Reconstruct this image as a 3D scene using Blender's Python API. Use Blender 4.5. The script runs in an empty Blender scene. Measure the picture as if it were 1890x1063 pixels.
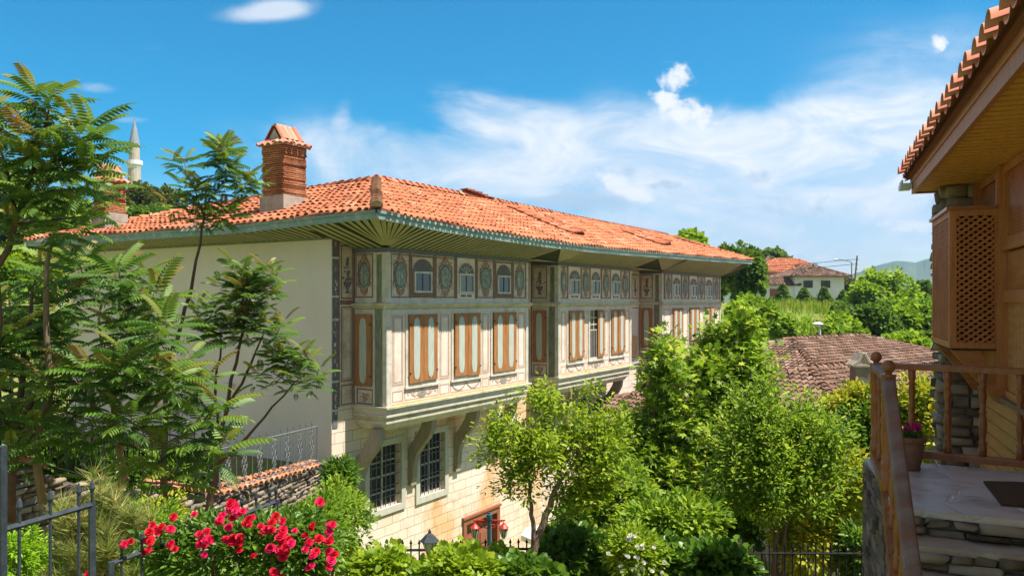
import bpy, math, random
import numpy as np
from mathutils import Vector, Matrix
random.seed(7); rng = np.random.default_rng(7)
SC = bpy.context.scene
COL = SC.collection
CZ = 8.6                       # camera height above the street
FPX = 1481.0; CU = 945.0; CV = 554.0
R = math.radians

# ---------------------------------------------------------------- camera, sky, sun
cam_d = bpy.data.cameras.new('camera'); cam = bpy.data.objects.new('camera', cam_d); COL.objects.link(cam)
cam.location = (0, 0, CZ); cam.rotation_euler = (R(90), 0, 0)
cam_d.sensor_width = 36; cam_d.lens = FPX/1890*36; cam_d.shift_y = (CV-531.5)/1890
cam_d.clip_start = 0.05; cam_d.clip_end = 20000
SC.camera = cam
SC.view_settings.view_transform = 'Standard'; SC.view_settings.look = 'None'
SC.view_settings.exposure = 0.88; SC.view_settings.gamma = 1
SUN_DIR = Vector((0.984, -0.308, 2.05)).normalized()
sun_d = bpy.data.lights.new('sun', 'SUN'); sun_d.energy = 5.0; sun_d.angle = R(0.5); sun_d.color = (1.0, 0.945, 0.86)
sun = bpy.data.objects.new('sun', sun_d); COL.objects.link(sun)
sun.rotation_euler = SUN_DIR.to_track_quat('Z', 'Y').to_euler()
SUN_EL = math.asin(SUN_DIR.z); SUN_AZ = math.atan2(SUN_DIR.x, SUN_DIR.y)

def world_setup():
    w = bpy.data.worlds.new('World'); SC.world = w; w.use_nodes = True
    nt = w.node_tree; N = nt.nodes; L = nt.links; N.clear()
    out = N.new('ShaderNodeOutputWorld'); bg = N.new('ShaderNodeBackground'); L.new(bg.outputs[0], out.inputs[0])
    sky = N.new('ShaderNodeTexSky'); sky.sky_type = 'NISHITA'; sky.sun_disc = False
    sky.sun_elevation = SUN_EL; sky.sun_rotation = SUN_AZ; sky.altitude = 300; sky.air_density = 1.0; sky.dust_density = 0.3; sky.ozone_density = 2.0
    bg.inputs['Strength'].default_value = 0.060
    def m(op, a, b=None, c=None, clamp=False):
        n = N.new('ShaderNodeMath'); n.operation = op; n.use_clamp = clamp
        for i, x in enumerate((a, b, c)):
            if x is None: continue
            if isinstance(x, (int, float)): n.inputs[i].default_value = x
            else: L.new(x, n.inputs[i])
        return n.outputs[0]
    tc = N.new('ShaderNodeTexCoord'); sp = N.new('ShaderNodeSeparateXYZ'); L.new(tc.outputs['Generated'], sp.inputs[0])
    yy = m('MAXIMUM', m('ABSOLUTE', sp.outputs['Y']), 0.15)
    gx = m('DIVIDE', sp.outputs['X'], yy); gz = m('DIVIDE', sp.outputs['Z'], yy)
    cb = N.new('ShaderNodeCombineXYZ'); L.new(gx, cb.inputs[0]); L.new(gz, cb.inputs[1])
    def noise(scale, detail, rough, dist=0.0, sx=1, sy=1, off=0):
        mp = N.new('ShaderNodeMapping'); mp.inputs['Scale'].default_value = (sx, sy, 1); mp.inputs['Location'].default_value = (off, off*.7, off*1.3)
        L.new(cb.outputs[0], mp.inputs[0])
        n = N.new('ShaderNodeTexNoise'); n.inputs['Scale'].default_value = scale; n.inputs['Detail'].default_value = detail
        n.inputs['Roughness'].default_value = rough; n.inputs['Distortion'].default_value = dist
        L.new(mp.outputs[0], n.inputs['Vector']); return n.outputs[0]
    nw = noise(4.2, 10, .6, .55, .8, 1.9, 3)          # wispy
    nc = noise(34, 9, .62, .4, 1, 1.15, 5)          # cumulus
    def blob(u, v, ru, rv, rot=0, src=(None, None)):
        cx = (u-CU)/FPX; cy = (CV-v)/FPX; rx = ru/FPX; ry = rv/FPX
        dx = m('SUBTRACT', gx, cx); dy = m('SUBTRACT', gz, cy)
        if rot:
            c, s = math.cos(rot), math.sin(rot)
            ex = m('ADD', m('MULTIPLY', dx, c), m('MULTIPLY', dy, s)); ey = m('SUBTRACT', m('MULTIPLY', dy, c), m('MULTIPLY', dx, s))
        else: ex, ey = dx, dy
        ex = m('DIVIDE', ex, rx); ey = m('DIVIDE', ey, ry)
        r2 = m('ADD', m('MULTIPLY', ex, ex), m('MULTIPLY', ey, ey))
        return m('DIVIDE', 1.0, m('ADD', 1.0, m('MULTIPLY', r2, m('ADD', r2, .4))))       # soft bump
    def layer(blobs, nz, lo, hi, amp):
        s = None
        for b in blobs:
            k = m('MULTIPLY', blob(*b[:5]), b[5]); s = k if s is None else m('MAXIMUM', s, k)
        v = m('ADD', s, m('MULTIPLY', m('SUBTRACT', nz, .5), amp))
        mr = N.new('ShaderNodeMapRange'); mr.interpolation_type = 'SMOOTHSTEP'
        L.new(v, mr.inputs[0]); mr.inputs[1].default_value = lo; mr.inputs[2].default_value = hi
        gate = N.new('ShaderNodeMapRange'); gate.interpolation_type = 'SMOOTHSTEP'; L.new(s, gate.inputs[0]); gate.inputs[1].default_value = .04; gate.inputs[2].default_value = .3
        return m('MULTIPLY', mr.outputs[0], gate.outputs[0])
    veil = layer([(1200, 300, 330, 95, -.05, 1), (1480, 260, 300, 80, .25, .95), (1000, 245, 190, 60, -.2, .85), (900, 320, 330, 75, -.1, .9),
                  (1700, 330, 260, 190, .1, .85), (1350, 420, 420, 120, 0, .8), (700, 320, 170, 60, .0, .55), (1650, 200, 150, 50, .3, .8), (-300, 480, 500, 80, 0, .5)], nw, .06, .88, 2.1)
    wisps = layer([(500, 21, 78, 20, .12, 1.1), (285, 90, 44, 13, 0, .55), (178, 163, 46, 14, -.1, .6), (632, 222, 20, 40, -.2, .55), (700, 243, 22, 14, .5, .6), (800, 262, 26, 9, -.2, .6),
                   (230, 222, 46, 8, 0, .5), (1450, 215, 160, 40, .2, .45)], nw, .2, 1.1, 1.8)
    puff = layer([(1243, 148, 30, 26, .2, 1.1), (1232, 188, 30, 22, -.4, 1.1), (1264, 210, 46, 24, -.5, 1.15), (1292, 222, 20, 24, 0, 1.0), (1737, 78, 15, 17, .3, .95),
                  (1137, 336, 40, 17, -.3, 1.15), (1168, 356, 40, 15, -.3, 1.15), (1690, 418, 46, 13, .05, .9), (1480, 430, 22, 16, -.5, .55), (1510, 468, 36, 14, -.3, .5), (1625, 412, 18, 10, 0, .8)], nc, .25, .95, 2.6)
    grey = layer([(1075, 372, 105, 20, .03, 1), (1010, 392, 90, 16, 0, .7), (1238, 342, 44, 9, 0, 1), (1402, 328, 42, 13, -.1, .75), (1160, 318, 16, 12, 0, .8), (925, 384, 60, 14, 0, .3),
                  (1740, 372, 26, 24, 0, .9), (1430, 470, 140, 30, 0, .35), (1500, 380, 120, 30, 0, .4)], nc, .2, 1.0, 2.6)
    # clear-sky colour: the physical sky, its hue deepened
    hs = N.new('ShaderNodeHueSaturation'); L.new(sky.outputs[0], hs.inputs['Color']); hs.inputs['Saturation'].default_value = 1.85; hs.inputs['Value'].default_value = 1.42; hs.inputs['Hue'].default_value = .485
    def mix(f, a, b):
        n = N.new('ShaderNodeMix'); n.data_type = 'RGBA'
        if isinstance(f, float): n.inputs[0].default_value = f
        else: L.new(f, n.inputs[0])
        for i, x in ((6, a), (7, b)):
            if isinstance(x, tuple): n.inputs[i].default_value = (*x, 1)
            else: L.new(x, n.inputs[i])
        return n.outputs[2]
    c = mix(m('MULTIPLY', wisps, .75), hs.outputs[0], (8.8, 9.2, 9.7))
    nf = noise(11, 9, .62, .8, .7, 1.8, 8)
    ns = N.new('ShaderNodeMapRange'); L.new(nf, ns.inputs[0]); ns.inputs[1].default_value = .38; ns.inputs[2].default_value = .62
    c = mix(m('MULTIPLY', veil, m('ADD', .76, m('MULTIPLY', ns.outputs[0], .24))), c, mix(ns.outputs[0], (7.0, 8.1, 9.3), (9.4, 9.7, 10.0)))
    c = mix(m('MULTIPLY', grey, .8), c, (5.0, 6.4, 8.0))
    c = mix(m('MULTIPLY', puff, .92), c, (10.0, 10.0, 10.1))
    # unseen broken cloud added overhead and behind, tinted warm to fill the shade
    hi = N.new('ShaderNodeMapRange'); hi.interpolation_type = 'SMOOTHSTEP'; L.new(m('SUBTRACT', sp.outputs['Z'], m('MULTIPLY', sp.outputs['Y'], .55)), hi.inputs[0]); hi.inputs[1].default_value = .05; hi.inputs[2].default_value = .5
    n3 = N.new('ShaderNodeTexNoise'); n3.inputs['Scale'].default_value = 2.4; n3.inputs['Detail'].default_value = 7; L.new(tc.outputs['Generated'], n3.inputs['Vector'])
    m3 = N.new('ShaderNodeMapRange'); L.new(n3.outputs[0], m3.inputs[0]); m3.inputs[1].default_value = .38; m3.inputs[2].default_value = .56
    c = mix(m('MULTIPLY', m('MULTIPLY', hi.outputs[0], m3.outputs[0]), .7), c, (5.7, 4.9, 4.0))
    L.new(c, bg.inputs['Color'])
world_setup()

# ---------------------------------------------------------------- helpers
def P(u, v, Y): return Vector(((u-CU)/FPX*Y, Y, CZ-(v-CV)/FPX*Y))
def sm(x, a, b):
    x = np.clip((np.asarray(x, float)-a)/(b-a), 0, 1); return x*x*(3-2*x)
def top(o, label, cat, group=None, kind=None):
    if label: o['label'] = label
    if cat: o['category'] = cat
    if group: o['group'] = group
    if kind: o['kind'] = kind
    return o
def empty(name, loc=(0, 0, 0), rz=0.0):
    o = bpy.data.objects.new(name, None); COL.objects.link(o); o.location = loc; o.rotation_euler = (0, 0, rz); o.empty_display_size = .2; return o
def adopt(o, parent):
    o.parent = parent; return o

class MB:
    """collects shapes in a frame: a along, d outward, z up"""
    def __init__(s, origin=(0, 0, 0), A=(1, 0), N=(0, -1)):
        s.v = []; s.f = []; s.m = []; s.o = origin; s.A = A; s.N = N; s.cm = 0
    def pt(s, a, d, z): return (s.o[0]+a*s.A[0]+d*s.N[0], s.o[1]+a*s.A[1]+d*s.N[1], s.o[2]+z)
    def add(s, pts, faces, mat=None, raw=False):
        b = len(s.v); s.v += [tuple(p) if raw else s.pt(*p) for p in pts]
        for f in faces: s.f.append([b+i for i in f]); s.m.append(s.cm if mat is None else mat)
    def box(s, a0, a1, d0, d1, z0, z1, mat=None, jit=0):
        pts = [(a, d, z) for z in (z0, z1) for d in (d0, d1) for a in (a0, a1)]
        if jit: pts = [tuple(c+random.uniform(-jit, jit) for c in p) for p in pts]
        s.add(pts, [(0, 1, 3, 2), (4, 6, 7, 5), (0, 4, 5, 1), (2, 3, 7, 6), (0, 2, 6, 4), (1, 5, 7, 3)], mat)
    def poly(s, pts2, d, mat=None):
        s.add([(a, d, z) for a, z in pts2], [tuple(range(len(pts2)))], mat)
    def ribbon(s, pts2, w, d, mat=None, closed=False):
        n = len(pts2); L = []; 
        for i in range(n):
            if closed: p, q = pts2[(i-1) % n], pts2[(i+1) % n]
            else: p, q = pts2[max(i-1, 0)], pts2[min(i+1, n-1)]
            tx, tz = q[0]-p[0], q[1]-p[1]; l = math.hypot(tx, tz) or 1
            ww = w[i] if isinstance(w, (list, tuple)) else w
            L.append((pts2[i][0]-tz/l*ww/2, d, pts2[i][1]+tx/l*ww/2)); L.append((pts2[i][0]+tz/l*ww/2, d, pts2[i][1]-tx/l*ww/2))
        F = [(2*i, 2*i+1, 2*i+3, 2*i+2) for i in range(n-1)]
        if closed: F.append((2*n-2, 2*n-1, 1, 0))
        s.add(L, F, mat)
    def prism(s, prof, a0, a1, mat=None):
        """profile in (d,z), extruded along a"""
        n = len(prof); s.add([(a0, d, z) for d, z in prof]+[(a1, d, z) for d, z in prof],
            [tuple(range(n)), tuple(range(2*n-1, n-1, -1))]+[(i, (i+1) % n, n+(i+1) % n, n+i) for i in range(n)], mat)
    def plate(s, pts2, d0, d1, mat=None):
        """outline in (a,z), extruded along d"""
        n = len(pts2); s.add([(a, d0, z) for a, z in pts2]+[(a, d1, z) for a, z in pts2],
            [tuple(range(n)), tuple(range(2*n-1, n-1, -1))]+[(i, (i+1) % n, n+(i+1) % n, n+i) for i in range(n)], mat)
    def tube(s, pts, r, n=6, mat=None, raw=True, cap=True):
        P_ = [Vector(p) for p in pts]; rings = []
        k = len(P_); prev = None
        for i in range(k):
            t = (P_[min(i+1, k-1)]-P_[max(i-1, 0)]);
            if t.length < 1e-9: t = Vector((0, 0, 1))
            t.normalize()
            ref = prev if prev is not None else (Vector((1, 0, 0)) if abs(t.x) < .8 else Vector((0, 1, 0)))
            x = (ref-t*ref.dot(t));
            if x.length < 1e-6: x = t.orthogonal()
            x.normalize(); prev = x; y = t.cross(x)
            rr = r[i] if isinstance(r, (list, tuple)) else r
            rings.append([P_[i]+x*(rr*math.cos(2*math.pi*j/n))+y*(rr*math.sin(2*math.pi*j/n)) for j in range(n)])
        V = [p for rg in rings for p in rg]; F = []
        for i in range(k-1):
            for j in range(n): F.append((i*n+j, i*n+(j+1) % n, (i+1)*n+(j+1) % n, (i+1)*n+j))
        if cap: F += [tuple(range(n-1, -1, -1)), tuple((k-1)*n+j for j in range(n))]
        s.add(V, F, mat, raw=raw)
    def lathe(s, c, prof, n=12, mat=None):
        """prof: list of (r,z) round vertical axis at raw point c"""
        V = []; F = []
        for r, z in prof:
            for j in range(n): V.append((c[0]+r*math.cos(2*math.pi*j/n), c[1]+r*math.sin(2*math.pi*j/n), c[2]+z))
        k = len(prof)
        for i in range(k-1):
            for j in range(n): F.append((i*n+j, i*n+(j+1) % n, (i+1)*n+(j+1) % n, (i+1)*n+j))
        F += [tuple(range(n-1, -1, -1)), tuple((k-1)*n+j for j in range(n))]
        s.add(V, F, mat, raw=True)
    def build(s, name, mats, parent=None, smooth=False, offset=None):
        me = bpy.data.meshes.new(name)
        V = s.v if offset is None else [(x-offset[0], y-offset[1], z-offset[2]) for x, y, z in s.v]
        me.from_pydata(V, [], s.f)
        if not isinstance(mats, (list, tuple)): mats = [mats]
        for m_ in mats: me.materials.append(m_)
        me.polygons.foreach_set('material_index', s.m)
        if smooth: me.polygons.foreach_set('use_smooth', [True]*len(s.f))
        me.update(); o = bpy.data.objects.new(name, me); COL.objects.link(o)
        if offset is not None: o.location = offset
        if parent: o.parent = parent
        return o

# ---------------------------------------------------------------- materials
def mat(name, c1, c2=None, scale=4.0, rough=.75, bump=0.0, bscale=30.0, stretch=(1, 1, 1), detail=6, c3=None, s3=1.0, spec=.3, lo=.35, hi=.65, metal=0):
    m = bpy.data.materials.new(name); m.use_nodes = True; nt = m.node_tree; N = nt.nodes; L = nt.links
    b = N['Principled BSDF']; b.inputs['Roughness'].default_value = rough; b.inputs['Specular IOR Level'].default_value = spec; b.inputs['Metallic'].default_value = metal
    tc = N.new('ShaderNodeTexCoord'); mp = N.new('ShaderNodeMapping'); mp.inputs['Scale'].default_value = stretch
    L.new(tc.outputs['Object'], mp.inputs[0])
    c2 = c2 or tuple(x*.8 for x in c1)
    def nz(sc, det, rgh=.6):
        n = N.new('ShaderNodeTexNoise'); n.inputs['Scale'].default_value = sc; n.inputs['Detail'].default_value = det; n.inputs['Roughness'].default_value = rgh
        L.new(mp.outputs[0], n.inputs['Vector']); return n
    def rng_(o, lo, hi):
        r = N.new('ShaderNodeMapRange'); L.new(o, r.inputs[0]); r.inputs[1].default_value = lo; r.inputs[2].default_value = hi; return r.outputs[0]
    mx = N.new('ShaderNodeMix'); mx.data_type = 'RGBA'; L.new(rng_(nz(scale, detail).outputs[0], lo, hi), mx.inputs[0])
    mx.inputs[6].default_value = (*c1, 1); mx.inputs[7].default_value = (*c2, 1); col = mx.outputs[2]
    if c3:
        m3 = N.new('ShaderNodeMix'); m3.data_type = 'RGBA'; L.new(rng_(nz(s3, 8, .7).outputs[0], .5, .68), m3.inputs[0]); L.new(col, m3.inputs[6]); m3.inputs[7].default_value = (*c3, 1); col = m3.outputs[2]
    L.new(col, b.inputs['Base Color'])
    if bump:
        bp = N.new('ShaderNodeBump'); bp.inputs['Strength'].default_value = bump; bp.inputs['Distance'].default_value = .02; L.new(nz(bscale, 5).outputs[0], bp.inputs['Height']); L.new(bp.outputs[0], b.inputs['Normal'])
    m['col'] = 1
    return m
def attr_mat(name, cols, rough=.5, trans=.35, spec=.35, noise=.15, nscale=1.2):
    """leaf/tile material: colour picked by the per-piece attribute 'var' through a ramp"""
    m = bpy.data.materials.new(name); m.use_nodes = True; nt = m.node_tree; N = nt.nodes; L = nt.links
    b = N['Principled BSDF']; b.inputs['Roughness'].default_value = rough; b.inputs['Specular IOR Level'].default_value = spec
    at = N.new('ShaderNodeAttribute'); at.attribute_name = 'var'
    rp = N.new('ShaderNodeValToRGB'); e = rp.color_ramp.elements
    k = len(cols); e[0].color = (*cols[0], 1); e[0].position = 0; e[1].color = (*cols[-1], 1); e[1].position = 1
    for i in range(1, k-1): q = e.new(i/(k-1)); q.color = (*cols[i], 1)
    tc = N.new('ShaderNodeTexCoord'); nz = N.new('ShaderNodeTexNoise'); nz.inputs['Scale'].default_value = nscale; nz.inputs['Detail'].default_value = 4; L.new(tc.outputs['Object'], nz.inputs['Vector'])
    ad = N.new('ShaderNodeMath'); ad.operation = 'MULTIPLY_ADD'; L.new(nz.outputs[0], ad.inputs[0]); ad.inputs[1].default_value = noise*2
    s2 = N.new('ShaderNodeMath'); s2.operation = 'SUBTRACT'; L.new(at.outputs['Fac'], s2.inputs[0]); s2.inputs[1].default_value = noise
    L.new(s2.outputs[0], ad.inputs[2]); L.new(ad.outputs[0], rp.inputs[0])
    L.new(rp.outputs[0], b.inputs['Base Color'])
    if trans:
        tr = N.new('ShaderNodeBsdfTranslucent'); ms = N.new('ShaderNodeMixShader'); ms.inputs[0].default_value = trans
        hs = N.new('ShaderNodeHueSaturation'); hs.inputs['Value'].default_value = 1.5; hs.inputs['Hue'].default_value = .488; L.new(rp.outputs[0], hs.inputs['Color']); L.new(hs.outputs[0], tr.inputs[0])
        L.new(b.outputs[0], ms.inputs[1]); L.new(tr.outputs[0], ms.inputs[2]); L.new(ms.outputs[0], N['Material Output'].inputs[0])
    return m
def brick_mat(name, c1, c2, mortar, bw, bh, ms, axes='xz', stain=None, rough=.85, bump=.4, offset=.5, stain2=None):
    m = bpy.data.materials.new(name); m.use_nodes = True; nt = m.node_tree; N = nt.nodes; L = nt.links
    b = N['Principled BSDF']; b.inputs['Roughness'].default_value = rough; b.inputs['Specular IOR Level'].default_value = .2
    tc = N.new('ShaderNodeTexCoord'); sp = N.new('ShaderNodeSeparateXYZ'); L.new(tc.outputs['Object'], sp.inputs[0])
    cb = N.new('ShaderNodeCombineXYZ'); ax = {'x': 0, 'y': 1, 'z': 2}
    if axes == 'sum':
        ad = N.new('ShaderNodeMath'); L.new(sp.outputs[0], ad.inputs[0]); L.new(sp.outputs[1], ad.inputs[1]); L.new(ad.outputs[0], cb.inputs[0]); L.new(sp.outputs[2], cb.inputs[1])
    else:
        L.new(sp.outputs[ax[axes[0]]], cb.inputs[0]); L.new(sp.outputs[ax[axes[1]]], cb.inputs[1])
    nd = N.new('ShaderNodeTexNoise'); nd.inputs['Scale'].default_value = 3; L.new(tc.outputs['Object'], nd.inputs['Vector'])
    va = N.new('ShaderNodeVectorMath'); va.operation = 'MULTIPLY_ADD'; L.new(nd.outputs['Color'], va.inputs[0]); va.inputs[1].default_value = (bh*.25,)*3; L.new(cb.outputs[0], va.inputs[2])
    br = N.new('ShaderNodeTexBrick'); L.new(va.outputs[0], br.inputs[0]); br.inputs['Color1'].default_value = (*c1, 1); br.inputs['Color2'].default_value = (*c2, 1); br.inputs['Mortar'].default_value = (*mortar, 1)
    br.inputs['Scale'].default_value = 1; br.inputs['Mortar Size'].default_value = ms; br.inputs['Mortar Smooth'].default_value = .3; br.inputs['Brick Width'].default_value = bw; br.inputs['Row Height'].default_value = bh; br.offset = offset
    col = br.outputs[0]
    for st, sc, lo, hi, sd in ((stain, .55, .46, .62, 0), (stain2, 1.3, .52, .66, 4)):
        if st:
            mp = N.new('ShaderNodeMapping'); mp.inputs['Location'].default_value = (sd, sd, sd); mp.inputs['Scale'].default_value = (1, 1, .8); L.new(tc.outputs['Object'], mp.inputs[0])
            n = N.new('ShaderNodeTexNoise'); n.inputs['Scale'].default_value = sc; n.inputs['Detail'].default_value = 9; n.inputs['Roughness'].default_value = .62; n.inputs['Distortion'].default_value = .5; L.new(mp.outputs[0], n.inputs['Vector'])
            mr = N.new('ShaderNodeMapRange'); L.new(n.outputs[0], mr.inputs[0]); mr.inputs[1].default_value = lo; mr.inputs[2].default_value = hi; mr.inputs[4].default_value = .85
            mx = N.new('ShaderNodeMix'); mx.data_type = 'RGBA'; mx.blend_type = 'MULTIPLY'; L.new(mr.outputs[0], mx.inputs[0]); L.new(col, mx.inputs[6]); mx.inputs[7].default_value = (*st, 1); col = mx.outputs[2]
    L.new(col, b.inputs['Base Color'])
    bp = N.new('ShaderNodeBump'); bp.inputs['Strength'].default_value = bump; bp.inputs['Distance'].default_value = .02; bp.invert = True; L.new(br.outputs['Fac'], bp.inputs['Height'])
    n2 = N.new('ShaderNodeTexNoise'); n2.inputs['Scale'].default_value = 25; n2.inputs['Detail'].default_value = 6; L.new(tc.outputs['Object'], n2.inputs['Vector'])
    bp2 = N.new('ShaderNodeBump'); bp2.inputs['Strength'].default_value = .25; bp2.inputs['Distance'].default_value = .02; L.new(n2.outputs[0], bp2.inputs['Height']); L.new(bp.outputs[0], bp2.inputs['Normal'])
    L.new(bp2.outputs[0], b.inputs['Normal'])
    return m
def wood(name, c1, c2, axis=2, rough=.5, sc=3.0):
    st = [9, 9, 9]; st[axis] = .7
    return mat(name, c1, c2, sc, rough, .25, 12, tuple(st), detail=8, spec=.4)

M = {}
M['plaster'] = mat('side_plaster', (.75, .655, .57), (.70, .60, .51), .5, .9, .15, 40, c3=(.70, .60, .50), s3=.35)
def streaks(m, colr, amt=.5):
    nt = m.node_tree; N = nt.nodes; L = nt.links; b = N['Principled BSDF']; src = b.inputs['Base Color'].links[0].from_socket
    tc = N.new('ShaderNodeTexCoord'); mp = N.new('ShaderNodeMapping'); mp.inputs['Scale'].default_value = (1.1, 1.1, .28); L.new(tc.outputs['Object'], mp.inputs[0])
    n = N.new('ShaderNodeTexNoise'); n.inputs['Scale'].default_value = 1.6; n.inputs['Detail'].default_value = 9; n.inputs['Roughness'].default_value = .7; L.new(mp.outputs[0], n.inputs['Vector'])
    r = N.new('ShaderNodeMapRange'); L.new(n.outputs[0], r.inputs[0]); r.inputs[1].default_value = .5; r.inputs[2].default_value = .72; r.inputs[4].default_value = amt
    x = N.new('ShaderNodeMix'); x.data_type = 'RGBA'; L.new(r.outputs[0], x.inputs[0]); L.new(src, x.inputs[6]); x.inputs[7].default_value = (*colr, 1); L.new(x.outputs[2], b.inputs['Base Color'])
streaks(M['plaster'], (.62, .54, .45), .4)
M['cream'] = mat('fresco_plaster', (.82, .71, .59), (.74, .59, .47), 2.2, .9, .2, 40, c3=(.66, .50, .38), s3=1.3)
M['cream2'] = mat('fresco_panel_cream', (.74, .62, .46), (.62, .50, .36), 3.0, .9, .1, 40, c3=(.45, .33, .23), s3=2.5)
M['pinkp'] = mat('faded_pink_plaster', (.84, .74, .67), (.76, .62, .54), 3.0, .9, .1, 40, c3=(.70, .54, .42), s3=1.8)
M['paleg'] = mat('pale_green_trim', (.68, .62, .51), (.57, .52, .42), 5.0, .8, .2, 40, c3=(.42, .39, .29), s3=3)
M['ledge'] = mat('olive_cream_moulding', (.62, .56, .41), (.52, .47, .33), 4.0, .8, .2, 30, c3=(.40, .34, .2), s3=2)
M['console'] = mat('shaded_console_timber', (.36, .31, .22), (.26, .23, .17), 4, .85, .3, 20, (2, 2, .6))  # timber tone darkened: the shade under the bays is put into the colour
M['dkgreen'] = mat('weathered_green_timber', (.13, .16, .10), (.28, .27, .17), 6.0, .8, .3, 25, (3, 3, .6))
M['fascia'] = mat('blue_green_fascia', (.26, .36, .32), (.19, .28, .25), 2.0, .6, .15, 30, c3=(.45, .50, .45), s3=5)
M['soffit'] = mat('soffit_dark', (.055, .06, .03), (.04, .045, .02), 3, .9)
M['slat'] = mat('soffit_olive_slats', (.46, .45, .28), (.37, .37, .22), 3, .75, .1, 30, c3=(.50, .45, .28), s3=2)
M['brown'] = mat('fresco_brown_paint', (.20, .115, .085), (.27, .16, .12), 9, .9)
M['rust'] = mat('fresco_rust_paint', (.40, .20, .13), (.50, .30, .2), 9, .9)
M['pinkline'] = mat('faded_rose_line', (.46, .28, .23), (.58, .40, .33), 7, .9, c3=(.50, .31, .17), s3=3)
M['ochre'] = mat('fresco_ochre', (.62, .33, .13), (.70, .45, .22), 5, .9)
M['ovalg'] = mat('medallion_grey_green', (.30, .35, .28), (.17, .21, .18), 13, .9, c3=(.42, .42, .32), s3=9)
M['slate'] = mat('fresco_slate_paint', (.13, .14, .16), (.20, .19, .18), 9, .9)
M['blueg'] = mat('blue_window_glass', (.035, .07, .12), (.07, .11, .16), 7, .15, stretch=(6, 6, .5), spec=.6)
M['greyg'] = mat('grey_curtained_glass', (.10, .12, .15), (.20, .22, .25), 7, .2, stretch=(9, 9, .4), spec=.6)
M['dkglass'] = mat('dark_window_glass', (.012, .016, .022), (.03, .035, .045), 2.5, .12, spec=.6)
M['shutter'] = mat('orange_brown_shutter_wood', (.46, .205, .065), (.33, .13, .04), 3, .7, .3, 14, (7, 7, .7), c3=(.24, .10, .035), s3=1.2)
M['shpanel'] = mat('shutter_pale_panel', (.50, .53, .45), (.41, .45, .38), 5, .75, .1, 20, (3, 3, .6))
M['ashlar'] = brick_mat('painted_ashlar', (.80, .71, .58), (.76, .64, .51), (.44, .31, .22), .62, .27, .009, 'xz', (.96, .66, .38), stain2=(.80, .72, .64))
M['fine'] = mat('window_stone_frame', (.56, .54, .45), (.48, .46, .37), 4, .85, .2, 30)
M['brickth'] = brick_mat('thin_orange_brick', (.68, .29, .13), (.50, .19, .085), (.20, .10, .06), .26, .052, .010, 'sum', (.62, .50, .42), bump=1.0, stain2=(.40, .34, .32))
M['mortarbase'] = mat('grey_render', (.44, .38, .31), (.30, .26, .21), 4, .95, .5, 18)
M['doorwood'] = mat('red_brown_door', (.33, .13, .07), (.26, .09, .05), 3, .6, .2, 15, (5, 5, .7))
M['iron'] = mat('black_wrought_iron', (.018, .018, .020), (.03, .028, .026), 12, .85, spec=.08)
M['greyiron'] = mat('grey_painted_iron', (.16, .17, .175), (.11, .115, .12), 12, .5)
M['bluegrey'] = mat('blue_grey_iron', (.025, .034, .045), (.05, .06, .07), 14, .5, .2, 60)
M['zinc'] = mat('pale_zinc', (.55, .58, .60), (.45, .48, .5), 4, .4)
M['rubble'] = mat('rubble_mortar', (.13, .10, .075), (.20, .16, .12), 6, .95, .6, 20)
M['bark'] = mat('brown_bark', (.13, .085, .055), (.20, .14, .095), 9, .9, .5, 25, (4, 4, .7))
M['palebark'] = mat('pale_tan_bark', (.30, .21, .14), (.19, .13, .085), 9, .9, .5, 25, (4, 4, .8))
M['redbark'] = mat('young_red_bark', (.16, .085, .06), (.10, .055, .04), 9, .8, .3, 25)
M['oak'] = mat('varnished_orange_wood', (.46, .17, .045), (.34, .11, .028), 3, .42, .2, 16, (1.2, 1.2, 7), c3=(.50, .25, .08), s3=.8, spec=.45)
M['oakv'] = wood('varnished_orange_post_wood', (.52, .20, .06), (.38, .13, .035))
M['slatwood'] = mat('golden_soffit_slat', (.82, .40, .12), (.70, .31, .085), 4, .5, .15, 15, (1, 6, 1))
M['lattice'] = mat('red_brown_lattice', (.48, .165, .05), (.34, .11, .035), 5, .5, .1, 20)
M['darkwood'] = mat('dark_interior_wood', (.05, .025, .012), (.03, .015, .008), 5, .8)
M['plank'] = mat('honey_plank', (.56, .265, .09), (.45, .19, .06), 3, .45, .15, 14, (1, 1, 7), spec=.4)
M['railwood'] = mat('varnished_turned_wood', (.36, .12, .04), (.24, .07, .025), 5, .3, .15, 20, (2, 2, .8), c3=(.34, .14, .05), s3=4, spec=.5)
M['railworn'] = mat('worn_handrail_wood', (.25, .17, .13), (.17, .085, .05), 3, .6, .3, 30, (1, 3, 1), c3=(.30, .11, .045), s3=1.5)
M['marble'] = None
M['mat_'] = mat('brown_coir', (.09, .045, .02), (.13, .07, .03), 60, .95, .8, 150)
M['terracotta'] = mat('terracotta_pot', (.28, .14, .08), (.20, .09, .05), 6, .7, .3, 30)
M['minstone'] = mat('minaret_stone', (.52, .45, .37), (.42, .36, .30), 1.5, .9)
M['lead'] = mat('lead_grey', (.22, .24, .27), (.28, .30, .33), 2, .6)
M['white'] = mat('whitewash', (.80, .80, .79), (.72, .72, .71), .6, .9)
M['offwhite'] = mat('offwhite_canvas', (.80, .80, .80), (.74, .74, .75), 3, .8)
M['greywall'] = mat('grey_render_wall', (.36, .35, .32), (.28, .27, .25), 1.2, .9)
M['redlamp'] = mat('red_lamp_paint', (.62, .035, .025), (.50, .03, .02), 8, .4)
M['teal'] = mat('teal_pole_paint', (.03, .12, .16), (.02, .06, .08), 8, .4)
M['lampglass'] = mat('frosted_lamp_glass', (.55, .55, .48), (.42, .42, .36), 8, .3)
M['whitemetal'] = mat('white_painted_metal', (.72, .74, .74), (.62, .64, .64), 8, .5)
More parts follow.
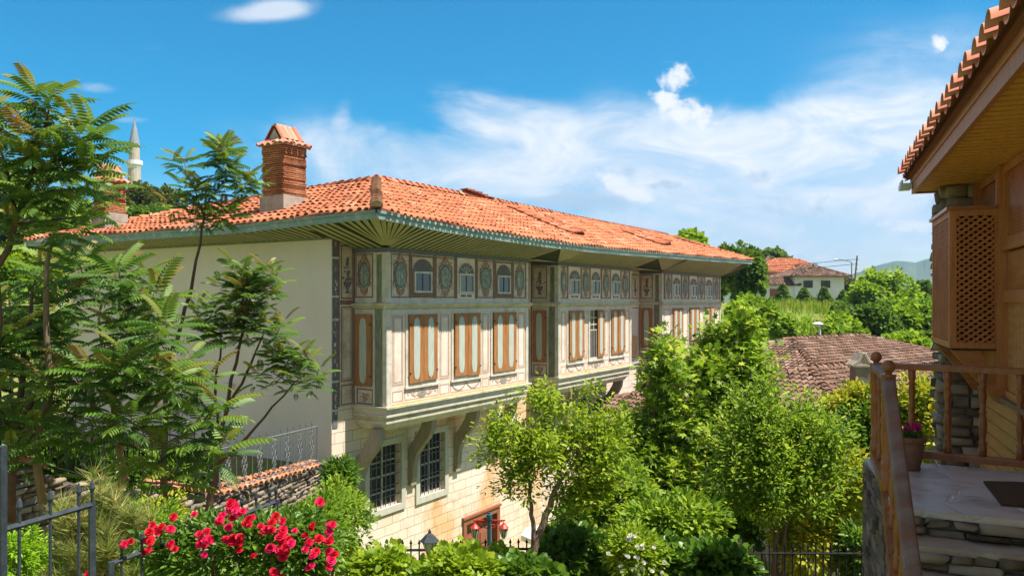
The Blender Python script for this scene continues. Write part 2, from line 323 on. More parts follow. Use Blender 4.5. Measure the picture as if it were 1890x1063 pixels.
M['polewood'] = mat('grey_utility_pole', (.16, .14, .12), (.22, .2, .17), 4, .9)
M['pinkfl'] = attr_mat('magenta_petals', [(.55, .01, .22), (.75, .04, .35)], .6, .3)
M['rose'] = attr_mat('rose_petals', [(.30, .002, .008), (.62, .005, .015), (.72, .012, .07), (.78, .03, .20)], .6, .25, noise=.3, nscale=4)
M['tile'] = attr_mat('orange_clay_tile', [(.29, .10, .06), (.50, .165, .08), (.61, .21, .10), (.68, .33, .20)], .85, 0, .2, .22, 1.3)
M['tiledk'] = mat('tile_bed', (.30, .11, .06), (.22, .08, .045), 5, .95)
M['oldtile'] = attr_mat('old_brown_tile', [(.08, .055, .042), (.155, .092, .064), (.25, .145, .10), (.34, .235, .18)], .95, 0, .15, .3, .7)
M['oldbed'] = mat('old_tile_bed', (.11, .07, .05), (.16, .1, .075), 3, .95)
M['neartile'] = attr_mat('salmon_clay_tile', [(.42, .15, .09), (.55, .22, .14), (.62, .29, .19)], .8, 0, .25, .2, 5)
M['stone'] = attr_mat('rubble_stone', [(.10, .075, .06), (.20, .16, .12), (.31, .24, .17), (.40, .34, .28)], .95, 0, .15, .3, 7)
M['stonecool'] = attr_mat('grey_rubble_stone', [(.09, .065, .045), (.19, .14, .10), (.30, .235, .17), (.40, .33, .26)], .95, 0, .15, .3, 9)
# leaf colours
G = {}
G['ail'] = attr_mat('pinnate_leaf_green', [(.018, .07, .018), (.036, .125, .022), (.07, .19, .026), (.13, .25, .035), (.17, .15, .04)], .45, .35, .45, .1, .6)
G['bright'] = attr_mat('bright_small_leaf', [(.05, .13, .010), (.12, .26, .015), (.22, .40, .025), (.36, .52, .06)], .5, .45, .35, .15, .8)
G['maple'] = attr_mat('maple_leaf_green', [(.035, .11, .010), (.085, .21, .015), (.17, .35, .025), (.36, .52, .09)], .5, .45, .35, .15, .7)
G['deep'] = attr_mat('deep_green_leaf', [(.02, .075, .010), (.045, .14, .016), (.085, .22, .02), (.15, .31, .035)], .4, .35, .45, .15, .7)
G['yellow'] = attr_mat('golden_shrub_leaf', [(.06, .15, .015), (.20, .28, .02), (.42, .40, .03), (.55, .48, .05)], .5, .35, .35, .3, 1.4)
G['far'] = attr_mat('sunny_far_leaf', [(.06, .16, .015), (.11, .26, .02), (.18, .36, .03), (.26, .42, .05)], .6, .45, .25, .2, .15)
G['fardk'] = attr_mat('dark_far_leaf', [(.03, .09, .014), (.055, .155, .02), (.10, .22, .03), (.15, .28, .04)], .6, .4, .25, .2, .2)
G['pine'] = attr_mat('pine_needles', [(.035, .075, .016), (.065, .12, .022), (.11, .17, .035), (.16, .21, .05)], .6, .2, .25, .2, .25)
G['pinenear'] = attr_mat('soft_pine_needles', [(.07, .15, .04), (.14, .24, .06), (.22, .30, .09), (.34, .36, .16)], .55, .3, .3, .15, 2)
G['lime'] = attr_mat('lime_bush_leaf', [(.08, .22, .01), (.16, .38, .015), (.26, .50, .03)], .5, .35, .35, .2, 3)
G['grassb'] = attr_mat('tall_grass_blades', [(.07, .19, .015), (.12, .28, .02), (.20, .36, .035), (.34, .34, .09)], .7, .3, .2, .3, .12)
for k_, g_ in G.items():
    for n_ in g_.node_tree.nodes:
        if n_.type == 'VALTORGB':
            for e_ in n_.color_ramp.elements: c_ = e_.color; e_.color = (min(.8, c_[0]*(1.4 if k_ != 'yellow' else 1.1)+.004), min(.8, c_[1]*1.08), c_[2]*.85, 1)
def floor_mat():
    m = bpy.data.materials.new('crazy_paving'); m.use_nodes = True; nt = m.node_tree; N = nt.nodes; L = nt.links; b = N['Principled BSDF']; b.inputs['Roughness'].default_value = .45
    tc = N.new('ShaderNodeTexCoord'); v = N.new('ShaderNodeTexVoronoi'); v.inputs['Scale'].default_value = 3.4; L.new(tc.outputs['Object'], v.inputs['Vector'])
    ve = N.new('ShaderNodeTexVoronoi'); ve.feature = 'DISTANCE_TO_EDGE'; ve.inputs['Scale'].default_value = 3.4; L.new(tc.outputs['Object'], ve.inputs['Vector'])
    rp = N.new('ShaderNodeValToRGB'); e = rp.color_ramp.elements; e[0].color = (.30, .23, .21, 1); e[1].color = (.56, .33, .25, 1); q = e.new(.5); q.color = (.62, .53, .49, 1)
    sp = N.new('ShaderNodeSeparateColor'); L.new(v.outputs['Color'], sp.inputs[0])
    nz = N.new('ShaderNodeTexNoise'); nz.inputs['Scale'].default_value = 5; nz.inputs['Detail'].default_value = 8; L.new(tc.outputs['Object'], nz.inputs['Vector'])
    a = N.new('ShaderNodeMath'); a.operation = 'MULTIPLY_ADD'; L.new(nz.outputs[0], a.inputs[0]); a.inputs[1].default_value = 1.1; a.inputs[2].default_value = -.4
    a2 = N.new('ShaderNodeMath'); a2.operation = 'MULTIPLY_ADD'; L.new(sp.outputs[0], a2.inputs[0]); a2.inputs[1].default_value = .6; L.new(a.outputs[0], a2.inputs[2]); L.new(a2.outputs[0], rp.inputs[0])
    mr = N.new('ShaderNodeMapRange'); L.new(ve.outputs[0], mr.inputs[0]); mr.inputs[1].default_value = .02; mr.inputs[2].default_value = .05
    mx = N.new('ShaderNodeMix'); mx.data_type = 'RGBA'; L.new(mr.outputs[0], mx.inputs[0]); mx.inputs[6].default_value = (.56, .49, .43, 1); L.new(rp.outputs[0], mx.inputs[7]); L.new(mx.outputs[2], b.inputs['Base Color'])
    bp = N.new('ShaderNodeBump'); bp.inputs['Strength'].default_value = .3; bp.inputs['Distance'].default_value = .02; L.new(mr.outputs[0], bp.inputs['Height']); L.new(bp.outputs[0], b.inputs['Normal'])
    return m
M['marble'] = floor_mat()

# ---------------------------------------------------------------- numpy instancing of small templates
def fast_mesh(name, V, F, var=None, mats=(), smooth=False):
    """V (n,3); F list of equal-size face arrays or one array (m,k)"""
    me = bpy.data.meshes.new(name)
    F = F if isinstance(F, list) else [F]
    nl = sum(f.size for f in F); nf = sum(len(f) for f in F)
    me.vertices.add(len(V)); me.vertices.foreach_set('co', np.ascontiguousarray(V, np.float32).ravel())
    me.loops.add(nl); me.polygons.add(nf)
    me.loops.foreach_set('vertex_index', np.concatenate([f.ravel() for f in F]).astype(np.int32))
    tot = np.concatenate([np.full(len(f), f.shape[1]) for f in F]).astype(np.int32)
    st = np.concatenate([[0], np.cumsum(tot)[:-1]]).astype(np.int32)
    me.polygons.foreach_set('loop_start', st); me.polygons.foreach_set('loop_total', tot)
    if smooth: me.polygons.foreach_set('use_smooth', np.ones(nf, bool))
    for m_ in mats: me.materials.append(m_)
    if var is not None:
        a = me.attributes.new('var', 'FLOAT', 'POINT'); a.data.foreach_set('value', np.ascontiguousarray(var, np.float32))
    me.update(calc_edges=True); me.validate(); return me
def nrm(a): return a/np.maximum(np.linalg.norm(a, axis=-1, keepdims=True), 1e-9)
def scatter(name, tmpl, pos, axis, up, size, var, mats, parent=None, tvar=None):
    TV, TF = tmpl; TV = np.array(TV, float); TF = np.array(TF, int)
    n = len(pos); x = nrm(axis); z = nrm(up-x*np.sum(up*x, -1, keepdims=True)); y = np.cross(z, x)
    Rm = np.stack([x, y, z], 1)                                  # rows
    V = np.einsum('kj,njc->nkc', TV, Rm)*size[:, None, None]+pos[:, None, :]
    V = V.reshape(-1, 3); F = (TF[None]+(np.arange(n)*len(TV))[:, None, None]).reshape(-1, TF.shape[1])
    vv = np.repeat(var, len(TV))
    if tvar is not None: vv = vv+np.tile(tvar, n)
    me = fast_mesh(name, V, F, vv, mats); o = bpy.data.objects.new(name, me); COL.objects.link(o)
    if parent: o.parent = parent
    return o
# templates: x = leaf axis, z = up
T_OVAL = ([(0, 0, 0), (.35, .22, .06), (.8, .16, .03), (1, 0, -.1), (.8, -.16, .03), (.35, -.22, .06)], [(0, 1, 2, 3), (0, 3, 4, 5)])
T_BROAD = ([(0, 0, 0), (.2, .42, .07), (.7, .36, .04), (1, 0, -.12), (.7, -.36, .04), (.2, -.42, .07)], [(0, 1, 2, 3), (0, 3, 4, 5)])
T_SLIM = ([(0, 0, 0), (.4, .13, .05), (1, 0, -.12), (.4, -.13, .05)], [(0, 1, 2), (0, 2, 3)])
def star():
    V = [(0.35, 0, 0)]; out = [(180, .38), (150, .30), (110, .62), (75, .30), (45, .80), (20, .42), (0, 1.0), (-20, .42), (-45, .80), (-75, .30), (-110, .62), (-150, .30)]
    for a, r in out: V.append((.35+r*.65*math.cos(R(a)), r*.65*math.sin(R(a)), .05-.16*r*r))
    n = len(out); return (V, [(0, 1+i, 1+(i+1) % n) for i in range(n)])
T_STAR = star()
T_NEEDLE = ([(0, -.012, 0), (1, 0, -.05), (0, .012, 0)], [(0, 1, 2)])
def tuft():
    V = []; F = []; r_ = random.Random(3)
    for i in range(14):
        a = r_.uniform(0, 6.28); e = r_.uniform(.25, 1.1); d = Vector((math.cos(e), math.sin(e)*math.cos(a), math.sin(e)*math.sin(a))); s = d.orthogonal()*.018; b = len(V)
        V += [tuple(-s), tuple(s), tuple(d*r_.uniform(.7, 1))]; F.append((b, b+1, b+2))
    return (V, F)
T_TUFT = tuft()
def pinnate():
    V = []; F = []; tv = []
    def rach(s): return Vector((s*(1-.10*s), 0, .10*s-.34*s*s))
    pairs = 10
    for i in range(pairs+1):
        s = .14+.86*i/pairs; c = rach(s); t = (rach(s+.01)-rach(s-.01)).normalized()
        L_ = .235*(1-.55*abs(s-.42)**1.3)*(1 if i < pairs else .9)
        for sd in ((-1, 1) if i < pairs else (0,)):
            if sd: d = (t*.42+Vector((0, sd*.86, -.30))).normalized()
            else: d = t
            nz_ = Vector((0, 0, 1)) if sd else Vector((0, 0, 1)); wv = d.cross(nz_).normalized()*(L_*.16); dn = Vector((0, 0, -L_*.12)); b = len(V)
            q = [c, c+d*L_*.3+wv+dn*-.3, c+d*L_*.7+wv*.8+dn*.4, c+d*L_+dn*1.6, c+d*L_*.7-wv*.8+dn*.4, c+d*L_*.3-wv-dn*.3]
            V += [tuple(p) for p in q]; F += [(b, b+1, b+2, b+3), (b, b+3, b+4, b+5)]; tv += [(.06 if i > 8 else 0)]*6
    for i in range(5):
        a, b2 = rach(i/5), rach((i+1)/5); b = len(V); w_ = .006
        V += [(a.x, -w_, a.z), (a.x, w_, a.z), (b2.x, w_, b2.z), (b2.x, -w_, b2.z)]; F.append((b, b+1, b+2, b+3)); tv += [.3]*4
    return (V, F), np.array(tv)
T_PIN, TV_PIN = pinnate()

def tree_skeleton(trunks, tips, rad_tip=.006, wob=.12, rs=None):
    """trunks: list of [(Vector,r),...]; tips joined to the nearest lower node with bent twigs"""
    mb = MB(); nodes = []; rs = rs or random
    for tr in trunks:
        pts = []; rr = []
        for i in range(len(tr)-1):
            (p, r0), (q, r1) = tr[i], tr[i+1]
            for k in range(4):
                f = k/4; w = (q-p).length*.03
                pts.append(p.lerp(q, f)+Vector((rs.uniform(-w, w), rs.uniform(-w, w), 0))*(1 if (i or k) else 0)); rr.append(r0+(r1-r0)*f)
        pts.append(tr[-1][0]); rr.append(tr[-1][1]); mb.tube(pts, rr, 7)
        nodes += [(p, r) for p, r in zip(pts, rr)][max(1, len(pts)//4):]
    arr = [n[0] for n in nodes]; rads = [n[1] for n in nodes]; dirs = []
    tp = sorted(tips, key=lambda t: min((t-a).length for a in arr[::3] or arr))
    for t in tp:
        A_ = np.array([tuple(a) for a in arr]); d = np.linalg.norm(A_-np.array(t), axis=1)+np.maximum(0, A_[:, 2]-t.z+.05)*1.5
        i = int(np.argmin(d)); p = arr[i]; Ln = (t-p).length; r0 = min(rads[i]*.75, rad_tip+.014*Ln); k = 4
        mid = p.lerp(t, .5)+Vector((rs.uniform(-1, 1), rs.uniform(-1, 1), rs.uniform(-.6, .6)))*Ln*wob
        pts = []; 
        for j in range(k+1):
            f = j/k; pts.append(p*(1-f)**2+mid*2*f*(1-f)+t*f*f)
        rr = [r0+(rad_tip-r0)*j/k for j in range(k+1)]; mb.tube(pts, rr, 4, cap=False)
        arr += pts[1:]; rads += rr[1:]; dirs.append((t-pts[-2]).normalized())
    return mb, tp, dirs
def blob_tips(blobs, n, rs, shell=.55):
    out = []; w = [b[1].x*b[1].y*b[1].z for b in blobs]
    for _ in range(n):
        c, r = rs.choices(blobs, w)[0]
        d = Vector((rs.gauss(0, 1), rs.gauss(0, 1), rs.gauss(0, 1))).normalized(); k = shell+(1-shell)*rs.random(); k *= rs.choice((1, 1, 1, 1, 1.22, 1.4))
        out.append(c+Vector((d.x*r.x, d.y*r.y, d.z*r.z))*k)
    return out
def leaf_tree(name, label, cat, base, trunks, blobs, ntip, per, tmpl, lsize, spread, leafm, bark=None, group=None, seed=1, shell=.5, droop=.1, flat=.8, vary=.45, wob=.12, elong=1.0, topbias=.0):
    rs = random.Random(seed); rg = np.random.default_rng(seed)
    root = empty(name, base); top(root, label, cat, group)
    tips = blob_tips(blobs, ntip, rs, shell); mb, tp, dirs = tree_skeleton(trunks, tips, max(.004, lsize*.05), wob, rs)
    mb.v = [(x-base[0], y-base[1], z-base[2]) for x, y, z in mb.v]
    mb.build('trunk', bark or M['bark'], root, smooth=True)
    T = np.array([tuple(t) for t in tp]); Dr = np.array([tuple(d) for d in dirs]); k = len(T)
    n = k*per; idx = np.repeat(np.arange(k), per); cl = rg.uniform(.0, 1, k)
    along = rg.uniform(-1.3, .5, n)*spread*elong; off = rg.normal(0, 1, (n, 3)); off = nrm(off)*(rg.random(n)**.6*spread)[:, None]; off[:, 2] *= flat
    pos = T[idx]+Dr[idx]*along[:, None]+off-np.array(base)
    ax = nrm(off)*.9+Dr[idx]*.6+rg.normal(0, .35, (n, 3)); ax[:, 2] -= droop
    up = rg.normal(0, .45, (n, 3)); up[:, 2] += 1.0
    sz = lsize*rg.uniform(.6, 1.25, n)*(.85+.3*cl[idx]); var = np.clip(.5+(cl[idx]-.5)*vary+rg.normal(0, .16, n), .02, .98)
    scatter('crown', tmpl, pos, ax, up, sz, var, [leafm], root)
    return root

# ---------------------------------------------------------------- terrain
def hgt(x, y):
    """ground height above the street"""
    x = np.asarray(x, float); y = np.asarray(y, float)
    z = -8.6 + 3.2*sm(y, 36, 48) + 2.6*sm(y, 46, 70) + 2.05*sm(y, 66, 120) + .2*np.sin(x*.21)*sm(y, 40, 60)+.15*np.sin(x*.07+y*.11)
    z = z - 10*sm(y, 190, 420)
    left = sm(-x, 14, 34)*sm(y, 30, 95)
    zl = -3.6+15.5*sm(y, 36, 105)-3*sm(y, 120, 200)
    z = z*(1-left)+zl*left
    gl = sm(-x, 4.9, 5.5)*(1-sm(y, 34, 44)); z = z*(1-gl)+(-4.05)*gl                     # garden beside the side wall
    yb = 12.5; near = (1-sm(y, yb-.25, yb+.25)); z = z*(1-near)+(-4.7)*near             # terrace below the camera
    bed = (1-sm(y, 5.6, 8.2))*sm(-x, -.6, .9); z = z+bed*2.0
    return z+CZ
def terrain():
    xs = np.concatenate([-np.geomspace(3600, 42, 26), np.arange(-40, 40.1, .5), np.geomspace(42, 3600, 26)])
    ys = np.concatenate([[-400, -120, -40, -15], np.arange(-8, 60.1, .5), np.arange(61, 140, 2), np.geomspace(142, 3400, 30)])
    X, Y = np.meshgrid(xs, ys); Z = hgt(X, Y)
    V = np.stack([X, Y, Z], -1).reshape(-1, 3); nx = len(xs); i, j = np.meshgrid(np.arange(len(ys)-1), np.arange(nx-1), indexing='ij')
    a = (i*nx+j).ravel(); F = np.stack([a, a+1, a+nx+1, a+nx], 1)
    m = bpy.data.materials.new('grass_and_earth'); m.use_nodes = True; nt = m.node_tree; N = nt.nodes; L = nt.links; b = N['Principled BSDF']; b.inputs['Roughness'].default_value = .95; b.inputs['Specular IOR Level'].default_value = .1
    tc = N.new('ShaderNodeTexCoord')
    def nz(s, d, lo, hi):
        n = N.new('ShaderNodeTexNoise'); n.inputs['Scale'].default_value = s; n.inputs['Detail'].default_value = d; n.inputs['Roughness'].default_value = .65; L.new(tc.outputs['Object'], n.inputs['Vector'])
        r = N.new('ShaderNodeMapRange'); L.new(n.outputs[0], r.inputs[0]); r.inputs[1].default_value = lo; r.inputs[2].default_value = hi; return r.outputs[0], n
    def mix(f, c1, c2):
        x = N.new('ShaderNodeMix'); x.data_type = 'RGBA'; L.new(f, x.inputs[0])
        for k_, c in ((6, c1), (7, c2)):
            if isinstance(c, tuple): x.inputs[k_].default_value = (*c, 1)
            else: L.new(c, x.inputs[k_])
        return x.outputs[2]
    g = mix(nz(.35, 9, .35, .65)[0], (.10, .19, .025), (.20, .27, .045)); g = mix(nz(.11, 8, .47, .60)[0], g, (.30, .21, .09)); f3, n3 = nz(1.6, 8, .56, .7); g = mix(f3, g, (.12, .08, .045))
    L.new(g, b.inputs['Base Color']); bp = N.new('ShaderNodeBump'); bp.inputs['Strength'].default_value = .8; bp.inputs['Distance'].default_value = .25; L.new(n3.outputs[0], bp.inputs['Height']); L.new(bp.outputs[0], b.inputs['Normal'])
    o = bpy.data.objects.new('ground', fast_mesh('ground', V, F, None, [m], True)); COL.objects.link(o); o['kind'] = 'structure'
terrain()
def hills():
    hm = mat('forested_hill', (.055, .10, .035), (.10, .13, .06), .006, .95, .6, .02, detail=10, c3=(.26, .23, .17), s3=.0035)
    def ridge(name, pts, Y, back=900):
        us = np.linspace(pts[0][0], pts[-1][0], 140); vs = np.interp(us, [p[0] for p in pts], [p[1] for p in pts]); r_ = np.random.default_rng(5)
        vs = vs+np.convolve(r_.normal(0, 1.6, 150), np.ones(11)/11, 'valid')[:140]; rows = []
        for k, f in enumerate((0, .3, .55, .75, .9, 1.0, .9, .5, 0)):
            yy = Y+(k-5)*back/8; x = (us-CU)/FPX*Y*(yy/Y if k < 5 else 1); z = CZ-22+f*((CV-vs)/FPX*Y+22)*(1 if k != 3 else 1+0*us)+r_.normal(0, 3, 140)*(k not in (0, 5, 8))
            rows.append(np.stack([x, np.full(140, yy), z], 1))
        V = np.concatenate(rows); n = 140; i, j = np.meshgrid(np.arange(8), np.arange(n-1), indexing='ij'); a = (i*n+j).ravel()
        o = bpy.data.objects.new(name, fast_mesh(name, V, np.stack([a, a+1, a+n+1, a+n], 1), None, [hm], True)); COL.objects.link(o); o['kind'] = 'structure'
    ridge('hills', [(1500, 530), (1560, 516), (1600, 501), (1625, 489), (1655, 482), (1672, 483), (1690, 485), (1712, 477), (1740, 470), (1800, 466), (1900, 490), (2050, 520)], 2600)
    ridge('hills', [(1180, 520), (1300, 492), (1400, 478), (1450, 482), (1500, 493), (1540, 503), (1600, 514), (1680, 520), (1800, 522)], 1900)
    ridge('hills', [(-1200, 430), (-600, 400), (-200, 470), (0, 520), (400, 530), (900, 525), (1250, 528)], 2300)
hills()

# ---------------------------------------------------------------- the painted mansion
D2 = Vector((.521, .8535)); Lv = Vector((-.8535, .521)); P1 = Vector((-3.05, 19.5))
def t_of(u, o=0.0):
    r = (u-CU)/FPX; bx, by = P1.x+Lv.x*o, P1.y+Lv.y*o
    return (r*by-bx)/(D2.x-r*D2.y)
def z_at(u, v, o=0.0):
    t = t_of(u, o); Y = P1.y+Lv.y*o+D2.y*t; return CZ-(v-CV)/FPX*Y
mansion = empty('painted_mansion', (P1.x, P1.y, 0), math.atan2(D2.y, D2.x))
top(mansion, 'long three-storey painted Ottoman mansion with projecting bays, stone ground floor and orange tile roof', 'mansion')
Z = lambda r: r+CZ
XL, XR, YB = -.76, 28.0, 12.2
B1, B2, B3 = (0.0, 6.8), (8.83, 15.06), (18.5, 27.1)
ZS, ZL_, ZT = Z(-2.60), Z(-.12), Z(1.22)
OUT = 1.075
def facade(o=0.0): return MB((0, o, 0), (1, 0), (0, -1))
def sidef(t0): return MB((t0, OUT, 0), (0, -1), (-1, 0))          # a runs from the back wall to the bay corner

wins = [(.54, 1.86, Z(-5.47), Z(-3.8)), (2.62, 3.84, Z(-5.5), Z(-3.78)), (9.3, 10.6, Z(-5.5), Z(-3.78)), (12.4, 13.7, Z(-5.5), Z(-3.78)), (20, 21.3, Z(-5.5), Z(-3.78)), (23.5, 24.8, Z(-5.5), Z(-3.78))]
door = (4.75, 6.78, Z(-8.6), Z(-6.6))
def front_wall():
    mb = facade(OUT); ops = wins+[door]
    xs = sorted({XL, XR, *[q for w in ops for q in w[:2]]}); zs = sorted({-.3, Z(1.55), *[q for w in ops for q in w[2:]]})
    for i in range(len(xs)-1):
        for j in range(len(zs)-1):
            cx, cz = (xs[i]+xs[i+1])/2, (zs[j]+zs[j+1])/2
            if any(w[0] < cx < w[1] and w[2] < cz < w[3] for w in ops): continue
            mb.add([(xs[i], 0, zs[j]), (xs[i+1], 0, zs[j]), (xs[i+1], 0, zs[j+1]), (xs[i], 0, zs[j+1])], [(0, 1, 2, 3)])
    for a0, a1, z0, z1 in ops:
        for q in (((a0, z0), (a0, z1)), ((a1, z0), (a1, z1)), ((a0, z0), (a1, z0)), ((a0, z1), (a1, z1))):
            (p, r), (s_, t_) = q; mb.add([(p, 0, r), (s_, 0, t_), (s_, -.3, t_), (p, -.3, r)], [(0, 1, 2, 3)])
    mb.build('front_wall', [M['ashlar']], mansion)
front_wall()
mb = MB(); mb.box(XL, XL+.35, -OUT-.002, -YB, -.3, Z(1.62)); mb.build('side_wall', M['plaster'], mansion)
mb = MB(); mb.box(XL+.35, 5.4, -YB+.3, -YB, -.3, Z(1.62)); mb.box(5.4, 5.1, -6, -YB+.3, -.3, Z(1.62)); mb.box(5.1, XR, -5.6, -5.9, -.3, Z(1.62)); mb.box(XR, XR-.3, -OUT-.01, -5.6, -.3, Z(1.62)); mb.build('rear_wall', M['plaster'], mansion)
mb = MB(); mb.box(XL-.16, XL-.001, -4.55, -4.95, Z(-2.32), Z(-2.2)); mb.build('wall_spout', M['plaster'], mansion)
# plaster strip painted like masonry at the corner is part of the front wall; the corner gets its frescoed pilaster
def rect_frame(mb, a0, a1, z0, z1, w, d, m, dd=.004):
    mb.box(a0, a1, d, d+dd, z0, z0+w, m); mb.box(a0, a1, d, d+dd, z1-w, z1, m); mb.box(a0, a0+w, d, d+dd, z0+w, z1-w, m); mb.box(a1-w, a1, d, d+dd, z0+w, z1-w, m)
def arc(cx, cz, rx, rz, t0, t1, n): return [(cx+rx*math.cos(R(t0+(t1-t0)*i/n)), cz+rz*math.sin(R(t0+(t1-t0)*i/n))) for i in range(n+1)]
def spiral(cx, cz, r, turn0, sgn, n=16, turns=1.3):
    return [(cx+sgn*r*(1-.8*i/n)*math.cos(turn0+i/n*turns*6.28), cz+r*(1-.8*i/n)*math.sin(turn0+i/n*turns*6.28)) for i in range(n+1)]
PM = [M['cream2'], M['brown'], M['ovalg'], M['rust'], M['slate'], M['cream'], M['pinkline'], M['ochre'], M['blueg'], M['paleg'], M['greyg']]   # fresco palette
def medallion(mb, a0, a1, z0, z1, kind=0):
    d = .006; w = a1-a0; h = z1-z0; cx = (a0+a1)/2; cz = z0+h*.52; rs = random.Random(int(a0*977+z0*31))
    mb.box(a0, a1, 0, d, z0, z1, 1); i = .035; mb.box(a0+i, a1-i, d, d+.006, z0+i, z1-i, 0); d += .010
    n = int((h-.14)/.045)
    for k in range(n+1):
        z = z0+.07+(h-.14)*k/n
        for a in (a0+.075, a1-.09): mb.add([(a, d, z-.009), (a+.016, d, z-.009), (a+.016, d, z+.009), (a, d, z+.009)], [(0, 1, 2, 3)], 1)
    for k in range(int((w-.16)/.045)+1):
        a = a0+.08+k*.045
        for z in (z0+.07, z1-.07): mb.add([(a, d, z-.007), (a+.018, d, z-.007), (a+.018, d, z+.007), (a, d, z+.007)], [(0, 1, 2, 3)], 1)
    if kind == 2:                                                # vase with a dark bush
        mb.poly([(cx-.10, z0+.14), (cx+.10, z0+.14), (cx+.04, z0+.2), (cx+.05, z0+.25), (cx+.13, z0+.36), (cx+.15, z0+.42), (cx-.15, z0+.42), (cx-.13, z0+.36), (cx-.05, z0+.25), (cx-.04, z0+.2)], d, 4)
        for k in range(60):
            f = rs.random(); a = cx+rs.gauss(0, .07)*(1.2-f); z = z0+.42+f*(h*.44); r = rs.uniform(.015, .04); mb.poly([(a+r*math.cos(q)*1, z+r*math.sin(q)) for q in (0, 1.2, 2.4, 3.7, 5)], d+.004+k*2e-5, rs.choice((4, 4, 1)))
        return
    rx, rz = w*.29, h*.27
    sgn = [-1, 1]
    for s_ in sgn:                                               # scrolled cartouche round the oval
        for (yy, rr, t0) in ((.62, .13, 1.2), (-.55, .12, -1.2), (.15, .07, 1.6), (.98, .09, 2.2), (-.98, .1, -2.4)):
            mb.ribbon(spiral(cx+s_*rx*(.95 if abs(yy) < .8 else .4), cz+yy*rz*1.35, rr*w*1.2, t0, s_), .022, d+.003+.0004*abs(yy), rs.choice((1, 3, 1)))
        mb.ribbon([(cx+s_*rx*.1, cz-rz*1.75), (cx+s_*rx*.45, cz-rz*1.35), (cx+s_*rx*1.05, cz-rz*.75), (cx+s_*rx*1.25, cz), (cx+s_*rx*1.1, cz+rz*.8), (cx+s_*rx*.5, cz+rz*1.35), (cx, cz+rz*1.85)], .032, d+.002, 1)
    for k in range(26):
        t = rs.uniform(0, 6.28); a = cx+rx*1.2*math.cos(t); z = cz+rz*1.25*math.sin(t)+rs.uniform(-.02, .02); r = rs.uniform(.012, .03); mb.poly([(a+r*math.cos(q), z+r*math.sin(q)) for q in (0, 1.3, 2.5, 3.8, 5)], d+.0045+k*3e-5, rs.choice((1, 3, 1)))
    o1 = arc(cx, cz, rx*1.1, rz*1.12, 0, 360, 28)[:-1]; mb.poly(o1, d+.006, 4); o2 = arc(cx+.012, cz-.01, rx*.9, rz*.95, 0, 360, 28)[:-1]; mb.poly(o2, d+.008, 2)
    for k in range(10): a = cx+rs.uniform(-.5, .5)*rx; mb.ribbon([(a, cz-rz*rs.uniform(.1, .7)), (a+rs.uniform(-.03, .03), cz+rz*rs.uniform(0, .6))], .012, d+.010+k*1e-4, rs.choice((4, 0, 2)))
    mb.poly([(cx-.05, cz-rz*1.3), (cx+.05, cz-rz*1.3), (cx+.02, cz-rz*1.95), (cx-.02, cz-rz*1.95)], d+.0055, 3); mb.poly([(cx-.06, cz+rz*1.25), (cx+.06, cz+rz*1.25), (cx+.015, cz+rz*1.9), (cx-.015, cz+rz*1.9)], d+.0056, 3)
def arched(mb, a0, a1, z0, z1, style=0):
    """upper tier window: glass with an arched head, frame of paint and timber; returns nothing"""
    w = a1-a0; h = z1-z0; d = .006; bgm = 1 if style == 0 else 5
    mb.box(a0, a1, 0, d, z0, z1, bgm); i = .05
    if style == 0: mb.poly([(a0+i, z0+h*.62), (a1-i, z0+h*.62), (a1-i, z1-i), (a0+i, z1-i)], d+.003, 0)
    cx = (a0+a1)/2; gw = w*(.34 if style == 0 else .37); zt = z0+h*.62
    mb.poly(arc(cx, zt, gw*1.18, h*.27, 0, 180, 14), d+.007, 4); 
    for t in (35, 65, 90, 115, 145): mb.ribbon([(cx, zt+.01), (cx+gw*1.1*math.cos(R(t)), zt+h*.255*math.sin(R(t)))], .016, d+.011+t*1e-5, 9 if style else 1)
    mb.ribbon(arc(cx, zt, gw*1.25, h*.285, 0, 180, 16), .03, d+.013, 9 if style else 1); mb.ribbon(arc(cx, zt+.01, gw*.6, h*.14, 0, 180, 12), .014, d+.015, 9 if style else 1)
    # lower light set in a frame
    for (q0, q1, y0, y1) in ((cx-gw-.05, cx-gw, z0+h*.12, zt), (cx+gw, cx+gw+.05, z0+h*.12, zt), (cx-gw, cx+gw, z0+h*.12, z0+h*.12+.05), (cx-gw, cx+gw, zt-.05, zt)): mb.box(q0, q1, 0, .045, y0, y1, 9)
    mb.box(cx-gw, cx+gw, 0, .012, z0+h*.12+.05, zt-.05, 8 if style == 0 else 10); mb.box(cx-.012, cx+.012, .012, .03, z0+h*.12+.05, zt-.05, 4)
    if style: mb.box(cx-gw*.85, cx-.03, .006, .01, z0+.03, z0+.09, 4); mb.box(cx+.03, cx+gw*.85, .006, .01, z0+.03, z0+.09, 4)
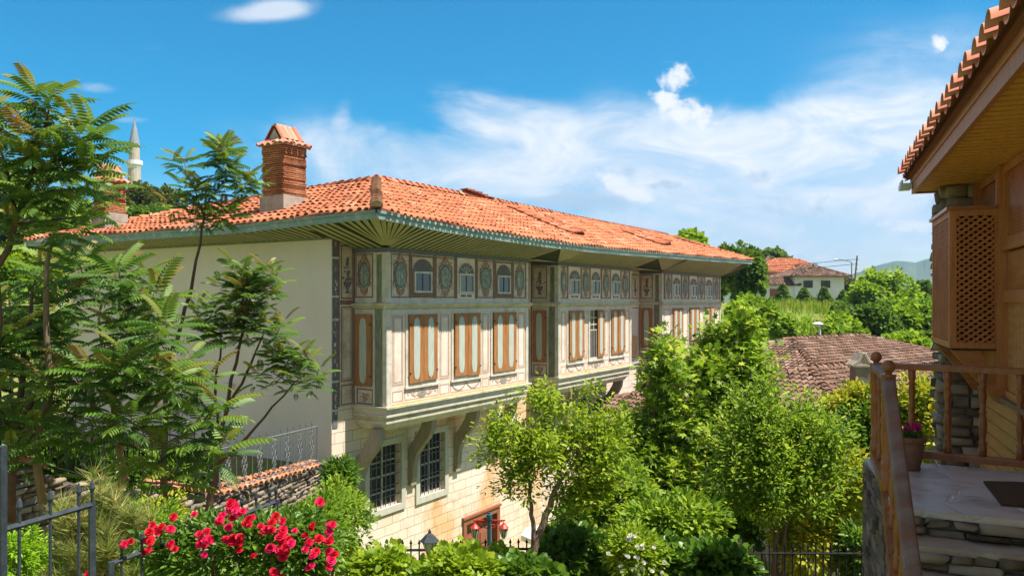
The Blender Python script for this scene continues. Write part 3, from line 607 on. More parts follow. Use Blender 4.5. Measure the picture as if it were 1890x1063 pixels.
def garland(mb, a0, a1, z0, z1, kind):
    d = .006; rect_frame(mb, a0, a1, z0, z1, .03, 0, 6); w = a1-a0; h = z1-z0; cx = (a0+a1)/2; cz = (z0+z1)/2
    if kind == 0:
        for s_ in (-1, 1):
            mb.ribbon([(cx+s_*w*.13, cz-h*.1), (cx+s_*w*.2, cz-h*.25), (cx+s_*w*.28, cz-h*.1), (cx+s_*w*.32, cz+h*.18), (cx+s_*w*.4, cz+h*.2), (cx+s_*w*.42, cz), (cx+s_*w*.37, cz-.01)], .026, d, 3)
            mb.ribbon(spiral(cx+s_*w*.24, cz+h*.05, w*.05, 1.0, s_), .016, d+.002, 6)
        mb.poly(arc(cx, cz-.01, w*.13, h*.38, 0, 360, 16)[:-1], d+.004, 3); mb.poly(arc(cx, cz-.02, w*.10, h*.28, 0, 360, 16)[:-1], d+.006, 2)
    else:
        for q0, q1 in ((a0+.05, cx-.01), (cx+.01, a1-.05)):
            for r, wd, m_ in ((.62, .03, 6), (.7, .012, 4)): mb.ribbon([(q0+(q1-q0)*f, z1-.05-h*r*math.sin(math.pi*f)**.8) for f in [k/12 for k in range(13)]], wd, d+(.002 if m_ == 4 else 0), m_)
def dotted_panel(mb, a0, a1, z0, z1, m=6):
    rect_frame(mb, a0, a1, z0, z1, .022, 0, m)
    if a1-a0 > .2: rect_frame(mb, a0+.05, a1-.05, z0+.05, z1-.05, .008, 0, m)
def shutter_leaf(parent, fr, a0, a1, z0, z1, open_=0.0):
    mb = MB(fr.o, fr.A, fr.N)
    jz = random.uniform(-.03, .03); z0 += jz; g = .006; d0 = .035+random.uniform(0, .02); d1 = d0+.035
    mb.box(a0+g, a1-g, d0, d1, z0, z1, 0)
    cx = (a0+a1)/2; w = (a1-a0)*.21; h = z1-z0
    pl = [(cx, z0+.05), (cx+w*.25, z0+.10), (cx+w*.55, z0+.09), (cx+w*.8, z0+.16), (cx+w, z0+.3), (cx+w, z1-.3), (cx+w*.8, z1-.16), (cx+w*.55, z1-.10), (cx+w*.25, z1-.11), (cx, z1-.05)]
    pl += [(2*cx-a, z) for a, z in pl[-2:0:-1]]
    mb.plate(pl, d1, d1+.006, 1)
    for zz in (z0+.25, z1-.25): mb.box(a0 if a0 < fr.mid else a1-.05, a0+.05 if a0 < fr.mid else a1, d1+.001, d1+.02, zz-.015, zz+.015, 2)
    return mb.build('shutter', [M['shutter'], M['shpanel'], M['iron']], parent)
def bay(idx, t0, t1, upper, shut, lab):
    fr = facade(0); fr.mid = 0
    body = facade(0)                                            # structural shell: front and two returns
    body.cm = 5
    body.box(t0, t1, -.12, 0, ZS, ZT+.06, 5); body.box(t0, t0+.12, -OUT, -.12, ZS, ZT+.06, 5); body.box(t1-.12, t1, -OUT, -.12, ZS, ZT+.06, 5)
    # corner boards, rails
    for a0, a1 in ((t0, t0+.16), (t1-.14, t1)): body.box(a0, a1, 0, .025, ZS, ZL_-.10, 9)
    for a0, a1 in ((t0, t0+.14), (t1-.12, t1)): body.box(a0, a1, 0, .025, ZL_+.06, ZT, 9)
    body.box(t0+.14, t1-.12, 0, .02, ZL_+.03, ZL_+.17, 9); body.box(t0+.16, t1-.14, 0, .02, ZL_-.24, ZL_-.10, 9)
    body.box(t0+.0, t1, 0, .035, ZT-.05, ZT+.055, 4)
    for (a0, a1) in shut:
        zb0, zb1 = Z(-2.08), Z(-.34)
        for q in ((a0-.1, a0, zb0-.1, zb1), (a1, a1+.1, zb0-.1, zb1), (a0, a1, zb0-.1, zb0)): body.box(q[0], q[1], 0, .03, q[2], q[3], 9)
        body.box(a0-.13, a1+.13, 0, .055, zb0-.15, zb0-.10, 9)
        body.box(a0, a1, 0, .01, zb0, zb1, 4)
    # painted lower panels between windows and the apron
    e = [t0+.2]+[q for s_ in shut for q in (s_[0]-.16, s_[1]+.16)]+[t1-.18]
    for k in range(0, len(e), 2):
        if e[k+1]-e[k] > .09:
            body.box(e[k], e[k+1], 0, .004, Z(-2.12), Z(-.36), 5); q = MB(fr.o, fr.A, fr.N)
            body_d = .004
            rect_frame(body, e[k]+.015, e[k+1]-.015, Z(-2.10), Z(-.38), .036, .004, 6)
            if e[k+1]-e[k] > .25: rect_frame(body, e[k]+.07, e[k+1]-.07, Z(-2.04), Z(-.44), .012, .004, 1)
    za, zb = Z(-2.52), Z(-2.24)
    for k in range(0, len(e), 2):
        if e[k+1]-e[k] > .09: rect_frame(body, e[k]+.015, e[k+1]-.015, za, zb, .032, 0, 6)
    for k, s_ in enumerate(shut): garland(body, s_[0]-.12, s_[1]+.12, za, zb, (k+(0 if idx == 0 else 1)) % 2)
    body.box(t0+.16, t1-.14, 0, .008, ZS+.005, ZS+.05, 7)
    xs = [t0+.15]+[q for _, a, b in upper for q in (a, b)]+[t1-.13]
    for k in range(0, len(xs), 2):
        if xs[k+1]-xs[k] > .02: body.box(xs[k], xs[k+1], 0, .005, ZL_+.17, ZT-.05, 1)
    o = body.build('bay', PM, mansion); o['label'] = lab
    # upper tier
    for (kind, a0, a1) in upper:
        z0, z1 = ZL_+.18, ZT-.07; mb = MB(fr.o, fr.A, fr.N)
        if kind == 'm': medallion(mb, a0, a1, z0, z1); mb.build('fresco_panel', PM, o)
        else: arched(mb, a0, a1, z0, z1, 1 if kind == 'g' else 0); mb.build('window', PM, o)
    # ledge between the tiers, sill cornice, floor
    mb = MB(fr.o, fr.A, fr.N)
    prof = [(0, ZL_-.10), (.05, ZL_-.08), (.07, ZL_-.04), (.12, ZL_-.01), (.12, ZL_+.03), (0, ZL_+.04)]
    mb.prism(prof, t0-.10, t1+.10)
    for s_, A_, N_, q0 in ((0, (0, -1), (-1, 0), t0), (1, (0, -1), (1, 0), t1)):
        m2 = MB((q0, OUT, 0), A_, N_); m2.prism([(d_*.98, z_+.001) for d_, z_ in prof], 0, OUT); mb.v += m2.v; mb.f += [[i+len(mb.v)-len(m2.v) for i in f] for f in m2.f]; mb.m += m2.m
    mb.build('ledge', M['ledge'], o)
    mb = MB()
    lv = [(.10, 0), (.10, -.05), (.03, -.07), (.0, -.19), (.03, -.21), (.03, -.26), (-.05, -.29), (-.05, -.36), (-.02, -.37), (-.02, -.42), (-.12, -.47), (-.20, -.60)]
    V = []; F = []; Fm = []
    for (ex, dz) in lv:
        V += [(t0-ex, OUT, ZS+dz), (t0-ex, -ex, ZS+dz), (t1+ex, -ex, ZS+dz), (t1+ex, OUT, ZS+dz)]
    for k in range(len(lv)-1):
        for j in range(3): F.append((4*k+j, 4*k+j+1, 4*k+j+5, 4*k+j+4)); Fm.append(1 if k in (3, 2, 9, 10) else 0)
    n = 4*(len(lv)-1); F += [(n, n+1, n+2, n+3), (0, 1, 2, 3)]; Fm += [1, 0]
    mb.v = V; mb.f = [list(f) for f in F]; mb.m = Fm; mb.build('cornice', [M['ledge'], M['paleg']], o)
    # shutters
    for k, (a0, a1) in enumerate(shut):
        fr.mid = (a0+a1)/2
        if idx == 1 and k == 1:                                  # left leaf folded away: barred opening
            mb = facade(0); mb.box(a0, fr.mid, .010, .014, Z(-2.08), Z(-.34), 0)
            for q in range(4): a = a0+.06+q*(fr.mid-a0-.1)/3; mb.box(a, a+.018, .02, .035, Z(-2.06), Z(-1.1), 1)
            for z in (-1.1, -.9, -.65): mb.box(a0, fr.mid, .016, .03, Z(z), Z(z)+.03, 1)
            mb.box(a0+.26, a0+.29, .016, .031, Z(-1.07), Z(-.36), 1)
            mb.build('window', [M['dkglass'], M['paleg']], o); shutter_leaf(o, fr, fr.mid, a1, Z(-2.08), Z(-.36))
        else:
            shutter_leaf(o, fr, a0, fr.mid, Z(-2.08), Z(-.36)); shutter_leaf(o, fr, fr.mid, a1, Z(-2.08), Z(-.36))
    # near return of the bay
    sf = sidef(t0); mb = MB(sf.o, sf.A, sf.N)
    mb.box(0, .07, 0, .02, ZS, ZT, 1); mb.box(.72, .96, 0, .012, ZS, ZL_-.1, 11); mb.box(.78, .94, 0, .012, ZL_+.06, ZT-.1, 11); mb.box(.965, 1.075+.02, 0, .022, ZS, ZL_-.1, 9); mb.box(.945, 1.075+.02, 0, .022, ZL_+.06, ZT, 9)
    mb.box(.66, .715, 0, .022, ZS, ZL_-.1, 9); mb.box(.67, .775, 0, .022, ZL_+.06, ZT, 9); mb.box(.07, .67, 0, .02, ZL_+.04, ZL_+.16, 9); mb.box(.07, .66, 0, .022, ZL_-.22, ZL_-.1, 9); mb.box(.07, .12, 0, .022, ZS, ZL_-.22, 9); mb.box(.12, .66, 0, .022, Z(-2.17), Z(-2.10), 9)
    mb.box(0, OUT+.03, 0, .035, ZT-.05, ZT+.055, 4)
    mb.box(.13, .65, .0, .008, ZS+.03, Z(-2.19), 0); rect_frame(mb, .13, .65, ZS+.03, Z(-2.19), .03, .008, 1)
    for k in range(26): a = .39+random.gauss(0, .07); z = Z(-2.35)+random.gauss(0, .045); r = random.uniform(.012, .03); mb.poly([(a+r*math.cos(q), z+r*math.sin(q)) for q in (0, 1.3, 2.5, 3.8, 5)], .014+k*3e-5, random.choice((4, 3, 1)))
    mb.poly([(.35, Z(-2.52)), (.43, Z(-2.52)), (.45, Z(-2.4)), (.33, Z(-2.4))], .0155, 3)
    mb.build('return_trim', PM+[M['dkgreen']], o)
    mb = MB(sf.o, sf.A, sf.N); medallion(mb, .09, .65, ZL_+.18, ZT-.07, 2 if idx else 0); mb.build('fresco_panel', PM, o)
    sf.mid = -1; s_ = shutter_leaf(o, sf, .12, .65, Z(-2.09), Z(-.35))
    # consoles
    for k in range(4):
        a = t0+.15+k*(t1-t0-.45)/3; mb = facade(OUT)
        pr = [(0, -4.98), (.10, -4.98), (.16, -4.85), (.18, -4.5), (.27, -4.2), (.45, -3.95), (.66, -3.72), (.80, -3.45), (.84, -3.17), (.50, -3.17), (.44, -3.4), (.28, -3.66), (.10, -3.9), (0, -4.1)]
        mb.prism([(d_, Z(z_)) for d_, z_ in pr], a-.095, a+.095); mb.box(a-.12, a+.12, 0, .12, Z(-5.05), Z(-4.99)); mb.build('console', M['console'], mansion)
    return o
U = t_of
up1 = [('m', U(721), U(754.9)), ('w', U(758.5), U(800)), ('m', U(804), U(838.5)), ('g', U(844), U(876)), ('m', U(880.5), U(910)), ('w', U(914), U(944)), ('m', U(947), U(969))]
up2 = [('m', U(1032), U(1047)), ('g', U(1049), U(1071)), ('m', U(1072.5), U(1088)), ('g', U(1090), U(1108)), ('m', U(1110), U(1126)), ('g', U(1127.5), U(1144.5)), ('m', U(1146), U(1160.5))]
up3 = [('m', U(1227.5), U(1239)), ('g', U(1241), U(1256)), ('m', U(1258), U(1270)), ('g', U(1272.5), U(1287)), ('m', U(1288.5), U(1300)), ('g', U(1301.5), U(1315)), ('m', U(1316.5), U(1327))]
bay1 = bay(0, *B1, up1, [(U(752), U(804)), (U(836), U(883)), (U(908), U(950))], 'nearest projecting bay with three pairs of closed shutters')
bay2 = bay(1, *B2, up2, [(U(1048), U(1074.5)), (U(1088), U(1112)), (U(1126.5), U(1150))], 'middle projecting bay with one shutter folded open')
bay3 = bay(2, *B3, up3, [(U(1240), U(1258)), (U(1271), U(1289)), (U(1300), U(1317))], 'far projecting bay half hidden by the tree')
# frescoed wall between the bays and at the near corner
def wall_fresco(t0, t1, lab, n=1):
    mb = facade(OUT); mb.box(t0, t1, .002, .03, ZS-.25, ZT+.06, 5); mb.box(t0, t1, .03, .09, ZL_-.09, ZL_+.04, 9); mb.box(t0, t1, .03, .12, ZS-.18, ZS-.02, 9); mb.box(t0, t1, .03, .07, ZS-.32, ZS-.18, 9)
    d = .03; rect_frame(mb, t0+.12, t1-.12, ZS+.08, ZL_-.2, .035, d, 1); mb.poly([(t0+.2, ZS+.2), (t1-.3, ZS+.15), (t1-.25, ZS+1.0), (t0+.5, ZS+1.3), (t0+.25, ZS+.9)], d+.006, 7)
    w = t1-t0
    for k in range(9): f = k/8; mb.ribbon([(t0+.25+w*.5*f*.6, ZL_-.25), (t0+.2+w*.45*f, ZL_-.8-.2*f), (t0+.2+w*.28*f, ZL_-1.4), (t0+.22+w*.2*f, ZS+.3+.3*f)], .06, d+.008+k*3e-4, (4, 10, 6)[k % 3])
    k = max(1, round(w/.95)); 
    for i in range(k): medallion_at = (t0+.1+i*(w-.2)/k, t0+.1+(i+1)*(w-.2)/k-.05)
    o = mb.build('wall_fresco', PM, mansion); o['label'] = lab
    for i in range(k):
        a0 = t0+.1+i*(w-.2)/k; a1 = t0+.1+(i+1)*(w-.2)/k-.05; mb = facade(OUT-.03); medallion(mb, a0, a1, ZL_+.18, ZT-.07, 2); mb.build('fresco_panel', PM, o)
wall_fresco(B1[1], B2[0], 'faded drapery fresco in the recess between the first two bays'); wall_fresco(B2[1], B3[0], 'fresco with bare orange patch between the last two bays')
def corner_fresco():
    mb = facade(OUT); t0 = XL
    mb.box(t0+.02, t0+.19, .002, .02, Z(-3.1), Z(1.5), 4); mb.box(t0+.19, t0+.25, .002, .024, Z(-2.6), Z(1.45), 1); mb.box(t0+.27, -.01, .002, .02, Z(-2.62), Z(1.42), 0)
    rs = random.Random(4)
    for k in range(90):
        z = Z(rs.uniform(-2.9, 1.4)); a = t0+.105+rs.gauss(0, .03); r = rs.uniform(.02, .05); mb.poly([(a+r*math.cos(q)*.7, z+r*math.sin(q)*1.5) for q in (0, 1.3, 2.5, 3.8, 5)], .022+k*4e-5, rs.choice((10, 5, 4, 6, 2)))
    for z in (.06, 1.0, -.5, -2.0, -2.7): mb.box(t0+.0, t0+.2, .02, .05, Z(z), Z(z)+.05, 9)
    mb.box(t0+.27, -.01, .02, .026, Z(-.11), Z(.0), 1); rect_frame(mb, t0+.30, -.05, Z(-2.0), Z(-.16), .03, .02, 1); rect_frame(mb, t0+.36, -.11, Z(-1.94), Z(-.22), .012, .02, 4); rect_frame(mb, t0+.30, -.05, Z(-2.58), Z(-2.08), .03, .02, 1)
    o = mb.build('corner_fresco', PM, mansion); mb = facade(OUT-.02); medallion(mb, t0+.3, -.04, Z(.03), Z(1.36), 2); mb.build('fresco_panel', PM, o)
corner_fresco()
# lower windows and door
for (a0, a1, z0, z1) in wins:
    mb = facade(OUT); f = .15
    for q in ((a0-f, a0+.02, z0-f, z1+f), (a1-.02, a1+f, z0-f, z1+f), (a0+.02, a1-.02, z1-.02, z1+f), (a0+.02, a1-.02, z0-f, z0+.02)): mb.box(q[0], q[1], -.02, .05, q[2], q[3])
    o = mb.build('window', M['fine'], mansion)
    mb = facade(OUT); mb.box(a0, a1, -.16, -.14, z0, z1); mb.build('pane', M['dkglass'], o)
    mb = facade(OUT); c = (a0+a1)/2
    for q in ((a0, a0+.07), (a1-.07, a1), (c-.03, c+.03)): mb.box(q[0], q[1], -.14, -.10, z0, z1)
    for k in range(5): z = z0+(z1-z0-.06)*k/4; mb.box(a0+.07, a1-.07, -.139, -.105, z, z+(.06 if k in (0, 4, 2) else .03))
    mb.build('casement', M['paleg'], o)
    mb = facade(OUT); n = 7
    for k in range(1, n): a = a0+(a1-a0)*k/n; mb.box(a-.010, a+.010, -.06, -.04, z0, z1)
    for k in range(1, 6): z = z0+(z1-z0)*k/6; mb.box(a0, a1, -.065, -.045, z-.010, z+.010)
    mb.build('grille', M['greyiron'], o)
mb = facade(OUT); a0, a1, z0, z1 = door
for q in ((a0, a0+.16, z0, z1), (a1-.16, a1, z0, z1), (a0+.16, a1-.16, z1-.18, z1)): mb.box(q[0], q[1], -.2, .06, q[2], q[3])
mb.box(a0-.04, a1+.04, .0, .10, z1, z1+.07)
dr = mb.build('door', M['doorwood'], mansion)
for s0, s1 in ((a0+.16, (a0+a1)/2-.01), ((a0+a1)/2+.01, a1-.16)):
    mb = facade(OUT); mb.box(s0, s1, -.16, -.12, z0, z1-.55)
    for k in range(3): mb.box(s0+.1, s1-.1, -.12, -.095, z0+.15+k*.42, z0+.5+k*.42)
    mb.build('door_leaf', M['doorwood'], dr)
mb = facade(OUT); mb.box(a0+.16, a1-.16, -.17, -.15, z1-.55, z1-.18); mb.build('transom_glass', M['dkglass'], dr)

# ---- eaves
FP = [(694, 403.5), (775, 420), (863, 436), (947, 447.8), (1004, 456), (1082, 465), (1156, 471.5), (1242, 477.5), (1310, 482.5), (1388, 487.5)]
EO = -1.2
ft = [t_of(u, EO) for u, v in FP]; fz = [z_at(u, v, EO) for u, v in FP]; EX0, EX1 = -1.755, ft[-1]
print('eave', [round(a, 2) for a in ft], [round(a-CZ, 2) for a in fz])
def ezf(x): return float(np.interp(x, ft, fz))
EY1 = 12.9
def ezl(y): return float(np.interp(y, [EO, .8, 3.2, EY1], [fz[0], Z(1.72), Z(1.64), Z(1.62)]))
def fascia():
    mb = MB(); n = 40
    for k in range(n):
        x0, x1 = EX0+(EX1-EX0)*k/n, EX0+(EX1-EX0)*(k+1)/n; z0, z1 = ezf(x0), ezf(x1)
        for (dy, h0, h1) in ((0, 0, .13), (-.03, .13, .20)):
            mb.add([(x0, EO+dy, z0+h0), (x1, EO+dy, z1+h0), (x1, EO+dy, z1+h1), (x0, EO+dy, z0+h1), (x0, EO+.05, z0+h0), (x1, EO+.05, z1+h0), (x1, EO+.05, z1+h1), (x0, EO+.05, z0+h1)], [(0, 1, 2, 3), (0, 4, 5, 1), (3, 2, 6, 7), (4, 7, 6, 5)], None, True)
    for k in range(20):
        y0, y1 = EO+(EY1-EO)*k/20, EO+(EY1-EO)*(k+1)/20; z0, z1 = ezl(y0), ezl(y1)
        for (dx, h0, h1) in ((0, 0, .13), (-.03, .13, .20)):
            mb.add([(EX0+dx, y0, z0+h0), (EX0+dx, y1, z1+h0), (EX0+dx, y1, z1+h1), (EX0+dx, y0, z0+h1), (EX0+.05, y0, z0+h0), (EX0+.05, y1, z1+h0), (EX0+.05, y1, z1+h1), (EX0+.05, y0, z0+h1)], [(0, 1, 2, 3), (0, 4, 5, 1), (3, 2, 6, 7), (4, 7, 6, 5)], None, True)
    z = ezf(EX1); mb.add([(EX1, EO, z), (EX1, 6.6, z), (EX1, 6.6, z+.2), (EX1, EO, z+.2)], [(0, 1, 2, 3)], None, True)
    mb.build('fascia', M['fascia'], mansion)
fascia()
SZ = ZT+.05                                                      # soffit height at the bays
def soffit():
    sh = MB(); sl = MB()
    def slat(p, q, w0, w1, th=.008):
        p = Vector(p); q = Vector(q); d = (q-p); t = d.normalized(); s = Vector((-t.y, t.x, 0)).normalized(); dn = Vector((0, 0, -th))
        V = [p-s*w0/2, p+s*w0/2, q+s*w1/2, q-s*w1/2]; V = V+[v+dn for v in V]
        sl.add([tuple(v) for v in V], [(0, 1, 2, 3), (4, 7, 6, 5), (0, 4, 5, 1), (1, 5, 6, 2), (2, 6, 7, 3), (3, 7, 4, 0)], None, True)
    n = 80                                                       # front field
    for k in range(n):
        x0, x1 = (EX1)*k/n, (EX1)*(k+1)/n
        sh.add([(x0, EO, ezf(x0)+.03), (x1, EO, ezf(x1)+.03), (x1, 0, SZ+.03), (x0, 0, SZ+.03)], [(0, 1, 2, 3)], None, True)
    for k in range(30):
        y0, y1 = 0+(EY1)*k/30, EY1*(k+1)/30
        sh.add([(EX0, y0, ezl(y0)+.03), (EX0, y1, ezl(y1)+.03), (XL, y1, SZ+.28), (XL, y0, SZ+.28)] if y0 > 1 else [(EX0, y0, ezl(y0)+.03), (EX0, y1, ezl(y1)+.03), (0, y1, SZ+.035), (0, y0, SZ+.035)], [(0, 1, 2, 3)], None, True)
    for k in range(8): xa, xb = EX0*k/8, EX0*(k+1)/8; sh.add([(0, 0, SZ+.035), (xa, EO, ezf(xa)+.035), (xb, EO, ezf(xb)+.035)], [(0, 1, 2)], None, True); ya, yb = EO*k/8, EO*(k+1)/8; sh.add([(0, 0, SZ+.035), (EX0, ya, ezl(ya)+.035), (EX0, yb, ezl(yb)+.035)], [(0, 1, 2)], None, True)
    for a, b in ((B1[1], B2[0]), (B2[1], B3[0]), (B3[1], EX1)): sh.add([(a, 0, SZ+.03), (b, 0, SZ+.03), (b, OUT, SZ+.05), (a, OUT, SZ+.05)], [(0, 1, 2, 3)], None, True)
    sh.add([(XR, OUT, SZ+.05), (EX1, OUT, SZ+.05), (EX1, 6.6, SZ+.1), (XR, 6.6, SZ+.1)], [(0, 1, 2, 3)], None, True)
    pitch = .235; x = .12
    hubs = [(B2[0], B1[1]+.1), (B3[0], B2[1]+.1)]
    while x < EX1-1.6:
        infan = any(h1 < x < h0-.02 for h0, h1 in hubs)
        if not infan: slat((x, 0, SZ+.01), (x, EO, ezf(x)+.02), .14, .14)
        x += pitch
    def fan(hx, hy, pts, zh):
        for (ex, ey, ez_) in pts:
            d = Vector((ex-hx, ey-hy, ez_-zh)); p = Vector((hx, hy, zh))+d*.10; slat(p, (ex, ey, ez_), .03, .16*min(1, .55+.1*d.length))
    pts = [(EX0+i*.235, EO, ezf(EX0+i*.235)+.02) for i in range(8)]+[(EX0, EO+.12+i*.235, ezl(EO+.12+i*.235)+.02) for i in range(5)]
    fan(0, 0, pts, SZ+.01)
    for h0, h1 in hubs: fan(h0, 0, [(h1+i*(h0-h1-.1)/9, EO, ezf(h1+i*(h0-h1-.1)/9)+.02) for i in range(9)], SZ+.01); fan(h0, 0, [(h1, -.2+.25*i, SZ+.02) for i in range(0, 5)], SZ+.01)
    fan(B3[1], 0, [(B3[1]+.2+i*.24, EO, ezf(B3[1]+i*.24)+.02) for i in range(7)], SZ+.01)
    y = .2
    while y < EY1-.1:
        zi = SZ+.26 if y > 1 else SZ+.02
        slat((XL if y > 1 else -.02, y, zi), (EX0, y, ezl(y)+.02), .14, .14); y += pitch
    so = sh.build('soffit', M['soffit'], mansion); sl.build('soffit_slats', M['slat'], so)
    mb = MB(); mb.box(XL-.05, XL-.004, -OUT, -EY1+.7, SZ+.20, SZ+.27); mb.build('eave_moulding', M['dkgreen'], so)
soffit()

# ---- roof
RZ = Z(3.335); BR = 3.32; AR = 3.83; AX = EX0+AR; AY = EO+BR; RX1 = EX1-AR; RY1 = EY1-3.3
def ridge_y(y): return float(np.interp(y, [AY, RY1], [RZ, Z(3.0)]))
def tiles(name, fn, a0, a1, inside, mats, parent, pitch=.228, row=.31, nb=12, r=.078, vseed=0, smooth=True, steps=5, lift=.045, jit=.012):
    """barrel tiles: fn(a, b) with b=0 at the eave to 1 at the ridge -> 3D point; inside(a, b) says whether a tile fits"""
    rs = np.random.default_rng(vseed); V = []; F = []; var = []
    na = int((a1-a0)/pitch); th = [math.pi*k/steps for k in range(steps+1)]
    for i in range(na):
        a = a0+(i+.5)*pitch
        for j in range(nb):
            b0 = j/nb-(.035 if j == 0 else .006); b1 = (j+1.12)/nb
            if not inside(a, min(1, (j+.5)/nb)): continue
            b1 = min(b1, 1.02)
            ja = rs.normal(0, jit); jl = abs(rs.normal(0, jit)); vr = np.clip(rs.normal(.5, .2), 0, 1); base = len(V)
            for (b, rr, up) in ((b0, r*1.08, lift+jl), (b1, r*.85, .012)):
                p = Vector(fn(a+ja*(1 if b == b0 else .3), b)); q = Vector(fn(a+.05, b)); t = (q-Vector(fn(a-.05, b))); t.normalize()
                for k in th: V.append(tuple(p+t*(rr*math.cos(k))+Vector((0, 0, rr*.85*math.sin(k)+up)))); var.append(vr)
            for k in range(steps): F.append((base+k, base+k+1, base+steps+1+k+1, base+steps+1+k))
            b = base; n = len(V)                                  # thickness at the open lower end
            p = Vector(fn(a+ja, b0)); t = (Vector(fn(a+.05, b0))-Vector(fn(a-.05, b0))).normalized()
            for k in th: V.append(tuple(p+t*(r*.84*math.cos(k))+Vector((0, 0, r*.66*math.sin(k)+lift+jl)))); var.append(vr)
            for k in range(steps): F.append((base+k, n+k, n+k+1, base+k+1))
    me = fast_mesh(name, np.array(V), np.array(F), np.clip(var, 0, 1), mats, False)
    o = bpy.data.objects.new(name, me); COL.objects.link(o)
    if parent: o.parent = parent
    return o
def bed(name, fn, rngs, m, parent, nb=8, dz=0.0):
    mb = MB()
    for a0f, a1f, n in rngs:
        for j in range(nb):
            b0, b1 = j/nb, (j+1)/nb; l0, r0, l1, r1 = a0f(b0), a1f(b0), a0f(b1), a1f(b1)
            for i in range(n):
                q = [fn(l0+(r0-l0)*i/n, b0), fn(l0+(r0-l0)*(i+1)/n, b0), fn(l1+(r1-l1)*(i+1)/n, b1), fn(l1+(r1-l1)*i/n, b1)]
                mb.add([(x, y, z+dz) for x, y, z in q], [(0, 1, 2, 3)], None, True)
    return mb.build(name, m, parent)
def wobble(x, b): return .035*math.sin(x*.9+1)*b+.025*math.sin(x*2.3+b*4)
def f_front(a, b):
    s = math.sin(math.pi*min(max(b, 0), 1))*-.05
    return (a, EO+BR*b, (ezf(a)+.205)*(1-b)+RZ*b+wobble(a, b)*(b < .98)+s)
def f_left(a, b): return (EX0+AR*b, a, (ezl(a)+.205)*(1-b)+ridge_y(a)*b+wobble(a+3, b)*.8*(b < .98)-math.sin(math.pi*min(max(b, 0), 1))*.05)
def f_inner(a, b): return (a, AY+(1-b)*BR, Z(1.95)*(1-b)+RZ*b)
def f_linner(a, b): return (AX+(1-b)*AR, a, Z(1.95)*(1-b)+ridge_y(a)*b)
def f_right(a, b): return (EX1-AR*b, a, (ezf(EX1)+.2)*(1-b)+RZ*b)
def f_back(a, b): return (a, EY1-3.3*b, (ezl(EY1)+.2)*(1-b)+ridge_y(RY1)*b)
roof = bed('roof', f_front, [(lambda b: EX0+AR*b, lambda b: EX1-AR*b, 60)], M['tiledk'], mansion)
bed('roof_bed', f_left, [(lambda b: EO+BR*b, lambda b: EY1-3.3*b, 30)], M['tiledk'], roof)
bed('roof_bed', f_inner, [(lambda b: AX+(1-b)*AR, lambda b: EX1, 2)], M['tiledk'], roof); bed('roof_bed', f_linner, [(lambda b: AY+(1-b)*BR, lambda b: EY1-3.3*b, 2)], M['tiledk'], roof)
bed('roof_bed', f_right, [(lambda b: EO+BR*b, lambda b: AY+(1-b)*BR, 2)], M['tiledk'], roof); bed('roof_bed', f_back, [(lambda b: EX0+AR*b, lambda b: AX+(1-b)*AR, 2)], M['tiledk'], roof)
ch_near = (t_of(524, OUT), None)
tiles('roof_tiles', f_front, EX0+.05, EX1-.05, lambda a, b: EX0+AR*b+.04 < a < EX1-AR*b, [M['tile']], roof, vseed=1)
CH = [(1.075+1.633, .78, .78, 1.0), (1.075+9.25, .62, .66, .9)]     # chimneys: y of the near corner, y size, x size, scale
tiles('roof_tiles', f_left, EO+.05, EY1-.05, lambda a, b: EO+BR*b-.02 < a < EY1-3.3*b and not any(y0-.02 < a < y0+w+.05 and .22 < b < .50 for y0, w, _, _ in CH), [M['tile']], roof, vseed=2)
tiles('roof_tiles', f_right, EO, AY+BR, lambda a, b: EO+BR*b < a < AY+(1-b)*BR, [M['tile']], roof, vseed=3)
tiles('roof_tiles', f_back, EX0, AX+AR, lambda a, b: EX0+AR*b < a < AX+(1-b)*AR, [M['tile']], roof, vseed=4)
tiles('roof_tiles', f_linner, AY, EY1, lambda a, b: AY+(1-b)*BR < a < EY1-3.3*b, [M['tile']], roof, vseed=5, nb=9)
def cap_row(pts, name, m, parent, r=.12, step=.3, seed=0):
    """overlapping ridge tiles along a polyline"""
    rs = np.random.default_rng(seed); V = []; F = []; var = []; st = 6
    for (p, q) in zip(pts[:-1], pts[1:]):
        p = Vector(p); q = Vector(q); d = (q-p); L_ = d.length; t = d/L_; s = Vector((-t.y, t.x, 0)).normalized(); n_ = max(1, int(L_/step)); up = s.cross(t)*-1 if s.cross(t).z < 0 else s.cross(t)
        for i in range(n_):
            base = len(V); vr = float(np.clip(rs.normal(.45, .25), 0, 1)); j_ = rs.normal(0, .012)
            for (f, rr, u_) in ((i*L_/n_-.03, r*1.1, .05), ((i+1)*L_/n_+.02, r*.9, .01)):
                c = p+t*f
                for k in range(st+1): a = math.pi*k/st; V.append(tuple(c+s*(rr*math.cos(a)+j_)+up*(rr*.9*math.sin(a)+u_+.0))); var.append(vr)
            for k in range(st): F.append((base+k, base+k+1, base+st+2+k, base+st+1+k))
            F += [(base, base+1, base+st-1, base+st), (base+1, base+2, base+st-2, base+st-1), (base+2, base+3, base+4, base+2+st-4)] if st != 6 else [(base, base+1, base+5, base+6), (base+1, base+2, base+4, base+5)]
    me = fast_mesh(name, np.array(V), np.array(F), np.array(var), [m]); o = bpy.data.objects.new(name, me); COL.objects.link(o); o.parent = parent; return o
M['capold'] = attr_mat('weathered_ridge_tile', [(.32, .22, .16), (.50, .36, .28), (.58, .44, .35)], .95, 0, .15, .3, 4)
cap_row([f_front(EX0-.02, -.01), f_front(EX0+AR*.5, .5), (AX, AY, RZ)], 'hip_tiles', M['capold'], roof, .13)
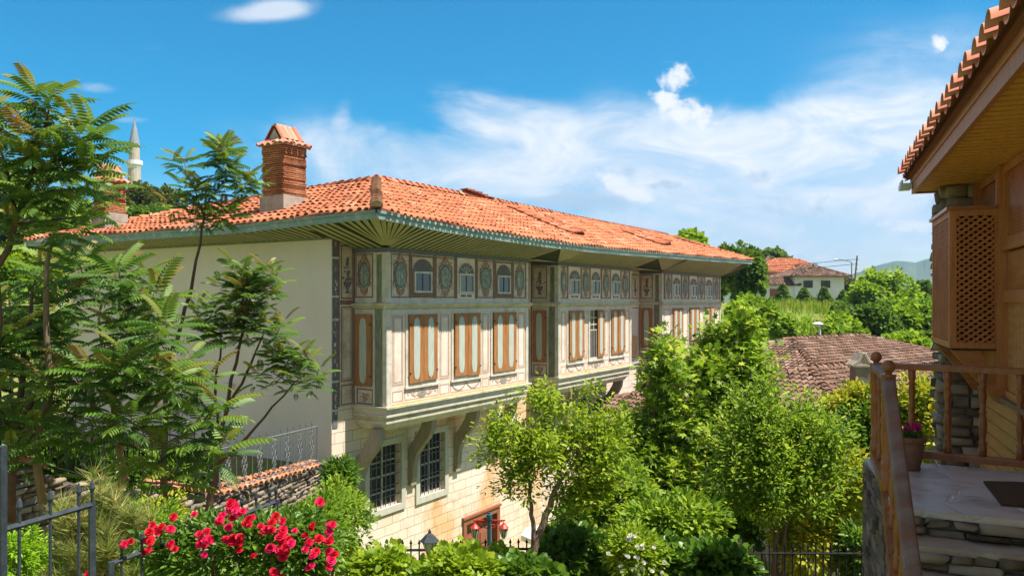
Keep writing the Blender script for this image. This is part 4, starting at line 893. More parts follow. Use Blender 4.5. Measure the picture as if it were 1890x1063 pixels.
cap_row([(AX, AY, RZ+.01), (AX+6, AY, RZ+.03), (AX+12, AY, RZ-.02), (RX1, AY, RZ)], 'ridge_tiles', M['tile'], roof, .11, seed=2)
cap_row([(AX, AY, RZ+.01), (AX, RY1, Z(3.0))], 'ridge_tiles', M['tile'], roof, .11, seed=3)
cap_row([(EX0, EY1, ezl(EY1)+.2), (AX, RY1, Z(3.0))], 'hip_tiles', M['tile'], roof, .11, seed=4); cap_row([(EX1, EO, ezf(EX1)+.2), (RX1, AY, RZ)], 'hip_tiles', M['tile'], roof, .11, seed=5)
# raised strips of tile on the front slope and the loose stack on the ridge
def strip(x0, b0, b1, sk, h=.16):
    mb = MB(); n = 8
    for i in range(n):
        f0, f1 = i/n, (i+1)/n; c0, c1 = b1+(b0-b1)*f0, b1+(b0-b1)*f1
        for w0, w1, ha, hb in ((0, .9, h, h*.6),):
            p = [f_front(x0+sk*f0, c0), f_front(x0+sk*f1, c1), f_front(x0+sk*f1+w1, c1), f_front(x0+sk*f0+w1, c0)]
            zt = [.10, .10, .14+h, .14+h]
            q = [(x, y, z+k) for (x, y, z), k in zip(p, zt)]; mb.add(q+[(x, y, z) for x, y, z in p], [(0, 1, 2, 3), (3, 2, 6, 7), (1, 0, 4, 5)], None, True)
    o = mb.build('valley_tiles', M['tiledk'], roof)
    for off, hh in ((.0, .10), (.9, .16+h)):
        pts = [tuple(Vector(f_front(x0+sk*f+off, b1+(b0-b1)*f))+Vector((0, 0, hh))) for f in (0, .25, .5, .75, 1)]; cap_row(pts[::-1], 'valley_tiles', M['tile'], roof, .085, seed=int(x0*7))
    for k in range(3):
        pts = [tuple(Vector(f_front(x0+sk*f+.22+.23*k, b1+(b0-b1)*f))+Vector((0, 0, .12+h*(.22+.23*k)))) for f in (0, .5, 1)]; cap_row(pts[::-1], 'valley_tiles', M['tile'], roof, .085, seed=int(x0*7)+k)
strip(8.2, .28, .85, 1.2, .05); strip(17.2, .3, .75, 1.0, .05)
mb = MB()
for k in range(7): x = t_of(856, AY)+k*.2; mb.box(x, x+.42, -AY-.14+random.uniform(-.05, .05), -AY+.16, RZ+.10+.02*(7-k), RZ+.14+.02*(7-k), jit=.02)
mb.build('loose_tiles', M['tiledk'], roof)
for (y0, y1) in ((2.95+.9, 5.3), (11.2, 12.2)):                   # pale metal flashing at the eave
    mb = MB(); n = 6
    for k in range(n):
        f0, f1 = k/n, (k+1)/n; a, b = y0+(y1-y0)*f0, y0+(y1-y0)*f1; h0, h1 = .20+.13*math.sin(math.pi*f0*.9), .20+.13*math.sin(math.pi*f1*.9)
        mb.add([(EX0-.09, a, ezl(a)+.13), (EX0-.09, b, ezl(b)+.13), (EX0-.04, b, ezl(b)+h1), (EX0-.04, a, ezl(a)+h0)], [(0, 1, 2, 3)], None, True)
    mb.build('flashing', M['zinc'], roof)
def chimney(y0, wy, wx, sc):
    x0 = XL-.02; zb = Z(2.1); zt = Z(3.96 if sc == 1 else 3.62); base = MB()
    b = [(x0-.03, -(y0-.03)), (x0+wx+.03, -(y0+wy+.03))]
    rs = random.Random(int(y0*10)); sh = MB(); z = Z(2.62); k = 0
    while z < zt:
        h = .052; j = [rs.uniform(-.02, .02) for _ in range(4)]
        if rs.random() < .12: j = [q-.02 for q in j]
        sh.box(x0+j[0], x0+wx+j[1], -(y0+j[2]), -(y0+wy+j[3]), z, z+h-.006); sh.box(x0+.02, x0+wx-.02, -(y0+.02), -(y0+wy-.02), z+h-.008, z+h+.002); z += h; k += 1
    o = sh.build('chimney', M['brickth'], mansion); o['label'] = 'near brick chimney with a gabled tile cap' if sc == 1 else 'far brick chimney behind the leaves'
    base.box(x0-.04, x0+wx+.04, -(y0-.04), -(y0+wy+.04), zb, Z(2.66), jit=.012); base.build('chimney_base', M['mortarbase'], o)
    # cap: sloping skirt of tiles, then a gable
    V = []; F = []; var = []
    def barrel(p, q, r, v):
        p = Vector(p); q = Vector(q); t = (q-p).normalized(); s = t.cross(Vector((0, 0, 1))).normalized(); up = s.cross(t); b_ = len(V)
        for c, rr in ((p, r*1.1), (q, r*.9)):
            for kk in range(6): a = math.pi*kk/5; V.append(tuple(c+s*rr*math.cos(a)+up*rr*.8*math.sin(a))); var.append(v)
        for kk in range(5): F.append((b_+kk, b_+kk+1, b_+7+kk, b_+6+kk))
    cx, cy = x0+wx/2, y0+wy/2; e = .13
    n = 5
    for i in range(n):
        f = (i+.5)/n
        for sx in (-1, 1): xx = cx+sx*(wx/2+e); barrel((xx, y0-e+(wy+2*e)*f, zt-.02+rs.uniform(-.02, .02)), (cx+sx*wx*.3, y0+wy*(.1+.8*f), zt+.14), .08, rs.random())
        for sy in (-1, 1): yy = cy+sy*(wy/2+e); barrel((x0-e+(wx+2*e)*f, yy, zt-.02+rs.uniform(-.02, .02)), (x0+wx*(.1+.8*f), cy+sy*wy*.3, zt+.14), .08, rs.random())
    for i in range(4):                                            # gable tiles: ridge runs along x, slopes face +-y
        f = (i+.5)/4
        for sy in (-1, 1): barrel((x0+wx*(.05+.9*f), cy+sy*wy*.42, zt+.10), (x0+wx*(.05+.9*f), cy+sy*.05, zt+.47+rs.uniform(-.01, .03)), .10, rs.random())
    me = fast_mesh('chimney_cap', np.array(V), np.array(F), np.array(var), [M['neartile']]); c = bpy.data.objects.new('chimney_cap', me); COL.objects.link(c); c.parent = o
    mb = MB(); mb.box(x0-.05, x0+wx+.05, -(y0-.05), -(y0+wy+.05), zt-.02, zt+.04)
    for sx in (x0+.05, x0+wx-.1): mb.add([(sx, cy-wy*.36, zt+.04), (sx, cy+wy*.36, zt+.04), (sx, cy, zt+.42)], [(0, 1, 2)], None, True)
    mb.box(cx-wx*.42, cx+wx*.3, -(cy-.07), -(cy+.07), zt+.49, zt+.53, jit=.02); mb.build('cap_masonry', M['mortarbase'], o)
for c in CH: chimney(*c)

# ---------------------------------------------------------------- generic builders
def quad_tiles(mbv, p00, p10, p11, p01, pitch, rows, r, rs, taper=0.0):
    """barrel tiles over a planar quad/triangle: p00-p10 eave, p01-p11 top"""
    V, F, var = mbv; p00, p10, p11, p01 = map(Vector, (p00, p10, p11, p01)); ed = (p10-p00); L_ = ed.length; ed.normalize(); n = int(L_/pitch)+1
    up0 = (p01-p00); up1 = (p11-p10); inn = ((p01+p11)/2-(p00+p10)/2); inn -= ed*inn.dot(ed); a01 = (p01-p00).dot(ed); a11 = (p11-p00).dot(ed)
    for i in range(n):
        a = (i+.5)*L_/n
        for j in range(rows):
            b0 = j/rows; b1 = min(1.0, (j+1.1)/rows); bm = (j+.5)/rows
            lo = a01*bm; hi = L_+(a11-L_)*bm
            if a < lo-.02 or a > hi+.02: continue
            base = len(V); v = float(np.clip(rs.normal(.5, .24), 0, 1)); ja = rs.normal(0, .012)
            for b, rr, u in ((b0, r*1.1, .05), (b1, r*.9, .01)):
                c = p00+ed*(a+ja)+inn*b
                for k in range(5): t = math.pi*k/4; V.append(tuple(c+ed*(rr*math.cos(t))+Vector((0, 0, rr*.8*math.sin(t)+u)))); var.append(v)
            for k in range(4): F.append((base+k, base+k+1, base+6+k, base+5+k))
def add_tile_mesh(name, V, F, var, m, parent):
    me = fast_mesh(name, np.array(V)-np.array(parent.location) if parent else np.array(V), np.array(F), np.array(var), [m]); o = bpy.data.objects.new(name, me); COL.objects.link(o); o.parent = parent; return o
def hip_house(name, label, cat, K, ang, la, lb, zg, ze, zr, wallm, tilem, bedm, over=.5, pitch=.24, row=.33, group=None, seed=0, wins=(), capm=None, ridge_sc=.5):
    """K nearest eave corner (x,y); a-axis at angle ang (to the right), b-axis +90 deg"""
    a = Vector((math.cos(R(ang)), math.sin(R(ang)), 0)); b = Vector((-a.y, a.x, 0)); K = Vector((K[0], K[1], 0)); root = empty(name, (K.x, K.y, zg)); top(root, label, cat, group); rs = np.random.default_rng(seed)
    E = [K, K+a*la, K+a*la+b*lb, K+b*lb]; h = min(la, lb)*ridge_sc
    if la >= lb: r0, r1 = K+a*h+b*lb/2, K+a*(la-h)+b*lb/2
    else: r0, r1 = K+a*la/2+b*h, K+a*la/2+b*(lb-h)
    ze_ = Vector((0, 0, ze)); zr_ = Vector((0, 0, zr)); E = [e+ze_ for e in E]; r0 = r0+zr_; r1 = r1+zr_
    faces = [(E[0], E[1], r1, r0), (E[1], E[2], r1, r1), (E[2], E[3], r0, r1), (E[3], E[0], r0, r0)] if la >= lb else [(E[0], E[1], r0, r0), (E[1], E[2], r1, r0), (E[2], E[3], r1, r1), (E[3], E[0], r0, r1)]
    mb = MB(); off = Vector(root.location)
    def lc(p): return tuple(Vector(p)-off)
    w = [K+a*over+b*over, K+a*(la-over)+b*over, K+a*(la-over)+b*(lb-over), K+a*over+b*(lb-over)]
    mb.add([lc(p+Vector((0, 0, zg-.3))) for p in w]+[lc(p+Vector((0, 0, ze+.05))) for p in w], [(0, 1, 5, 4), (1, 2, 6, 5), (2, 3, 7, 6), (3, 0, 4, 7)], None, True); mb.build('wall', wallm, root)
    mb = MB()
    for f in faces: mb.add([lc(p) for p in f] if f[2] != f[3] else [lc(p) for p in f[:3]], [(0, 1, 2, 3) if f[2] != f[3] else (0, 1, 2)], None, True)
    mb.add([lc(p-Vector((0, 0, .12))) for p in E]+[lc(p) for p in E], [(0, 1, 2, 3), (0, 1, 5, 4), (1, 2, 6, 5), (2, 3, 7, 6), (3, 0, 4, 7)], None, True); rf = mb.build('roof', bedm, root)
    V, F, var = [], [], []
    for f in faces: quad_tiles((V, F, var), f[0], f[1], f[2], f[3], pitch, max(2, int((((f[2]+f[3])/2-(f[0]+f[1])/2).length)/row)), pitch*.36, rs)
    t = add_tile_mesh('roof_tiles', V, F, var, tilem, root); t.parent = rf
    def capl(p, q, sd):
        c = cap_row([lc(p), lc(q)], 'ridge_tiles', capm or tilem, rf, pitch*.5, .35, sd)
    capl(r0, r1, 1) if (r1-r0).length > .3 else None
    for e, r in zip(E, (r0, r1, r1, r0) if la >= lb else (r0, r0, r1, r1)): capl(e, r, 2)
    for (face, f0, w_, z0, z1, kind) in wins:                     # face 0: along a at K side; 3: along b at K side
        o0, dr, nn = (w[0], a, -b) if face == 0 else ((w[3], -b, -a) if face == 3 else (w[1], b, a))
        p = o0+dr*f0; mb = MB(lc(p+nn*.0), (dr.x, dr.y), (nn.x, nn.y)); mb.o = (mb.o[0], mb.o[1], -off.z)
        fr = .09; mb.box(0, w_, .02, .03, z0, z1, 1)
        for q in ((-fr, 0, z0-fr, z1+fr), (w_, w_+fr, z0-fr, z1+fr), (0, w_, z1, z1+fr), (0, w_, z0-fr, z0)): mb.box(q[0], q[1], 0, .07, q[2], q[3], 0)
        if kind == 'window':
            for k in (1, 2): mb.box(w_*k/3-.04, w_*k/3+.04, .03, .06, z0, z1, 0)
        mb.build(kind, [M['doorwood'] if kind == 'door' else M['darkwood'], M['dkglass'] if kind == 'window' else M['doorwood']], root)
    return root, rf

# ---------------------------------------------------------------- old-tiled houses on the right
r1, rf1 = hip_house('tiled_house', 'low house with weathered brown barrel-tile hip roof right behind the green trees', 'house', (9.9, 23.9), 38, 10.5, 5.9, 0, Z(-3.36), Z(-2.42), M['greywall'], M['oldtile'], M['oldbed'], seed=3)
r2, rf2 = hip_house('tiled_house', 'farther brown-roofed house below the grassy bank, with the highest old ridge', 'house', (13.3, 34.5), 38, 15, 8.2, 0, Z(-3.25), Z(-1.95), M['greywall'], M['oldtile'], M['oldbed'], seed=4)
r3, rf3 = hip_house('tiled_house', 'small roof of reddish old tiles seen behind the turned balusters', 'house', (16.2, 30.0), 12, 7, 6.5, 0, Z(-3.6), Z(-2.75), M['greywall'], M['oldtile'], M['oldbed'], seed=5)
r4, rf4 = hip_house('tiled_house', 'brown-roofed house mostly hidden by the tall lobed-leaf tree', 'house', (6.4, 27.4), 38, 7, 6, 0, Z(-4.2), Z(-3.3), M['greywall'], M['oldtile'], M['oldbed'], seed=6)
c = P(1588, 735, 25.0); mb = MB(); mb.box(-.24, .24, -.24, .24, -1.0, 1.02, jit=.015); ch = mb.build('chimney', M.setdefault('dkrender', mat('grey_brown_render', (.24, .20, .16), (.16, .13, .10), 5, .95, .4, 18)), None); ch.parent = rf1; ch.location = Vector(c)-Vector(rf1.parent.location)
mb = MB()
for s_ in (-1, 1):
    for k in range(3): x = -.2+.2*k; mb.tube([(s_*.34, x, 1.02), (s_*.17, x, 1.16), (s_*.02, x, 1.42)], [.07, .07, .055], 6)
mb.box(-.28, .28, -.28, .28, 1.0, 1.06); cc = mb.build('chimney_cap', M['mortarbase'], ch)

# ---------------------------------------------------------------- hillside houses far right
HY = 132.0
def zY(v, Y): return CZ-(v-CV)/FPX*Y
g = float(hgt(45, HY))
k1 = P(1471, 0, HY-3); 
white, wrf = hip_house('white_house', 'whitewashed two-storey house with brown hip roof and two barred upper windows on the grassy hill', 'house', (k1.x-1.2, HY-4), 6, 10.2, 9, g-1.5, zY(510, HY-3), zY(490, HY+1), M['white'], M['oldtile'], M['oldbed'], over=.9, pitch=.4, row=.6, seed=8,
    wins=[(0, 1.6, 1.35, zY(530, HY-3), zY(519, HY-3), 'window'), (0, 4.55, 1.35, zY(530, HY-3), zY(519, HY-3), 'window'), (0, 2.6, .9, zY(562, HY-3), zY(550, HY-3), 'door')])
mb = MB(); mb.box(5.2, 5.8, -4.4, -5.0, zY(497, HY)-g+1.5, zY(486, HY)-g+1.5); mb.build('chimney', M['greywall'], wrf)
lean, lrf = hip_house('low_annexe', 'low whitewashed annexe with brown lean roof and wooden door beside the white house', 'house', (P(1396, 0, HY-3).x, HY-3.6), 4, 7.2, 5, g-1.5, zY(526, HY-3), zY(512, HY-1), M['white'], M['oldtile'], M['oldbed'], over=.35, pitch=.4, row=.6, seed=9, wins=[(0, 1.9, 1.4, zY(561, HY-3), zY(534, HY-3), 'door')])
red, rrf = hip_house('red_roofed_house', 'grey-walled house with bright red tile hip roof behind the white hillside house', 'house', (P(1392, 0, 150).x, 146), 5, 13.5, 9, g-1, zY(503, 148), zY(479, 152), M['greywall'], M['tile'], M['tiledk'], over=.7, pitch=.4, row=.6, seed=10)
mb = MB(); mb.box(7.2, 7.8, -2.2, -2.8, zY(502, 148)-g+1, zY(488, 148)-g+1); mb.box(9.0, 9.4, -3.4, -3.9, zY(500, 148)-g+1, zY(490, 148)-g+1); mb.build('chimney', M['doorwood'], rrf)
far_, frf = hip_house('far_house', 'distant house with faded terracotta roof peeping above the red roof', 'house', (P(1396, 0, 170).x, 168), 8, 8, 8, g, zY(497, 170), zY(473, 174), M['greywall'], M['oldtile'], M['tiledk'], over=.7, pitch=.5, row=.7, seed=11)
lh, lhf = hip_house('hill_house', 'white house with dull roof at the left edge behind the leaning young tree', 'house', (P(-12, 0, 112).x, 110), 10, 5.2, 6, zY(425, 112), zY(393, 112), zY(380, 114), M['white'], M['oldtile'], M['oldbed'], over=.5, pitch=.4, row=.6, seed=12)

def street_pole(u, vb, vt, Y, label, arm=True):
    zb = min(zY(vb, Y), float(hgt((u-CU)/FPX*Y, Y))); x = (u-CU)/FPX*Y; root = empty('street_lamp', (x, Y, zb)); top(root, label, 'street lamp'); h = zY(vt, Y)-zb
    mb = MB(); mb.tube([(0, 0, -.3), (0, 0, h*.6), (0, 0, h)], [.13, .10, .07], 8); mb.build('pole', M['whitemetal'] if not arm else M['polewood'], root)
    if arm: mb = MB(); mb.tube([(0, 0, h-.1), (-.3, 0, h+.1), (-1.2, 0, h+.30), (-2.0, 0, h+.42)], .06, 6); mb.build('arm', M['polewood'], root)
    mb = MB(); mb.lathe((-2.35 if arm else -.12, 0, h+(.36 if arm else .1)), [(.08, -.08), (.32, -.04), (.36, .05), (.2, .14), (.02, .17)], 10); mb.build('lamp_head', M['whitemetal'], root)
street_pole(1572, 580, 484, 118, 'tall hillside street lamp with curved arm beside the white house')
street_pole(1513, 642, 602, 50, 'small pale street lamp standing at the foot of the grassy bank', False)
x = (1579-CU)/FPX*116; zb = float(hgt(x, 116)); root = empty('utility_pole', (x, 116, zb)); top(root, 'dark wooden utility pole with insulators next to the hillside street lamp', 'pole')
mb = MB(); h = zY(472, 116)-zb; mb.tube([(0, 0, -.3), (-.1, 0, h*.5), (.25, 0, h)], [.17, .14, .11], 8); mb.build('pole', M['polewood'], root)
mb = MB()
for k in range(3): mb.lathe((.25-.06*k+.18, 0, h-.5-.7*k), [(.05, -.1), (.11, -.05), (.11, .08), (.04, .14)], 8)
mb.tube([(.1, 0, h-2.4), (.75, 0, h-2.3)], .05, 5); mb.build('insulators', M['whitemetal'], root)

# ---------------------------------------------------------------- minaret
MY = 125.0; mx = (248-CU)/FPX*MY; mz = lambda v: CZ-(v-CV)/FPX*MY; gz0 = float(hgt(mx, MY))
minaret = empty('minaret', (mx, MY, gz0-2)); top(minaret, 'slender stone minaret with balcony and grey pointed cone rising behind the roof', 'minaret'); zz = lambda v: mz(v)-(gz0-2); minaret.scale = (.84, .84, 1)
mb = MB(); mb.lathe((0, 0, 0), [(1.6, 0), (1.5, zz(420)), (1.13, zz(400)), (1.10, zz(312)), (1.14, zz(310))], 16); mb.build('lower_shaft', M['minstone'], minaret)
mb = MB(); mb.lathe((0, 0, 0), [(1.1, zz(312)), (1.18, zz(310)), (1.2, zz(308.5)), (1.30, zz(307)), (1.3, zz(306)), (1.42, zz(304.5)), (1.42, zz(297)), (1.36, zz(297)), (1.34, zz(303)), (.9, zz(303))], 16); mb.build('balcony', M['white'], minaret)
mb = MB(); mb.lathe((0, 0, 0), [(.93, zz(304)), (.90, zz(272)), (.98, zz(271)), (.98, zz(270))], 16); mb.build('upper_shaft', M['minstone'], minaret)
mb = MB(); mb.lathe((0, 0, 0), [(1.02, zz(270.5)), (.80, zz(258)), (.5, zz(241)), (.16, zz(226)), (.05, zz(222))], 16); mb.build('cone', M['lead'], minaret)
mb = MB(); mb.lathe((0, 0, 0), [(.05, zz(223)), (.14, zz(221)), (.05, zz(219)), (.10, zz(217.5)), (.03, zz(216)), (.02, zz(212))], 8); mb.build('finial', M['lead'], minaret)

# ---------------------------------------------------------------- background trees and bushes
def simple_tree(name, label, cat, u, vt, vb, hw, Y, leafm, n=2600, ls=.4, group=None, seed=0, trunk=True, nb=9, conifer=False, base_z=None, tmpl=T_BROAD):
    """crown drawn by its top, bottom and half width in the photograph; foliage in clumps through its volume"""
    rg = np.random.default_rng(seed+100); rs = random.Random(seed); s = Y/FPX; x = (u-CU)*s; zt = zY(vt, Y); zb = zY(vb, Y); rw = hw*s; gz = base_z if base_z is not None else min(float(hgt(x, Y)), zb)
    root = empty(name, (x, Y, gz)); top(root, label, cat, group); H = zt-gz; zb_ = zb-gz; rh = (zt-zb)/2
    if trunk:
        mb = MB(); r = max(.05, min(.35, rw*.08)); mb.tube([(0, 0, -.3), (rs.uniform(-.1, .1)*rw, 0, zb_*.5+rh*.4), (rs.uniform(-.2, .2)*rw, 0, zb_+rh*1.2)], [r*1.3, r, r*.4], 7)
        for k in range(7): a = rs.uniform(0, 6.28); mb.tube([(0, 0, zb_+rh*rs.uniform(.1, .6)), (math.cos(a)*rw*.4, math.sin(a)*rw*.4, zb_+rh*rs.uniform(.8, 1.2)), (math.cos(a)*rw*.75, math.sin(a)*rw*.75, zb_+rh*rs.uniform(1.0, 1.6))], [r*.55, r*.35, r*.1], 5)
        mb.build('trunk', M['bark'], root, True)
    n = int(n*1.5); ls *= .82; K = max(30, n//22)
    if conifer:
        t = rg.random(K)**.8; a = rg.uniform(0, 6.28, K); rr = (1-t)*rw*(.75+.35*rg.random(K)); C = np.stack([rr*np.cos(a), rr*np.sin(a), zb_+t*(zt-zb)], 1); cr = np.full(K, rw*.22)*(1.1-t)+.08; dout = np.stack([np.cos(a), np.sin(a), -.1+0*a], 1)
    else:
        bc = [(0, 0, zb_+rh, .78, .8)]
        for k in range(nb): a = rs.uniform(0, 6.28); e = rs.uniform(-.5, 1.0); q = rs.uniform(.5, .72); bc.append((math.cos(a)*rw*q*math.cos(e), math.sin(a)*rw*q*math.cos(e), zb_+rh+rh*q*math.sin(e), rs.uniform(.32, .5), rs.uniform(.3, .45)))
        B = np.array(bc); i = rg.integers(0, len(B), K); d = nrm(rg.normal(0, 1, (K, 3))); d[:, 2] = np.where(rg.random(K) < .7, np.abs(d[:, 2]), d[:, 2]); q = rg.uniform(.72, 1.02, K)
        C = B[i, :3]+np.stack([d[:, 0]*rw*B[i, 3]*q, d[:, 1]*rw*B[i, 3]*q, d[:, 2]*rh*B[i, 4]*1.15*q], 1); cr = np.full(K, .13*rw+.1)*rg.uniform(.7, 1.4, K); dout = d
    idx = rg.integers(0, K, n); off = nrm(rg.normal(0, 1, (n, 3)))*(rg.random(n)**.5)[:, None]*cr[idx][:, None]; pos = C[idx]+off
    ax = dout[idx]*.7+nrm(off)*.6+rg.normal(0, .4, (n, 3)); up = rg.normal(0, .5, (n, 3))+dout[idx]*.5; up[:, 2] += .9; cv = rg.uniform(-.22, .22, K)
    scatter('crown', tmpl, pos, ax, up, ls*rg.uniform(.6, 1.3, n), np.clip(.5+cv[idx]+rg.normal(0, .12, n), .02, .98), [leafm], root)
    return root
BT = [  # u, top, bottom, half width, Y, leaf, n, leaf size, label
 ('leafy_tree', 1362, 446, 590, 46, 60, 'fardk', 6000, .42, 'tall dark green tree growing past the far end of the mansion roof'),
 ('leafy_tree', 1322, 470, 600, 30, 66, 'fardk', 2500, .42, 'dark tree half hidden behind the far eave of the mansion'),
 ('leafy_tree', 1268, 429, 520, 34, 62, 'far', 2500, .42, 'treetop showing just above the mansion roof near its far end'),
 ('leafy_tree', 1425, 463, 505, 30, 175, 'fardk', 2000, .8, 'small dark tree behind the red roofed house'),
 ('leafy_tree', 1640, 500, 600, 62, 92, 'far', 8000, .5, 'large round bright green tree right of the utility pole'),
 ('leafy_tree', 1703, 515, 600, 30, 100, 'fardk', 3000, .5, 'smaller dark tree touching the lattice window screen'),
 ('leafy_tree', 1596, 520, 600, 34, 96, 'fardk', 3500, .5, 'dark thick tree at the foot of the utility pole'),
 ('leafy_tree', 1690, 548, 660, 58, 66, 'far', 7000, .42, 'wide sunlit tree in the middle of the right hand grove'),
 ('leafy_tree', 1610, 565, 660, 52, 62, 'fardk', 6500, .40, 'dense dark tree in the grove above the brown roofs'),
 ('leafy_tree', 1735, 600, 700, 40, 50, 'fardk', 4000, .36, 'dark tree of the grove half hidden by the lattice screen'),
 ('leafy_tree', 1665, 605, 700, 44, 48, 'far', 5000, .34, 'bushy tree directly above the corner of the turned balustrade'),
 ('leafy_tree', 1560, 585, 665, 38, 54, 'far', 4000, .34, 'loose green tree beside the small pale street lamp'),
 ('leafy_tree', 1515, 520, 570, 26, 150, 'pine', 1500, .6, 'olive grey tree between the white house and the pole'),
 ('leafy_tree', 1562, 515, 570, 24, 135, 'pine', 1800, .6, 'greyish tree behind the street lamp on the hill'),
 ('leafy_tree', 1385, 545, 625, 40, 48, 'far', 3500, .34, 'light green tree on the bank beyond the far bay'),
 ('shrub', 1440, 585, 640, 30, 52, 'far', 1800, .3, 'low shrub on the dry patch of the grassy bank'),
 ('shrub', 1550, 560, 600, 22, 88, 'fardk', 1500, .4, 'dark shrub at the right end of the bank below the pole'),
 ('pine_tree', 262, 341, 432, 42, 105, 'pine', 4500, .5, 'dark pine right of the minaret above the far roof slope'),
 ('pine_tree', 308, 347, 432, 34, 108, 'pine', 3500, .5, 'dark pine right of the other, behind the small tree crown'),
 ('pine_tree', 215, 362, 440, 34, 100, 'pine', 2500, .5, 'dark pine just left of the minaret base'),
 ('leafy_tree', 265, 388, 440, 40, 62, 'fardk', 4000, .4, 'dark bushy tree between the far chimney and the small tree, below the pines'),
 ('leafy_tree', 325, 384, 440, 36, 64, 'fardk', 3500, .4, 'dark bushy tree behind the roof just left of the near chimney'),
 ('leafy_tree', 20, 395, 520, 46, 80, 'pine', 5000, .5, 'big rounded olive green tree at the left edge behind the leaning trunk'),
 ('leafy_tree', -10, 300, 400, 70, 95, 'fardk', 6000, .5, 'high dark tree on the hill at the upper left edge'),
 ('leafy_tree', 95, 360, 430, 60, 85, 'far', 5000, .5, 'bright green tree between the two young trunks, left of the far chimney'),
 ('shrub', 75, 455, 545, 50, 36, 'bright', 6000, .22, 'round light green shrub under the left end of the mansion eave'),
 ('shrub', 20, 480, 560, 40, 33, 'far', 3500, .24, 'green shrub at the left edge beside the eave end'),
]
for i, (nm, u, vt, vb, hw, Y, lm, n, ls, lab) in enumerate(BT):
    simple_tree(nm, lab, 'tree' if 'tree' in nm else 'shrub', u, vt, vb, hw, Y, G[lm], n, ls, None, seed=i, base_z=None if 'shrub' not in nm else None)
for i, (u, vt, vb, hw, pl) in enumerate([(1445, 527, 563, 17, 'leftmost'), (1484, 534, 568, 18, 'second from left'), (1521, 533, 569, 17, 'third from left'), (1557, 539, 576, 18, 'rightmost')]):
    simple_tree('conifer', pl+' of the four small pointed conifers in front of the white house', 'conifer', u, vt, vb, hw, 112-3*i, G['fardk'], 1800, .42, 'conifers planted in front of the white house', seed=40+i, conifer=True)
def grass():
    rg = np.random.default_rng(3); n = 26000; y = 40+95*rg.random(n)**1.2; u = rg.uniform(1360, 1760, n); x = (u-CU)/FPX*y; z = hgt(x, y)
    keep = np.sin(x*.35)+np.cos(y*.21+x*.1)+rg.normal(0, .7, n) > -.7; x, y, z = x[keep], y[keep], z[keep]; n = len(x)
    ax = np.stack([rg.normal(0, .3, n), rg.normal(0, .3, n), np.ones(n)], 1); up = nrm(rg.normal(0, 1, (n, 3)))
    o = scatter('grass', ([(0, -.08, 0), (.6, -.05, .05), (1, 0, .2), (.6, .05, .05), (0, .08, 0)], [(0, 1, 2, 3, 4)]), np.stack([x, y, z-.05], 1), ax, up, rg.uniform(.25, .6, n)*(1+y/90), rg.uniform(.1, .95, n), [G['grassb']])
    top(o, 'tall sunny grass covering the bank below the white house', 'grass', kind='stuff')
grass()
for i, (u, vt, vb, Y) in enumerate([(1478, 578, 640, 58), (1500, 585, 640, 55), (1530, 570, 640, 57), (1545, 585, 650, 52), (1465, 590, 640, 54)]):
    rg = np.random.default_rng(60+i); n = 260; s = Y/FPX; x = (u-CU)*s; gz = float(hgt(x, Y)); h = max(1.2, zY(vt, Y)-gz); t = rg.random(n); a = rg.uniform(0, 6.28, n); root = empty('reed_clump', (x, Y, gz)); pl = ['second from left', 'third from left', 'fourth from left', 'rightmost', 'leftmost'][i]
    top(root, pl+' of the upright reedy clumps on the bank', 'reeds', 'reedy clumps on the bank'); k = 14; ba = rg.uniform(0, 6.28, k); ln = rg.uniform(.1, .45, k); si = rg.integers(0, k, n); hh = h*rg.uniform(.6, 1, k)[si]
    pos = np.stack([np.cos(ba[si])*ln[si]*hh*t*.8, np.sin(ba[si])*ln[si]*hh*t*.8, hh*t], 1); ax = np.stack([np.cos(a), np.sin(a), np.full(n, .7)], 1)
    scatter('leaves', T_SLIM, pos, ax, rg.normal(0, 1, (n, 3)), rg.uniform(.4, .8, n), rg.uniform(.1, .9, n), [G['far']], root)
    mb = MB()
    for q in range(k): mb.tube([(0, 0, 0), (math.cos(ba[q])*ln[q]*h*.5, math.sin(ba[q])*ln[q]*h*.5, h*.6)], .025, 4)
    mb.build('stems', M['bark'], root)

# ---------------------------------------------------------------- near building on the right
DB = Vector((.36, .933)).normalized(); OB = Vector((-.933, .36)).normalized()      # along the wall (away), outward
WB = Vector((4.94, 8.02))
nb = empty('timber_house', (WB.x, WB.y, 0), 0); top(nb, 'near timber house at the right with lattice screens, honey planks and a deep tiled eave', 'house')
def bfr(o=0.0): return MB((OB.x*o, OB.y*o, CZ), (DB.x, DB.y), (OB.x, OB.y))      # a along wall, d outward, z relative to the camera
T0, T1 = -6.5, 1.42
mb = bfr()
mb.box(T0, T1, -.10, 0, -2.2, -1.02); 
for k in range(9): mb.box(T0, T1, 0, .012, -2.15+k*.14, -2.15+k*.14+.128)
mb.build('plank_wall', M['plank'], nb)
mb = bfr(); mb.box(T0, T1, 0, .06, -1.02, -.97); mb.build('rail', M['railworn'], nb)
mb = bfr(); n = 52
for k in range(n): a = T0+(T1-T0)*k/n; mb.box(a+.004, a+(T1-T0)/n-.004, -.05, -.01, -.97, .02)
mb.build('board_wall', M['plank'], nb)
mb = bfr(); mb.box(T0, T1, -.12, -.06, -1.02, 1.35); mb.build('inner_wall', M['darkwood'], nb)
posts = [(1.30, 1.42), (-.02, .12), (-2.1, -1.96), (-4.2, -4.06)]
for a0, a1 in posts: mb = bfr(); mb.box(a0, a1, -.05, .065, -1.02 if a1 > 1.4 else -.97, 1.34); mb.box(a0+.03, a1-.03, .065, .08, -.9, 1.3); mb.build('post', M['oakv'], nb)
